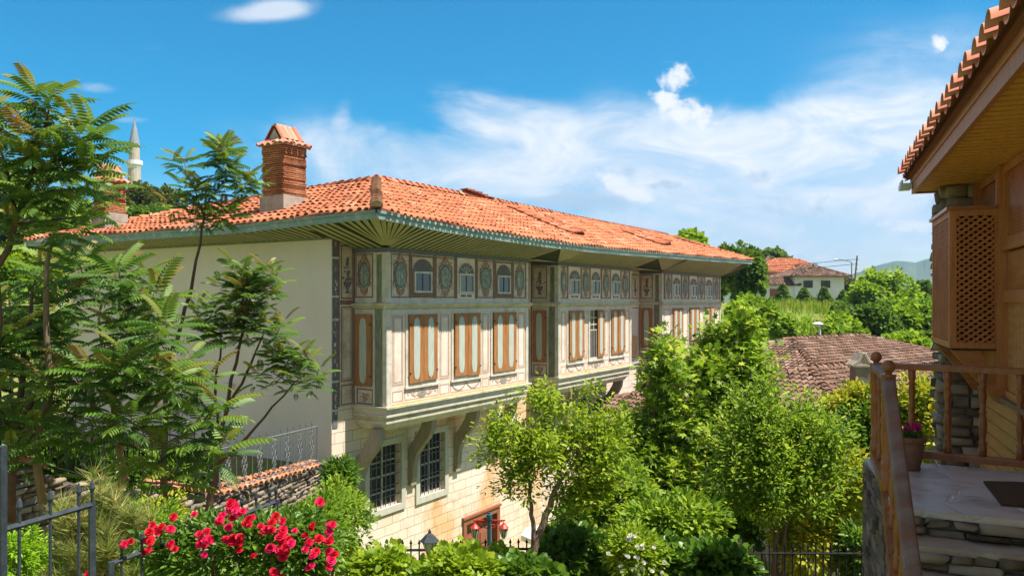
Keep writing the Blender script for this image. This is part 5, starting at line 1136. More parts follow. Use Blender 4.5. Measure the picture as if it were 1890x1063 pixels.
for (a0, a1) in ((.12, 1.30), (-1.96, -.02), (-4.06, -2.1)):
    z0, z1 = (.60, 1.34) if a0 > 0 else (.55, 1.34)
    mb = bfr()
    for q in ((a0, a0+.06, z0, z1), (a1-.06, a1, z0, z1), (a0+.06, a1-.06, z0, z0+.07), (a0+.06, a1-.06, z1-.08, z1)): mb.box(q[0], q[1], -.03, .03, q[2], q[3])
    mb.box(a0, a1, 0, .05, z0-.06, z0, 0); fr_ = mb.build('screen_frame', M['oakv'], nb)
    mb = bfr(); p = .075
    for s_ in (1, -1):
        c = -3.0
        while c < 5:
            pts = []                                             # clip z = c + s*a*1.6 to the rectangle
            for a in (a0+.06, a1-.06): z = c+s_*(a-a0)*1.5; pts.append((a, z))
            (x0, y0), (x1, y1) = pts; dx, dy = x1-x0, y1-y0; ta, tb = 0, 1
            for pp, qq in ((-dy, y0-(z0+.07)), (dy, (z1-.08)-y0)):
                if pp < 0: ta = max(ta, qq/pp)
                elif pp > 0: tb = min(tb, qq/pp)
            if ta < tb: mb.ribbon([(x0+dx*ta, y0+dy*ta), (x0+dx*tb, y0+dy*tb)], .03, .002 if s_ > 0 else -.008)
            c += p
    mb.build('screen_slats', M['lattice'], fr_)
    if a0 < 0:
        mb = bfr(); mb.box(a0+.02, a1-.02, -.04, -.005, .02, .48); mb.build('panel', M['oak'], nb)
    mb = bfr(); mb.box(a0, a1, -.02, .03, -.02, .10); mb.build('crossrail', M['oakv'], nb)
# stone end wall
def stones(name, P0, P1_, z0, z1, thick, m, parent=None, course=(.07, .13), length=(.14, .38), seed=0, z0b=None, z1b=None, nrm_sgn=1, core=None, top_=None):
    """a face of rough stones from P0 to P1 (xy), heights may differ at both ends"""
    rs = random.Random(seed); P0 = Vector((P0[0], P0[1], 0)); P1_ = Vector((P1_[0], P1_[1], 0)); d = P1_-P0; L_ = d.length; d.normalize(); nn = Vector((d.y, -d.x, 0))*nrm_sgn
    z0b = z0 if z0b is None else z0b; z1b = z1 if z1b is None else z1b; V = []; F = []; var = []; z = min(z0, z0b)
    while z < max(z1, z1b):
        h = rs.uniform(*course); a = rs.uniform(-.2, 0)
        while a < L_:
            w = rs.uniform(*length); c0, c1 = max(a, 0), min(a+w, L_); a += w
            if c1-c0 < .03: continue
            f = (c0+c1)/2/L_; lo, hi = z0+(z0b-z0)*f, z1+(z1b-z1)*f
            if z+h*.5 < lo or z+h*.5 > hi: continue
            pr = rs.uniform(.015, .085); g = rs.uniform(.006, .018); b = len(V); j = lambda s_=.012: rs.uniform(-s_, s_)
            zz0, zz1 = z+g+j(.01), z+h-g+j(.01); q = []
            for (aa, z_) in ((c0+g, zz0), (c1-g, zz0), (c1-g, zz1), (c0+g, zz1)): q.append((aa+j(), z_+j(.008)))
            for (aa, z_) in q: V.append(tuple(P0+d*aa+nn*(-.03)+Vector((0, 0, z_))))
            for (aa, z_) in q: V.append(tuple(P0+d*aa+nn*(pr*.6+j(.01))+Vector((0, 0, z_))))
            cx = (c0+c1)/2; cz_ = (zz0+zz1)/2
            for (aa, z_) in q: V.append(tuple(P0+d*(cx+(aa-cx)*.86+j(.028))+nn*(pr+j(.03))+Vector((0, 0, cz_+(z_-cz_)*.8+j(.016)))))
            for k in range(4): F.append((b+k, b+(k+1) % 4, b+4+(k+1) % 4, b+4+k)); F.append((b+4+k, b+4+(k+1) % 4, b+8+(k+1) % 4, b+8+k))
            F.append((b+8, b+9, b+10, b+11)); var += [min(1, max(0, rs.gauss(.5, .22)))]*12
        z += h
    V = np.array(V); 
    if parent is not None: V = V-np.array(parent.location)
    o = bpy.data.objects.new(name, fast_mesh(name, V, np.array(F), np.array(var), [m], False)); COL.objects.link(o); o.parent = parent
    return o
def wpt(t, o): q = WB+DB*t+OB*o; return (q.x, q.y)
class _W: location = (0, 0, 0)
s1 = stones('stone_end_wall', wpt(1.44, .36), wpt(1.44, -.3), CZ-4.6, CZ+1.30, .4, M['stonecool'], nb, seed=2, nrm_sgn=1, course=(.08, .16), length=(.16, .42))
s2 = stones('stone_end_wall', wpt(2.1, .36), wpt(1.44, .36), CZ-4.6, CZ+1.30, .4, M['stonecool'], nb, seed=3, nrm_sgn=1, course=(.08, .16))
mb = bfr(); mb.box(1.45, 2.1, -.3, .35, -4.7, 1.3); mb.build('end_wall_core', M['rubble'], nb)
s3 = stones('stone_plinth', wpt(1.44, .02), wpt(T0, .02), CZ-4.6, CZ-2.18, .4, M['stonecool'], nb, seed=4)
mb = bfr(); mb.box(T0, 1.44, -.4, -.01, -4.7, -2.2); mb.build('plinth_core', M['rubble'], nb)
# lattice window box
A0, A1, DP, ZB0, ZB1 = .02, 1.40, .50, -.49, .92
box = None
mb = bfr(); w = .065
for a in (A0, A1-w): mb.box(a, a+w, DP-w, DP, ZB0, ZB1)
for z in (ZB0, ZB1-w): mb.box(A0+w, A1-w, DP-w, DP, z, z+w)
for a in (A0, A1-w):
    for z in (ZB0, ZB1-w): mb.box(a, a+w, .03, DP-w, z, z+w)
    mb.box(a, a+w, .03, .10, ZB0+w, ZB1-w)
box = mb.build('window_box', M['oakv'], nb)
mb = bfr(); mb.box(A0-.03, A1+.03, .02, DP+.03, ZB1, ZB1+.035); mb.build('box_lid', M['railwood'], box)
mb = bfr(); mb.box(A0+.01, A1-.01, .03, DP-.02, ZB0-.02, ZB0+.01); mb.box(A0+.3, A0+.32, .05, DP-.07, ZB0+.02, ZB1-.05); mb.box(A0+.07, A1-.07, .25, .27, ZB0+.02, ZB1-.05); mb.build('box_back', M['darkwood'], box)
def lattice(mb, amin, amax, z0, z1, pitch, w, slope=.95):
    for s_, dd in ((1, .0), (-1, -.016)):
        c = z0-4
        while c < z1+4:
            x0, y0 = amin, c; x1, y1 = amax, c+s_*(amax-amin)*slope; dx, dy = x1-x0, y1-y0; ta, tb = 0, 1
            for pp, qq in ((-dy, y0-z0), (dy, z1-y0)):
                if pp < 0: ta = max(ta, qq/pp)
                elif pp > 0: tb = min(tb, qq/pp)
            if ta < tb:
                p, q = (x0+dx*ta, y0+dy*ta), (x0+dx*tb, y0+dy*tb); l = math.hypot(q[0]-p[0], q[1]-p[1])
                if l > .01:
                    nx_, nz_ = -(q[1]-p[1])/l*w/2, (q[0]-p[0])/l*w/2; mb.plate([(p[0]+nx_, p[1]+nz_), (p[0]-nx_, p[1]-nz_), (q[0]-nx_, q[1]-nz_), (q[0]+nx_, q[1]+nz_)], dd, dd+.014)
            c += pitch
# near end face of the box: along outward direction at a = A0
o_ = WB*0
nf = MB((DB.x*A0, DB.y*A0, CZ), (OB.x, OB.y), (-DB.x, -DB.y)); lattice(nf, .10, DP-w, ZB0+w, ZB1-w, .062, .024, -.75); nf.build('lattice_slats', M['lattice'], box)
ff = MB((OB.x*(DP-.02), OB.y*(DP-.02), CZ), (DB.x, DB.y), (OB.x, OB.y)); lattice(ff, A0+w, A1-w, ZB0+w, ZB1-w, .062, .024, .75); ff.build('lattice_slats', M['lattice'], box)
for a in (A0+.03, A1-.14):                                        # curved struts under the box
    mb = MB((DB.x*a, DB.y*a, CZ), (OB.x, OB.y), (DB.x, DB.y))
    mb.plate([(DP-.02, ZB0-.02), (DP-.28, ZB0-.02), (.14, -.66), (.02, -.82), (.02, -1.05), (.10, -1.02), (.18, -.90), (.30, -.74)], 0, .11); mb.build('strut', M['oak'], nb)
# soffit, fascia, eave tiles
TE, TN, OV, ZSO = 2.0, -6.0, .64, 1.36
mb = bfr(); mb.box(TN, TE, -.1, OV-.05, ZSO+.018, ZSO+.04); so = mb.build('soffit', M['darkwood'], nb)
mb = bfr(); a = TE-.06
while a > TN: mb.box(a-.092, a, -.02, OV-.02, ZSO+random.uniform(0, .003), ZSO+.019); a -= .163
mb.build('soffit_slats', M['slatwood'], so)
mb = bfr(); mb.box(TN, TE+.04, OV-.02, OV+.02, ZSO-.02, ZSO+.10); mb.box(TN, TE+.04, OV-.02, OV+.035, ZSO+.10, ZSO+.165); mb.box(TE, TE+.035, 0, OV-.02, ZSO-.02, ZSO+.15); mb.build('fascia', M['oakv'], nb)
mb = bfr(); mb.add([(TN, OV+.10, ZSO+.15), (TE+.1, OV+.10, ZSO+.15), (TE+.1, -2.5, ZSO+.15+1.15), (TN, -2.5, ZSO+.15+1.15)], [(0, 1, 2, 3)]); mb.add([(TN, OV+.10, ZSO+.18), (TE+.1, OV+.10, ZSO+.18), (TE+.1, -2.5, ZSO+.18+1.15), (TN, -2.5, ZSO+.18+1.15)], [(0, 1, 2, 3)]); nrf = mb.build('roof', M['tiledk'], nb)
def big_tiles():
    V, F, var = [], [], []; rs = np.random.default_rng(9); f = bfr(); st = 8; pt = .295; n = int((TE-TN)/pt); sl = .36; th = .016
    for i in range(n+1):
        for cover in (0, 1):
            for j in range(8):
                a = TE+.12-(i+(.5 if cover else 0))*pt+rs.normal(0, .008); v = float(np.clip(rs.normal(.5, .25), 0, 1)); base = len(V)
                for o_, r, up in ((OV+.17-(0 if cover else .05)-j*.34+rs.normal(0, .008), .088, .035), (OV+.17-(j+1.12)*.34, .072, 0)):
                    z = ZSO+.215+(OV-o_)*sl+up+(.055 if cover else .0)
                    for rr in (r, r-th):
                        for k in range(st+1):
                            t = math.pi*k/st; V.append(f.pt(a+rr*1.12*math.cos(t), o_, z+(rr*math.sin(t) if cover else -rr*.8*math.sin(t)+.05))); var.append(v)
                m_ = st+1
                for k in range(st): F += [(base+k, base+k+1, base+2*m_+k+1, base+2*m_+k), (base+m_+k, base+m_+k+1, base+3*m_+k+1, base+3*m_+k), (base+k, base+k+1, base+m_+k+1, base+m_+k)]
    o = bpy.data.objects.new('roof_tiles', fast_mesh('roof_tiles', np.array(V), np.array(F), np.array(var), [M['neartile']], False)); COL.objects.link(o); o.parent = nrf
big_tiles()
mb = bfr(); mb.box(TE-.15, TE+.16, OV+.03, OV+.16, ZSO+.04, ZSO+.10); mb.box(TE-.15, TE+.16, OV+.13, OV+.15, ZSO+.10, ZSO+.14); mb.build('gutter_end', M['zinc'], nb)

# ---------------------------------------------------------------- landing, stairs, balustrade
FZ = -1.57; BP = Vector((3.585, 7.9)); NP = Vector((3.05, 6.5)); RD = Vector((.839, -.545)); FD = (BP-NP).normalized()      # back post, near post, right rail direction, flight direction
off = Vector((-.10, .02))
Lc = [BP+Vector((-.06, .10)), NP+Vector((-.07, -.16)), Vector((2.96, 6.06))+Vector((-.04, 0)), Vector((5.2, 5.0)), Vector((6.4, 6.2)), BP+RD*3.2+Vector((.1, .2))]
landing = empty('stone_landing', (4.2, 6.8, 0)); top(landing, 'stone landing paved with pinkish flagstones, with worn steps coming down towards the viewer', 'landing'); lo = Vector(landing.location)
def lp(x, y, z): return (x-lo.x, y-lo.y, z-lo.z)
mb = MB(); n = len(Lc); mb.add([lp(p.x, p.y, CZ+FZ) for p in Lc]+[lp(p.x, p.y, CZ+FZ-.05) for p in Lc], [tuple(range(n))]+[(i, (i+1) % n, n+(i+1) % n, n+i) for i in range(n)], None, True); mb.build('paving', M['marble'], landing)
Li = [p*.985+Vector((4.2, 6.8))*.015 for p in Lc]
mb = MB(); mb.add([lp(p.x, p.y, CZ+FZ-.05) for p in Li]+[lp(p.x, p.y, CZ-4.8) for p in Li], [tuple(range(n))]+[(i, (i+1) % n, n+(i+1) % n, n+i) for i in range(n)], None, True); mb.build('core', M['rubble'], landing)
SD = (Vector((5.2, 5.0))-Vector((2.9, 6.06))).normalized(); back = -FD
sp0 = Vector((2.9, 6.06))
for k in range(1, 8):                                            # steps
    p = sp0+back*.285*(k-1); q = p+back*.31; z = CZ+FZ-.175*k; w_ = 2.6
    c = [p, p+SD*w_, q+SD*w_, q]; mb = MB()
    pts = [lp(v.x, v.y, z) for v in c]+[lp(v.x, v.y, z-.045) for v in c]; mb.add(pts, [(0, 1, 2, 3), (4, 5, 6, 7), (3, 2, 6, 7), (0, 3, 7, 4), (1, 2, 6, 5)], None, True); mb.build('tread', M['step'] if 'step' in M else M.setdefault('step', mat('worn_step_stone', (.46, .38, .31), (.33, .26, .20), 5, .7, .5, 25, c3=(.50, .32, .22), s3=2.5)), landing)
    mb = MB(); c2 = [p+back*.02, p+back*.02+SD*w_, q+SD*w_-back*.02, q-back*.02]; mb.add([lp(v.x, v.y, z-.045) for v in c2]+[lp(v.x, v.y, z-.8) for v in c2], [(0, 1, 5, 4), (3, 2, 6, 7), (0, 3, 7, 4), (1, 2, 6, 5)], None, True); mb.build('step_core', M['rubble'], landing)
    stones('riser', sp0+back*.285*(k-1)+back*.01, sp0+back*.285*(k-1)+back*.01+SD*w_, CZ+FZ-.175*k+.004, CZ+FZ-.175*(k-1)-.048, .1, M['stonecool'], landing, seed=20+k, nrm_sgn=1, course=(.055, .075), length=(.12, .35))
    # flank
stones('flank_wall', Lc[0], Lc[1], CZ-4.7, CZ+FZ-.05, .3, M['stone'], landing, seed=11, nrm_sgn=-1, course=(.07, .15), length=(.14, .36))
stones('flank_wall', Lc[1], sp0+back*2.2+Vector((-.05, -.0)), CZ-4.7, CZ+FZ-.14, .3, M['stone'], landing, seed=12, nrm_sgn=-1, z1b=CZ+FZ-1.35, z0b=CZ-4.7)
stones('flank_wall', Lc[5], Lc[0], CZ-4.7, CZ+FZ-.05, .3, M['stone'], landing, seed=13, nrm_sgn=-1)
mb = MB(); q0 = sp0+back*2.2+Vector((.02, 0)); c = [Lc[1]+Vector((.05, 0)), q0]; 
mb.add([lp(c[0].x, c[0].y, CZ+FZ-.2), lp(c[1].x, c[1].y, CZ+FZ-1.45), lp(c[1].x, c[1].y, CZ-4.8), lp(c[0].x, c[0].y, CZ-4.8)], [(0, 1, 2, 3)], None, True); mb.build('flank_core', M['rubble'], landing)
# doormat
mb = MB(); m4 = [P(1815, 891, 6.9), P(1900, 896, 6.85), P(1905, 939, 6.05), P(1848, 933, 6.13)]; m4 = [(p.x, p.y) for p in m4]
mo = (m4[0][0], m4[0][1], CZ+FZ); mb.add([(x-mo[0], y-mo[1], .002) for x, y in m4]+[(x-mo[0], y-mo[1], .02) for x, y in m4], [(0, 1, 2, 3), (4, 5, 6, 7), (0, 1, 5, 4), (1, 2, 6, 5), (2, 3, 7, 6), (3, 0, 4, 7)], None, True)
dm = mb.build('doormat', M['mat_'], None); dm.location = mo; top(dm, 'brown coir doormat lying on the flagstone landing', 'doormat')
# balustrade
bal = empty('balustrade', (BP.x, BP.y, CZ+FZ)); top(bal, 'turned wooden balustrade with ball-topped posts round the landing and down the steps', 'balustrade'); bo = Vector(bal.location)
BPROF = [(.034, 0), (.034, .10), (.026, .11), (.038, .13), (.026, .15), (.022, .17), (.030, .24), (.036, .31), (.030, .38), (.022, .42), (.036, .44), (.022, .46), (.026, .54), (.034, .60), (.024, .67), (.038, .69), (.024, .71), (.034, .74), (.034, .84)]
def baluster(x, y, z, h, sc=1.0):
    mb = MB(); mb.lathe((x-bo.x, y-bo.y, z-bo.z), [(r*sc, zz_/.84*h) for r, zz_ in BPROF], 10); return mb.build('baluster', M['railwood'], bal, True)
def newel(x, y, z, h):
    mb = MB(); r = .055; mb.lathe((x-bo.x, y-bo.y, z-bo.z), [(r, -.1), (r, .20*h), (.045, .22*h), (.062, .25*h), (.042, .28*h), (.05, .40*h), (.058, .5*h), (.045, .6*h), (.062, .64*h), (.045, .67*h), (r, .70*h), (r, h), (.06, h+.005), (.06, h+.02)], 12); o = mb.build('newel_post', M['railwood'], bal, True)
    mb = MB(); mb.lathe((x-bo.x, y-bo.y, z-bo.z), [(.025, h+.02), (.03, h+.03)]+[(.052*math.sin(R(a)), h+.082-.055*math.cos(R(a))) for a in range(25, 180, 18)]+[(.004, h+.138)], 14); mb.build('ball_finial', M['railwood'], o, True)
def beam(p, q, w, h, m, name, rnd=True):
    p = Vector(p)-bo; q = Vector(q)-bo; t = (q-p).normalized(); s = t.cross(Vector((0, 0, 1))).normalized(); u_ = s.cross(t)
    pr = [(-.5, -.5), (.5, -.5), (.5, .2), (.38, .45), (.2, .5), (-.2, .5), (-.38, .45), (-.5, .2)] if rnd else [(-.5, -.5), (.5, -.5), (.5, .5), (-.5, .5)]
    mb = MB(); k = len(pr); mb.add([tuple(c+s*(a*w)+u_*(b*h)) for c in (p, q) for a, b in pr], [tuple(range(k)), tuple(range(2*k-1, k-1, -1))]+[(i, (i+1) % k, k+(i+1) % k, k+i) for i in range(k)], None, True); return mb.build(name, m, bal)
zf = CZ+FZ
newel(BP.x, BP.y, zf, .93); newel(NP.x, NP.y, zf, .95)
e3 = BP+RD*3.1
beam((BP.x, BP.y, zf+.93), (e3.x, e3.y, zf+.93), .07, .06, M['railwood'], 'handrail'); beam((BP.x, BP.y, zf+.10), (e3.x, e3.y, zf+.10), .06, .07, M['railwood'], 'bottom_rail')
for u in (1683, 1749, 1814, 1883, 1960): 
    r_ = (u-CU)/FPX; s_ = (r_*BP.y-BP.x)/(RD.x-r_*RD.y); q = BP+RD*s_; baluster(q.x, q.y, zf+.13, .78)
beam((BP.x, BP.y, zf+.92), (NP.x, NP.y, zf+.94), .09, .06, M['railworn'], 'handrail'); beam((BP.x+.0, BP.y, zf+.05), (NP.x, NP.y, zf+.03), .10, .09, M['railwood'], 'bottom_rail', False)
for k in range(1, 3): q = BP.lerp(NP, k/3); baluster(q.x, q.y, zf+.09, .80, .75)
en = NP+back*2.35; dz = .555
beam((NP.x-.0, NP.y, zf+.93), (en.x, en.y, zf+.93-2.35*dz), .10, .06, M['railworn'], 'handrail'); beam((NP.x, NP.y, zf-.02), (en.x, en.y, zf-.02-2.35*dz), .10, .12, M['railwood'], 'bottom_rail', False)
for k in range(1, 7): q = NP+back*(.385*k); baluster(q.x, q.y, zf+.02-.385*k*dz, .86, .8)
# flower pot on the landing
pp = P(1680, 864, 7.45); pot = empty('flower_pot', (pp.x, pp.y, zf)); top(pot, 'terracotta pot of magenta flowers on the landing behind the handrail', 'flower pot')
mb = MB(); mb.lathe((0, 0, 0), [(.085, 0), (.09, .02), (.085, .03), (.105, .12), (.12, .24), (.115, .25), (.135, .26), (.14, .30), (.125, .31), (.12, .28), (.02, .27)], 20); mb.build('pot', M['terracotta'], pot, True)
rg = np.random.default_rng(5); n = 160; d = nrm(rg.normal(0, 1, (n, 3))); d[:, 2] = np.abs(d[:, 2]); scatter('leaves', T_OVAL, d*rg.uniform(.02, .10, (n, 1))+[0, 0, .29], d+rg.normal(0, .3, (n, 3)), rg.normal(0, 1, (n, 3)), rg.uniform(.03, .06, n), rg.uniform(.1, .8, n), [G['deep']], pot)
def flower(name, c, r, m, parent, seed, layers=3):
    rs = np.random.default_rng(seed); pos = []; ax = []; up = []; sz = []
    for l in range(layers):
        k = 4+l*2; el = R(78-l*27)
        for i in range(k): a = 2*math.pi*i/k+l*.5+rs.normal(0, .15); dd = np.array([math.cos(a)*math.cos(el), math.sin(a)*math.cos(el), math.sin(el)]); pos.append(dd*r*.05); ax.append(dd); up.append(-np.array([math.cos(a), math.sin(a), 0])*math.sin(el)+np.array([0, 0, math.cos(el)])); sz.append(r*(.75+.14*l)*rs.uniform(.9, 1.15))
    T = ([(0, 0, 0), (.45, .42, .05), (.95, .34, .16), (1.02, 0, .10), (.95, -.34, .16), (.45, -.42, .05)], [(0, 1, 2, 3), (0, 3, 4, 5)])
    o = scatter(name, T, np.array(pos), np.array(ax), np.array(up), np.array(sz), np.clip(rs.normal(rs.uniform(.2, .85), .08, len(pos)), 0, 1), [m], parent); o.location = c; o.rotation_euler = (rs.uniform(.3, 1.1), rs.uniform(-.5, .5), rs.uniform(-.5, .5)); return o
for k in range(6): a = k*1.05; flower('flower', (.06*math.cos(a), .06*math.sin(a)-.02, .36+.02*(k % 3)), .045, M['pinkfl'], pot, k, 2)

# ---------------------------------------------------------------- garden wall, iron railings, fences
GW = [((0-CU)/FPX*10.5-3.2, 9.6, -2.0), ((0-CU)/FPX*10.5, 10.5, -2.1), ((170-CU)/FPX*12, 12, -2.75), ((400-CU)/FPX*15, 15, -3.66), (-4.62, 19.25, -3.99)]
gw = empty('garden_wall', (GW[2][0], GW[2][1], 0)); top(gw, 'long rubble stone garden wall with broken tile coping running up to the mansion corner', 'wall'); go = Vector(gw.location)
for i in range(4):
    (x0, y0, z0), (x1, y1, z1) = GW[i], GW[i+1]; zb = -4.9 if i < 3 else -8.8
    stones('stone_face', (x0, y0), (x1, y1), CZ+zb, CZ+z0-.04, .4, M['stone'], gw, seed=30+i, nrm_sgn=1, z0b=CZ+zb, z1b=CZ+z1-.04, course=(.05, .13), length=(.10, .38))
    d = Vector((x1-x0, y1-y0)).normalized(); nn = Vector((-d.y, d.x))*.42; mb = MB()
    mb.add([(x-go.x, y-go.y, z+CZ) for x, y, z in ((x0, y0, z0-.05), (x1, y1, z1-.05), (x1+nn.x, y1+nn.y, z1-.05), (x0+nn.x, y0+nn.y, z0-.05), (x0, y0, zb), (x1, y1, zb), (x1+nn.x, y1+nn.y, zb), (x0+nn.x, y0+nn.y, zb))], [(0, 1, 2, 3), (0, 1, 5, 4), (2, 3, 7, 6)], None, True); mb.build('wall_core', M['rubble'], gw)
    V, F, var = [], [], []; rs = np.random.default_rng(i+70); o2 = Vector((d.y, -d.x, 0))*.16; n3 = Vector((nn.x, nn.y, 0)); lo_, hi_ = Vector((x0, y0, CZ+z0-.02)), Vector((x1, y1, CZ+z1-.02)); f0, f1 = ((0, .01), (.1, .4), (.45, 1), (0, 1))[i]
    a_, b_ = lo_.lerp(hi_, f0), lo_.lerp(hi_, f1); quad_tiles((V, F, var), a_+o2, b_+o2, b_+n3*.5+Vector((0, 0, .14)), a_+n3*.5+Vector((0, 0, .14)), .21, 2, .085, rs)
    V = [tuple(Vector(v)+Vector((rs.normal(0, .006), rs.normal(0, .006), rs.normal(0, .008)))) for v in V]; add_tile_mesh('coping_tiles', V, F, var, M['cop'] if 'cop' in M else M.setdefault('cop', attr_mat('garden_coping_tile', [(.20, .14, .10), (.45, .20, .11), (.58, .24, .12), (.5, .36, .28)], .9, 0, .2, .3, 2)), gw)
def wire(mb, pts, r, n=4): mb.tube(pts, r, n)
def scroll_panel(root, p, q, h, bars, m, org, zoff=0, first=0):
    """p, q: bottom ends; scrolls between plain bars"""
    p, q = Vector(p)-org, Vector(q)-org; d = q-p; mb = MB(); up = Vector((0, 0, 1)); wire(mb, [p, q], .016); wire(mb, [p+up*h, q+up*h], .018)
    for e in (p, q): wire(mb, [e-up*.08, e+up*(h+.02)], .02)
    for k in range(1, bars):
        c = p+d*k/bars; wire(mb, [c, c+up*(h+.06)], .008)
        mb.lathe(tuple(c+up*(h+.06)), [(.008, 0), (.016, .03), (.006, .09), (.001, .12)], 6)
    mb.build('railing_frame', m, root); t = d.normalized()
    for k in range(1, bars, 2):
        c = p+d*k/bars; sc = MB(); w = min(.17, d.length/bars*.9)
        for s_ in (-1, 1):
            for zc, r, fl in ((h*.28, w*.55, 1), (h*.72, w*.55, -1), (h*.5, w*.75, 1), (h*.5, w*.75, -1), (h*.16, w*.4, -1), (h*.84, w*.4, 1)):
                pts = []
                for i in range(13): a = i/12*5.2; rr = r*(1-.055*i); pts.append(c+t*(s_*(w*.12+rr*(1-math.cos(a))*.5))+up*(zc+fl*rr*math.sin(a)*.9))
                wire(sc, pts, .009, 3)
        sc.build('scrollwork', m, root)
def lerp3(a, b, f): return (a[0]+(b[0]-a[0])*f, a[1]+(b[1]-a[1])*f, a[2]+(b[2]-a[2])*f)
W3 = lambda g, dz=.05: (g[0], g[1], CZ+g[2]+dz)
r1e = empty('iron_railing', W3(GW[3])); top(r1e, 'grey wrought iron railing with scrolls on the wall against the cream side wall', 'railing'); scroll_panel(r1e, P(405, 908, 15.0), P(586, 849, 19.0), .80, 14, M['greyiron'], Vector(r1e.location))
r2e = empty('iron_railing', W3(GW[2])); top(r2e, 'dark scrolled iron railing on the stone wall half hidden by the pinnate leaves', 'railing'); scroll_panel(r2e, W3(GW[2], .1), W3(GW[3], .15), .85, 14, M['iron'], Vector(r2e.location)); 
r3e = empty('iron_railing', W3(GW[1])); top(r3e, 'scrolled iron railing on the stone wall at the far left edge', 'railing'); scroll_panel(r3e, W3(GW[1], .1), W3(GW[2], .1), .85, 10, M['iron'], Vector(r3e.location))
def spear_fence(name, label, p, q, h, step, m, r=.009, rail=.022, sp=.14, posts=(1, 1), low=.12, lowrail=True):
    p, q = Vector(p), Vector(q); root = empty(name, (p.x, p.y, p.z-h)); top(root, label, 'fence'); d = q-p; n = int(d.length/step); up = Vector((0, 0, 1)); org = Vector(root.location); p = p-org
    t = Vector((d.x, d.y, 0)).normalized(); s_ = Vector((-t.y, t.x, 0))
    def bar(a, b, w): 
        mb = MB(); mb.tube([a, b], w, 4); return mb
    bar(p, p+d, rail).build('rail', m, root)
    if lowrail: bar(p-up*(h-low), p+d-up*(h-low), rail*.8).build('rail', m, root)
    for f, on in ((0, posts[0]), (1, posts[1])):
        if on: c = p+d*f; mb = MB(); mb.tube([c-up*h, c+up*.01], rail*1.35, 4); mb.build('post', m, root)
    for k in range(n+1):
        c = p+d*min(1, (k+.5)/n); mb = MB(); mb.tube([c-up*h, c+up*sp*.5], r, 6); mb.lathe(tuple(c+up*sp*.5), [(r*.9, 0), (r*2, .02), (r*1.2, .045), (r*.2, sp*.5)], 6); mb.build('spear', m, root)
    return root
spear_fence('iron_fence', 'nearest blue grey iron fence panel in the lower left corner', P(5, 978, 3.34), P(170, 931, 3.80), 1.3, .145, M['bluegrey'], .008, .014, .12, (0, 1))
mb = MB(); c = P(0, 840, 3.3); mb.box(-.02, .02, -.02, .02, -1.6, .06); fp = mb.build('fence_post', M['bluegrey'], None); fp.location = P(-1, 850, 3.3); top(fp, 'thick blue grey iron post at the lower left edge', 'post')
spear_fence('iron_fence', 'blue grey iron fence running behind the red roses', P(205, 1040, 3.9), P(509, 926, 5.06), 1.3, .115, M['bluegrey'], .007, .013, .10, (1, 1))
spear_fence('iron_fence', 'black spear-topped fence in front of the red lamp and brown door', P(720, 1015, 11.9), P(1010, 1012, 12.0), 1.15, .122, M['iron'], .011, .02, .16)
spear_fence('iron_fence', 'black spear-topped fence at the lower right before the golden shrubs', P(1370, 1020, 12.0), P(1625, 1021, 12.2), 1.15, .115, M['iron'], .011, .02, .16)
spear_fence('iron_fence', 'middle stretch of black fence buried in the green hedge', P(1010, 1012, 12.0), P(1370, 1020, 12.0), 1.15, .2, M['iron'], .011, .02, .16)
# retaining wall under the fence
mb = MB(); mb.box(-5.4, 7.5, -12.3, -12.75, -.2, 4.0-.1); rw = mb.build('retaining_wall', M['rubble'], None); top(rw, 'rubble retaining wall under the black spear fence', 'wall')
# street lamps and parasol below
def garden_lamp():
    p = P(793, 1063, 10.6); zt = zY(983, 10.6); zb = CZ-4.7; root = empty('garden_lamp', (p.x, p.y, zb)); top(root, 'small blue grey garden lamp post with pitched cap rising from the hedge', 'lamp post'); h = zt-zb
    mb = MB(); mb.lathe((0, 0, 0), [(.06, 0), (.05, .05), (.026, .1), (.024, h-.32), (.04, h-.30), (.03, h-.27)], 10); mb.build('pole', M['bluegrey'], root)
    mb = MB(); mb.lathe((0, 0, h-.27), [(.035, 0), (.05, .02), (.10, .16), (.10, .17)], 6); mb.build('lantern_glass', M['lampglass'], root)
    mb = MB(); mb.lathe((0, 0, h-.11), [(.13, 0), (.125, .012), (.05, .09), (.02, .11), (.022, .13), (.004, .16)], 6); cp_ = mb.build('lantern_cap', M['bluegrey'], root)
    mb = MB()
    for k in range(6): a = k*math.pi/3; mb.tube([(.037*math.cos(a), .037*math.sin(a), h-.27), (.103*math.cos(a), .103*math.sin(a), h-.10)], .006, 4)
    mb.build('lantern_frame', M['bluegrey'], root)
garden_lamp()
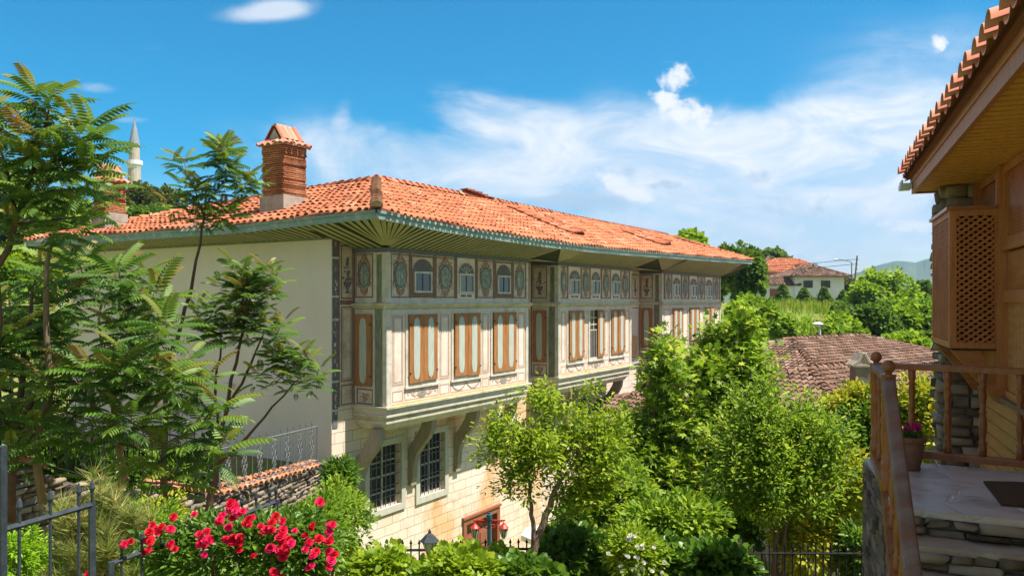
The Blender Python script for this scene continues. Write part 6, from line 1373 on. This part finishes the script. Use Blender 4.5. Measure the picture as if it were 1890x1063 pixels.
def red_lamp():
    Y = 20.0; p = P(903, 945, Y); root = empty('street_lamp', (p.x, p.y, 0)); top(root, 'teal lamp post with red arms carrying two hanging red lanterns before the brown door', 'street lamp'); zt = p.z
    mb = MB(); mb.lathe((0, 0, 0), [(.10, 0), (.09, .3), (.06, .4), (.055, zt-.18), (.075, zt-.17), (.075, zt-.05), (.04, zt-.03), (.035, zt)], 10); mb.build('pole', M['teal'], root)
    for s_ in (-1, 1):
        mb = MB(); z = zt-.2; mb.tube([(0, 0, z), (s_*.40, 0, z+.0)], .018, 5)
        mb.tube([(s_*.05, 0, z-.20), (s_*.14, 0, z-.16), (s_*.22, 0, z-.06), (s_*.33, 0, z-.02)], .013, 5)
        for c, r in ((.12, .05), (.22, .035)): mb.tube([(s_*(c+r*math.cos(a)), 0, z-.06+r*math.sin(a)) for a in [i*.7 for i in range(10)]], .009, 4)
        mb.tube([(s_*.36, 0, z), (s_*.36, 0, z-.07)], .01, 4); arm = mb.build('arm', M['redlamp'], root)
        mb = MB(); mb.lathe((s_*.36, 0, z-.19), [(.125, 0), (.12, .015), (.05, .09), (.03, .12), (.01, .13)], 8); mb.build('lantern_cap', M['redlamp'], arm)
        mb = MB(); mb.lathe((s_*.36, 0, z-.42), [(.02, -.05), (.05, 0), (.10, .23)], 8); mb.build('lantern_glass', M['lampglass'], arm)
        mb = MB()
        for k in range(6): a = k*math.pi/3; mb.tube([(s_*.36+.052*math.cos(a), .052*math.sin(a), z-.42), (s_*.36+.104*math.cos(a), .104*math.sin(a), z-.19)], .008, 4)
        mb.build('lantern_frame', M['iron'], arm)
red_lamp()
pc = P(1022, 962, 24.0); root = empty('parasol', (pc.x, pc.y, 0)); top(root, 'white canvas parasol top showing between the thin tree trunk and the hedge', 'parasol'); mb = MB(); V = [(0, 0, pc.z)]; n = 8
for k in range(n): a = k*math.pi/4+.2; V.append((math.cos(a)*1.0, math.sin(a)*1.0, pc.z-.34))
for k in range(n): a = k*math.pi/4+.2; V.append((math.cos(a)*1.0, math.sin(a)*1.0, pc.z-.50))
mb.add(V, [(0, 1+k, 1+(k+1) % n) for k in range(n)]+[(1+k, 9+k, 9+(k+1) % n, 1+(k+1) % n) for k in range(n)], None, True); mb.build('canopy', M['offwhite'], root); mb = MB(); mb.tube([(0, 0, 0), (0, 0, pc.z)], .025, 6); mb.build('pole', M['polewood'], root)

# ---------------------------------------------------------------- pinnate young trees at the left
def pinnate_tree(label, base, trunks, whorls, seed, group='young pinnate trees along the stone wall', leaf=.50, bark=None):
    rs = random.Random(seed); rg = np.random.default_rng(seed); bp = P(*base); root = empty('young_tree', bp); top(root, label, 'tree')
    tr = [[(P(u, v, Y), r) for u, v, Y, r in t] for t in trunks]; tips = [P(u, v, Y) for u, v, Y, *_ in whorls]
    mb, tp, dirs = tree_skeleton(tr, tips, .007, .10, rs); mb.v = [(x-bp.x, y-bp.y, z-bp.z) for x, y, z in mb.v]; mb.build('trunk', bark or M['redbark'], root, True)
    info = {tuple(round(c, 4) for c in P(w[0], w[1], w[2])): (w[3:] if len(w) > 3 else ()) for w in whorls}
    pos = []; ax = []; up = []; sz = []; var = []
    for t, d in zip(tp, dirs):
        ex = info[tuple(round(c, 4) for c in t)]; L_ = (ex[0] if ex else 1.0)*leaf; n = int((ex[1] if len(ex) > 1 else 11)*1.2); ph = rs.uniform(0, 6.28); cv = rs.uniform(-.15, .15)
        ups = (d*.5+Vector((0, 0, 1))).normalized()
        for i in range(n):
            f = i/n; a = ph+i*2.4; el = .95-1.35*f+rs.gauss(0, .16); h = Vector((math.cos(a), math.sin(a), 0)); dd = h*math.cos(el)+Vector((0, 0, math.sin(el)))
            p = t-ups*(f*.42*L_/.62); pos.append(tuple(p-bp)); ax.append(tuple(dd)); up.append((-h.x*math.sin(el)+rs.gauss(0, .1), -h.y*math.sin(el)+rs.gauss(0, .1), math.cos(el))); sz.append(L_*(.55+.5*math.sin(math.pi*min(1, .2+f*.9)))*rs.uniform(.85, 1.1))
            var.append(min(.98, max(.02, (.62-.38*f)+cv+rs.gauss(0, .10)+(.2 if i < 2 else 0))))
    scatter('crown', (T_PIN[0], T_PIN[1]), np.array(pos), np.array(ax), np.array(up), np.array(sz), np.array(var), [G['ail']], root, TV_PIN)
    return root
pinnate_tree('tallest young pinnate tree at the left edge, its crown reaching into the sky', (-40, 900, 8.5),
    [[(-40, 900, 8.5, .05), (0, 500, 8.3, .035), (55, 330, 8.2, .026), (85, 230, 8.1, .016), (92, 200, 8.1, .010)], [(60, 320, 8.2, .018), (150, 270, 8.2, .009)], [(35, 400, 8.25, .02), (-10, 250, 8.0, .01)]],
    [(85, 180, 8.1, 1.05, 12), (20, 215, 8.3, 1, 11), (50, 300, 8.1, 1, 11), (100, 270, 8.0, 1, 11), (0, 350, 8.0, 1, 10), (110, 240, 8.3, .9, 9), (170, 240, 8.1, 1, 10), (165, 300, 8.0, 1, 9), (60, 160, 8.2, .9, 9), (20, 420, 8.2, .9, 9), (150, 235, 8.0, 1.05, 11), (45, 255, 7.9, 1, 10), (-5, 300, 8.0, 1, 10), (120, 320, 8.3, 1, 11), (150, 400, 8.4, .95, 10), (-25, 210, 8.4, 1, 10), (70, 350, 8.0, .9, 8), (-10, 390, 8.4, .9, 8)], 1)
pinnate_tree('young pinnate tree with pale stem crossing the left end of the roof', (80, 930, 9.3),
    [[(80, 930, 9.3, .05), (85, 500, 9.2, .028), (105, 400, 9.2, .018), (115, 350, 9.2, .012)]],
    [(118, 335, 9.2, .9, 11), (170, 360, 9.3, .9, 10), (195, 330, 9.2, .8, 8), (85, 395, 9.0, .8, 9), (150, 420, 9.1, .8, 8), (60, 340, 9.2, .8, 8)], 2, bark=M['palebark'])
pinnate_tree('slender young tree with small rounded crown in front of the near chimney', (300, 925, 12.5),
    [[(300, 925, 12.5, .05), (315, 655, 12.3, .034), (350, 540, 12.2, .026), (374, 420, 12.2, .018), (380, 350, 12.1, .012)], [(376, 400, 12.2, .012), (340, 300, 12.2, .006)], [(378, 380, 12.2, .012), (440, 300, 12.2, .006)]],
    [(339, 337, 12.12, 0.9, 9), (411, 271, 11.91, 0.96, 9), (343, 294, 12.5, 0.87, 9), (450, 328, 12.28, 0.79, 9), (412, 382, 12.21, 0.94, 9), (419, 271, 12.35, 0.9, 9), (455, 327, 12.33, 0.97, 9), (427, 389, 12.14, 0.95, 9), (377, 391, 12.43, 0.77, 9), (320, 292, 12.48, 0.86, 9), (411, 304, 12.2, 0.85, 9), (360, 343, 12.25, 0.98, 9), (421, 390, 12.41, 1.0, 9), (419, 285, 12.42, 0.99, 9), (462, 341, 12.33, 0.8, 9), (449, 341, 12.07, 0.77, 9), (311, 372, 12.15, 0.79, 9), (349, 368, 12.42, 0.76, 9), (409, 268, 12.33, 0.83, 9), (389, 400, 12.09, 0.77, 9), (406, 266, 12.02, 0.85, 9), (408, 284, 11.93, 0.97, 9), (353, 394, 12.44, 0.84, 9), (380, 334, 12.29, 0.9, 9), (398, 348, 12.46, 0.88, 9), (375, 361, 12.04, 0.83, 9), (476, 334, 12.23, 0.75, 9), (372, 342, 11.91, 0.9, 9), (412, 270, 12.28, 0.87, 9), (421, 311, 12.32, 0.93, 9)], 3, leaf=.40)
pinnate_tree('many-stemmed young tree whose bare stems fan out to the right before the cream wall', (385, 945, 12.0),
    [[(385, 945, 12.0, .055), (398, 870, 12.0, .045), (415, 760, 12.0, .03), (440, 640, 12.0, .022), (465, 540, 12.0, .012)], [(400, 860, 12.0, .03), (470, 790, 12.0, .02), (540, 710, 12.0, .012)],
     [(415, 760, 12.0, .024), (455, 690, 12.0, .02), (485, 620, 12.0, .012)], [(400, 850, 12.1, .03), (400, 700, 12.2, .02), (408, 620, 12.2, .012)]],
    [(433, 488, 12.14, 0.99, 8), (453, 517, 12.1, 0.83, 8), (463, 507, 11.98, 0.9, 8), (457, 511, 12.19, 0.76, 8), (481, 537, 11.96, 0.81, 8), (502, 501, 11.89, 0.86, 8), (492, 491, 11.96, 0.83, 8), (504, 516, 12.23, 0.79, 8), (461, 531, 12.24, 0.86, 8), (451, 493, 12.06, 0.8, 8), (502, 544, 11.89, 0.82, 8), (502, 530, 12.2, 0.84, 8), (442, 505, 12.2, 0.82, 8), (461, 514, 12.01, 0.85, 8), (447, 528, 11.8, 0.99, 8), (444, 581, 12.02, 0.99, 8), (447, 532, 12.17, 0.96, 8), (430, 551, 11.94, 0.84, 8), (403, 522, 12.09, 0.82, 8), (440, 521, 12.25, 0.92, 8), (447, 575, 12.25, 0.89, 8), (389, 566, 11.89, 0.82, 8), (430, 552, 12.01, 0.98, 8), (391, 580, 11.93, 0.97, 8), (384, 608, 11.98, 0.8, 8), (387, 610, 11.89, 0.95, 8), (409, 610, 12.21, 0.75, 8), (392, 613, 11.82, 0.82, 8), (372, 592, 12.01, 0.87, 8), (400, 558, 11.83, 0.78, 8), (364, 562, 12.29, 0.96, 8), (512, 655, 11.96, 0.83, 8), (533, 663, 12.09, 0.84, 8), (520, 645, 11.86, 0.89, 8), (562, 648, 11.84, 0.79, 8), (535, 661, 12.19, 0.85, 8), (569, 662, 12.02, 0.84, 8), (545, 666, 12.01, 0.92, 8), (542, 641, 12.07, 0.92, 8), (511, 651, 12.01, 0.97, 8), (524, 593, 12.25, 0.95, 8), (487, 598, 11.86, 0.95, 8), (509, 622, 12.2, 0.92, 8), (513, 604, 11.85, 0.9, 8), (472, 580, 12.19, 0.76, 8), (477, 578, 12.24, 0.79, 8), (552, 698, 11.86, 0.96, 8), (583, 698, 12.28, 0.89, 8), (589, 679, 12.18, 0.88, 8), (450, 594, 12.17, 0.98, 8), (419, 603, 12.08, 0.96, 8), (428, 597, 11.92, 0.9, 8), (452, 606, 11.98, 0.85, 8), (479, 688, 11.84, 0.88, 8), (504, 688, 12.17, 0.79, 8)], 4, leaf=.42)
rsT = random.Random(12)
dense = []
for k in range(46):
    u = rsT.uniform(-40, 330); v = rsT.uniform(480, 790); 
    if u > 240 and v < 530: continue
    if u > 290 and v > 740: v -= 90
    dense.append((u, v, rsT.uniform(8.6, 11), rsT.uniform(.85, 1.1), 12))
dense += [(405, 745, 9.4, 1.1, 11), (415, 815, 9.2, 1.1, 11), (340, 870, 9.3, 1.1, 11), (385, 690, 9.6, 1, 10), (300, 560, 10.4, .9, 10), (270, 500, 10.4, .9, 10), (180, 880, 9.2, .9, 8), (330, 700, 9.6, 1.1, 12), (370, 780, 9.3, 1.2, 13), (350, 650, 10, .95, 11), (300, 820, 9.3, 1.1, 12), (215, 500, 10.2, 1, 12), (150, 480, 10.2, 1, 12), (255, 560, 10.3, 1, 12), (290, 620, 10.2, 1, 12), (60, 790, 9, 1.05, 10), (230, 770, 9.2, 1.1, 12), (130, 800, 9.4, 1, 10), (20, 830, 8.8, .9, 8), (80, 500, 9.8, 1, 11)]
half = len(dense)//2
pinnate_tree('broad leafy pinnate tree filling the left with long drooping fronds', (200, 945, 10.6), [[(200, 945, 10.6, .06), (225, 880, 10.5, .05), (215, 760, 10.2, .035), (190, 640, 10.0, .022), (180, 540, 10.0, .012)], [(220, 800, 10.3, .035), (130, 700, 9.8, .022), (60, 620, 9.6, .012)], [(222, 830, 10.3, .03), (300, 730, 9.9, .02), (330, 680, 9.8, .01)]], [w for w in dense if w[0] > 120], 5, bark=M['palebark'])
pinnate_tree('dense pinnate tree low at the left edge before the stone wall', (20, 960, 9.8), [[(20, 960, 9.8, .06), (30, 800, 9.6, .045), (45, 650, 9.5, .03), (60, 530, 9.4, .015)], [(30, 780, 9.6, .03), (100, 700, 9.5, .02)], [(30, 820, 9.6, .03), (-30, 700, 9.4, .02)]], [w for w in dense if w[0] <= 120], 6)

# ---------------------------------------------------------------- trees in front of the facade
def B_(u, v, Y, ru, rv, rd=None):
    s = Y/FPX; return (P(u, v, Y), Vector((ru*s, rd if rd else (ru+rv)/2*s, rv*s)))
def T_(*a): return [(P(u, v, Y), r) for u, v, Y, r in a]
b0 = P(968, 1110, 11.2)
leaf_tree('small_leaved_tree', 'airy small-leaved tree with twisting tan trunk in front of the facade', 'tree', b0, [T_((968, 1110, 11.2, .075), (985, 1010, 11.2, .06), (1008, 950, 11.25, .05), (1030, 890, 11.3, .035), (1050, 800, 11.4, .02), (1055, 720, 11.4, .01)), T_((985, 1005, 11.2, .04), (982, 950, 11.2, .032), (975, 880, 11.2, .02), (965, 800, 11.2, .01)), T_((1030, 890, 11.3, .03), (1090, 820, 11.3, .018), (1130, 770, 11.3, .008))],
    [B_(960, 800, 11.2, 60, 62), B_(1070, 790, 11.5, 60, 50), B_(1110, 850, 11.5, 62, 75), B_(1012, 735, 11.4, 16, 30), B_(1000, 735, 11.3, 40, 40), B_(905, 810, 11.1, 35, 35), B_(1070, 900, 11.4, 50, 55), B_(1130, 780, 11.6, 36, 45), B_(885, 860, 11.0, 16, 40), B_(950, 880, 11.0, 35, 45), B_(1085, 715, 11.7, 16, 36), B_(1015, 830, 11.2, 60, 50)],
    520, 25, T_OVAL, .075, .15, G['bright'], M['palebark'], seed=21, shell=.2, elong=1.6, vary=.5)
b1 = P(1210, 1130, 16)
leaf_tree('plane_tree', 'big lobed-leaf tree whose crown covers the far bay', 'tree', b1, [T_((1210, 1130, 16, .16), (1225, 960, 16, .13), (1260, 820, 16.2, .09), (1320, 690, 16.4, .05), (1360, 620, 16.5, .02)), T_((1225, 960, 16, .09), (1200, 820, 16, .05), (1210, 660, 16, .02)), T_((1250, 850, 16, .08), (1400, 740, 16.2, .03)), T_((1225, 950, 16, .08), (1150, 820, 16, .03))],
    [B_(1225, 690, 16, 30, 70), B_(1180, 800, 16, 42, 45), B_(1250, 790, 16.3, 80, 70), B_(1330, 700, 16.6, 62, 75), B_(1380, 610, 16.8, 34, 50), B_(1335, 640, 17, 45, 50), B_(1190, 870, 15.8, 70, 60), B_(1300, 870, 15.8, 85, 65), B_(1400, 700, 16.5, 40, 60), B_(1300, 600, 17, 14, 26), B_(1225, 620, 16.5, 12, 30), B_(1220, 930, 15.6, 80, 50)],
    640, 24, T_STAR, .19, .27, G['maple'], M['bark'], seed=22, shell=.3, vary=.6, elong=1.2)
b2 = P(1425, 1120, 12.9)
leaf_tree('small_leaved_tree', 'fine-leaved green tree on several thin stems behind the right hand fence', 'tree', b2, [T_((1425, 1120, 12.9, .05), (1428, 980, 13, .042), (1415, 860, 13.1, .03), (1400, 740, 13.2, .014)), T_((1440, 1120, 12.9, .035), (1450, 980, 13, .03), (1480, 860, 13.1, .012)), T_((1418, 900, 13, .03), (1350, 800, 13.2, .012)), T_((1425, 870, 13, .03), (1520, 780, 13.2, .012))],
    [B_(1400, 780, 13.2, 75, 70), B_(1480, 790, 13.2, 65, 65), B_(1350, 850, 13.1, 60, 60), B_(1440, 870, 13, 90, 60), B_(1530, 850, 13.2, 45, 60), B_(1380, 920, 12.9, 70, 40), B_(1490, 920, 13, 70, 35), B_(1420, 710, 13.3, 28, 40), B_(1540, 790, 13.4, 30, 40)],
    640, 27, T_OVAL, .085, .18, G['maple'], M['bark'], seed=23, shell=.25, elong=1.5, vary=.6)
# understorey between and behind
def bush(label, u, v, Y, ru, rv, leafm, n, ls, tmpl=T_BROAD, seed=0, name='shrub', cat='shrub', rd=None, K=None, clump=.16, group=None, ground=None):
    rg = np.random.default_rng(seed+500); c = P(u, v, Y); s = Y/FPX; rx, rz = ru*s, rv*s; ry = rd or (rx+rz)/2; gz = ground if ground is not None else min(float(hgt(c.x, Y)), c.z-rz*.8); root = empty(name, (c.x, c.y, gz)); top(root, label, cat, group); cz = c.z-gz
    mb = MB(); rs = random.Random(seed)
    for k in range(9): a = rs.uniform(0, 6.28); q = rs.uniform(.2, .8); mb.tube([(0, 0, -.1), (math.cos(a)*rx*q*.4, math.sin(a)*ry*q*.4, cz*.6), (math.cos(a)*rx*q, math.sin(a)*ry*q, cz+rz*.3)], [.022, .016, .006], 4)
    mb.build('stems', M['bark'], root)
    K = K or max(40, n//30); d = nrm(rg.normal(0, 1, (K, 3))); low = rg.random(K) < .55; d[:, 2] = np.where(low, np.abs(d[:, 2]), d[:, 2]); q = rg.uniform(.5, 1.0, K)**.6; wob = 1+.18*np.sin(d[:, 0]*5+seed)+.14*np.cos(d[:, 1]*6+d[:, 2]*4)
    C = d*q[:, None]*wob[:, None]*np.array([rx, ry, rz])+np.array([0, 0, cz]); i = rg.integers(0, K, n); off = nrm(rg.normal(0, 1, (n, 3)))*(rg.random(n)**.5)[:, None]*clump; cv = rg.uniform(-.22, .22, K)
    ax = d[i]*.6+nrm(off)*.7+rg.normal(0, .35, (n, 3)); ax[:, 2] -= .15; up = rg.normal(0, .4, (n, 3))+d[i]*.6; up[:, 2] += .8
    scatter('leaves', tmpl, C[i]+off, ax, up, ls*rg.uniform(.55, 1.3, n), np.clip(.5+cv[i]+rg.normal(0, .13, n), .02, .98), [leafm], root); return root
BU = [
 ('low rounded hedge of broad glossy leaves left of the garden lamp', 705, 1062, 10.6, 55, 36, 'bright', 4200, .085, T_BROAD),
 ('light green vine mass between the garden lamp and the black fence', 845, 1062, 10.4, 75, 38, 'bright', 5000, .085, T_BROAD),
 ('pale vine growing through the black fence below the brown door', 925, 1060, 11.6, 60, 30, 'bright', 2800, .09, T_BROAD),
 ('dark glossy ivy mound right of the twisting tan trunk', 1065, 1038, 11.9, 85, 46, 'deep', 7500, .12, T_BROAD),
 ('dark ivy hanging over the fence left of the white-flowered bush', 950, 1072, 10.6, 65, 28, 'deep', 2800, .11, T_BROAD),
 ('deep green rounded shrub in front of the plane tree', 1290, 1058, 11.2, 90, 48, 'deep', 8000, .10, T_BROAD),
 ('bright leafy shrub above the dark rounded shrub', 1250, 965, 12.6, 90, 38, 'maple', 4500, .12, T_OVAL),
 ('dark shrub at the foot of the plane tree on its left', 1150, 930, 13.6, 70, 55, 'maple', 4500, .13, T_OVAL),
 ('deep shaded shrub behind the lower plane tree branches', 1290, 930, 18, 110, 80, 'deep', 5500, .18, T_BROAD),
 ('shaded shrub standing behind the thin stems of the fine-leaved tree', 1440, 930, 16.5, 110, 75, 'deep', 5500, .18, T_BROAD),
 ('golden yellow shrub behind the lower right fence', 1500, 1000, 13.4, 75, 48, 'yellow', 5000, .10, T_OVAL),
 ('golden shrub drooping over the right end of the black fence', 1560, 900, 13.6, 50, 60, 'yellow', 4200, .10, T_OVAL),
 ('tall dark green shrub against the stone flank of the landing', 1590, 860, 14.5, 48, 130, 'deep', 6500, .12, T_OVAL),
 ('yellow tipped shrub just left of the near balustrade post', 1580, 765, 14.8, 50, 45, 'yellow', 4200, .10, T_OVAL),
 ('large golden leaved bush seen through the balusters', 1700, 785, 14.2, 62, 75, 'yellow', 7000, .11, T_OVAL),
 ('green bush behind the golden bush and the stone end wall', 1760, 800, 15, 60, 90, 'deep', 5000, .13, T_OVAL),
 ('dark green bush at the base of the landing', 1590, 1030, 12.8, 40, 45, 'deep', 3000, .11, T_OVAL),
 ('shaded shrub deep under the small-leaved tree', 1110, 985, 15, 80, 60, 'deep', 4000, .15, T_BROAD),
 ('shaded green shrub at the foot of the brown-roofed house', 1480, 830, 20.5, 120, 55, 'deep', 5500, .2, T_BROAD),
 ('green shrub behind the twin stems near the house corner', 1385, 840, 21, 90, 90, 'deep', 5000, .2, T_BROAD),
]
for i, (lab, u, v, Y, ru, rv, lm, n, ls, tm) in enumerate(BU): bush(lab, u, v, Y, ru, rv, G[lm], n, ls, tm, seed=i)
wf = bush('bushy plant dotted with small white flowers in the middle of the hedge', 1170, 1030, 11.0, 55, 50, G['bright'], 3800, .08, T_OVAL, seed=40)
M['whitefl'] = attr_mat('white_petals', [(.70, .70, .62), (.82, .82, .78)], .6, .2)
rsF = random.Random(5)
for k in range(26): u, v = rsF.gauss(1172, 22), rsF.uniform(988, 1062); q = P(u, v, 10.55)-Vector(wf.location); flower('flower', tuple(q), .05, M['whitefl'], wf, k, 2)
# climbing rose at the mansion corner
cl = bush('pale climbing rose scrambling up beside the mansion corner above the red roses', 628, 968, 12.6, 42, 66, G['maple'], 4200, .085, T_OVAL, seed=41)
c2 = bush('leafy climber reaching up the ashlar corner under the near bay', 628, 885, 14.5, 24, 34, G['deep'], 2200, .09, T_OVAL, seed=42)
# rose bush
rb = bush('large rose bush covered in red and crimson blooms at the bottom of the picture', 465, 1035, 4.25, 178, 80, G['deep'], 9500, .040, T_OVAL, seed=43, rd=.22, clump=.07, ground=CZ-2.9, name='rose_bush', cat='rose bush')
rb2 = bush('rose leaves climbing on the right of the red blooms', 590, 1000, 5.9, 50, 75, G['maple'], 3200, .05, T_OVAL, seed=44, rd=.35, clump=.10, ground=CZ-2.9)
ro = [(760, 510), (865, 470), (850, 530), (968, 455), (620, 605), (1160, 420), (1110, 465), (1185, 455), (1240, 480), (1140, 520), (1165, 575), (1195, 570), (1190, 635), (1265, 665), (1300, 515), (1300, 550), (1355, 495), (1355, 535), (1410, 490), (1410, 535), (1375, 465), (1595, 395), (1550, 525), (1520, 562), (1525, 630), (1540, 597), (1645, 510), (1640, 545), (1645, 585), (1410, 665), (1430, 650), (1555, 710), (1665, 655), (1650, 685), (1640, 720), (1390, 755), (445, 755), (1030, 540), (1020, 585), (745, 545), (805, 520), (1095, 490), (1225, 500), (1150, 400), (1260, 470), (1170, 440), (1125, 580), (1210, 440), (1385, 650)]
for _k in range(24): ro.append((rsF.uniform(700, 1640), rsF.gauss(590, 60)))
for k, (x, y) in enumerate(ro):
    rs_ = random.Random(k); q = P(x/2.7, 780+y/2.7, 3.98+rs_.uniform(-.08, .1))-Vector(rb.location); big = (x, y) in ((1160, 420), (1110, 465), (1240, 480), (1265, 665), (1410, 665))
    for j in range(2 if rs_.random() < .3 else 1): flower('rose', tuple(q+Vector((rs_.uniform(-.03, .03), rs_.uniform(-.02, .02), rs_.uniform(-.02, .02)))*(1 if j else 0)), rs_.uniform(.012, .021)*(1.25 if big else 1), M['rose'], rb, k*3+j, 4)
# soft pine and lime bush in the lower left corner
pn = empty('young_pine', P(180, 1100, 4.6)); top(pn, 'small soft-needled pine behind the nearest iron fence', 'pine'); rg = np.random.default_rng(8); po = Vector(pn.location)
mb = MB(); mb.tube([(0, 0, 0), (0, .05, .35), (-.02, .05, .65)], [.03, .02, .008], 6); tips = []
for k in range(60):
    a = rg.uniform(0, 6.28); h = rg.uniform(.05, .6); r = (.70-h)*.75*rg.uniform(.5, 1)+.04; t = Vector((math.cos(a)*r, math.sin(a)*r*.7, h+rg.uniform(0, .1))); tips.append(t); mb.tube([(0, .03, h*.7), t*.6+Vector((0, 0, h*.25)), t], [.007, .005, .003], 4)
mb.build('trunk', M['palebark'], pn); T = np.array([tuple(t) for t in tips]); n = 900; i = rg.integers(0, 60, n); ax = nrm(T[i])*.5+rg.normal(0, .3, (n, 3)); ax[:, 2] += .7
scatter('crown', T_TUFT, T[i]*rg.uniform(.6, 1.02, (n, 1))+rg.normal(0, .02, (n, 3)), ax, rg.normal(0, 1, (n, 3)), rg.uniform(.09, .15, n), rg.uniform(.05, .95, n), [G['pinenear']], pn)
bush('bright lime green clipped bush in the bottom left corner', 28, 1045, 3.9, 42, 62, G['lime'], 4500, .022, T_OVAL, seed=50, clump=.03, ground=CZ-2.8)
bush('mixed green undergrowth below the stone wall left of the roses', 250, 1010, 7.5, 90, 60, G['maple'], 3500, .06, T_OVAL, seed=51, ground=CZ-4.0)
bush('small yellowish weed growing against the stone wall', 300, 960, 8.6, 35, 40, G['yellow'], 900, .06, T_OVAL, seed=52, ground=CZ-4.6)

for i, (u, v, Y, ru, rv, lm, lab) in enumerate([(190, 868, 14.6, 70, 32, 'deep', 'dark garden shrub behind the railing at the left'), (290, 872, 16.2, 60, 30, 'maple', 'green garden shrub behind the railing in front of the cream wall'), (360, 880, 17.2, 45, 22, 'deep', 'low garden shrub behind the railing nearest the fanning stems'), (80, 840, 14.0, 70, 40, 'deep', 'dark garden shrub behind the stone wall at the left edge'), (60, 640, 30, 90, 90, 'fardk', 'tall dark bush behind the pinnate trees at the left')]):
    bush(lab, u, v, Y, ru, rv, G[lm], 3000, .13 if Y < 20 else .25, T_OVAL, seed=80+i)
# ---------------------------------------------------------------- haze
def haze():
    X0, X1, Y0, Y1, Z0, Z1 = -3750, 3750, -500, 3550, -12, 330
    mb = MB(); mb.add([(x, y, z) for z in (Z0, Z1) for y in (Y0, Y1) for x in (X0, X1)], [(0, 2, 3, 1), (4, 5, 7, 6), (0, 1, 5, 4), (2, 6, 7, 3), (0, 4, 6, 2), (1, 3, 7, 5)], None, True); o = mb.build('haze', [bpy.data.materials.new('haze_air')], None); o['kind'] = 'stuff'
    m = o.data.materials[0]; m.use_nodes = True; N = m.node_tree.nodes; N.remove(N['Principled BSDF']); v = N.new('ShaderNodeVolumePrincipled'); v.inputs['Color'].default_value = (.42, .66, 1, 1); v.inputs['Density'].default_value = 1.7e-4; v.inputs['Anisotropy'].default_value = .2
    m.node_tree.links.new(v.outputs[0], N['Material Output'].inputs['Volume'])
haze()

for k, (dz_, du) in enumerate([(-.5, 0), (-1.2, .1)]):                # wires between the hillside poles
    x = (1579-CU)/FPX*116; z0 = zY(472, 116)+dz_; mb = MB(); mb.tube([(x+.2-40*f, 116+20*f, z0-1.6*math.sin(math.pi*f)+1.5*f) for f in [i/10 for i in range(11)]], .035, 3)
    w_ = mb.build('cable', M['iron'], None); top(w_, ['upper', 'lower'][k]+' sagging cable running left from the utility pole', 'cable')
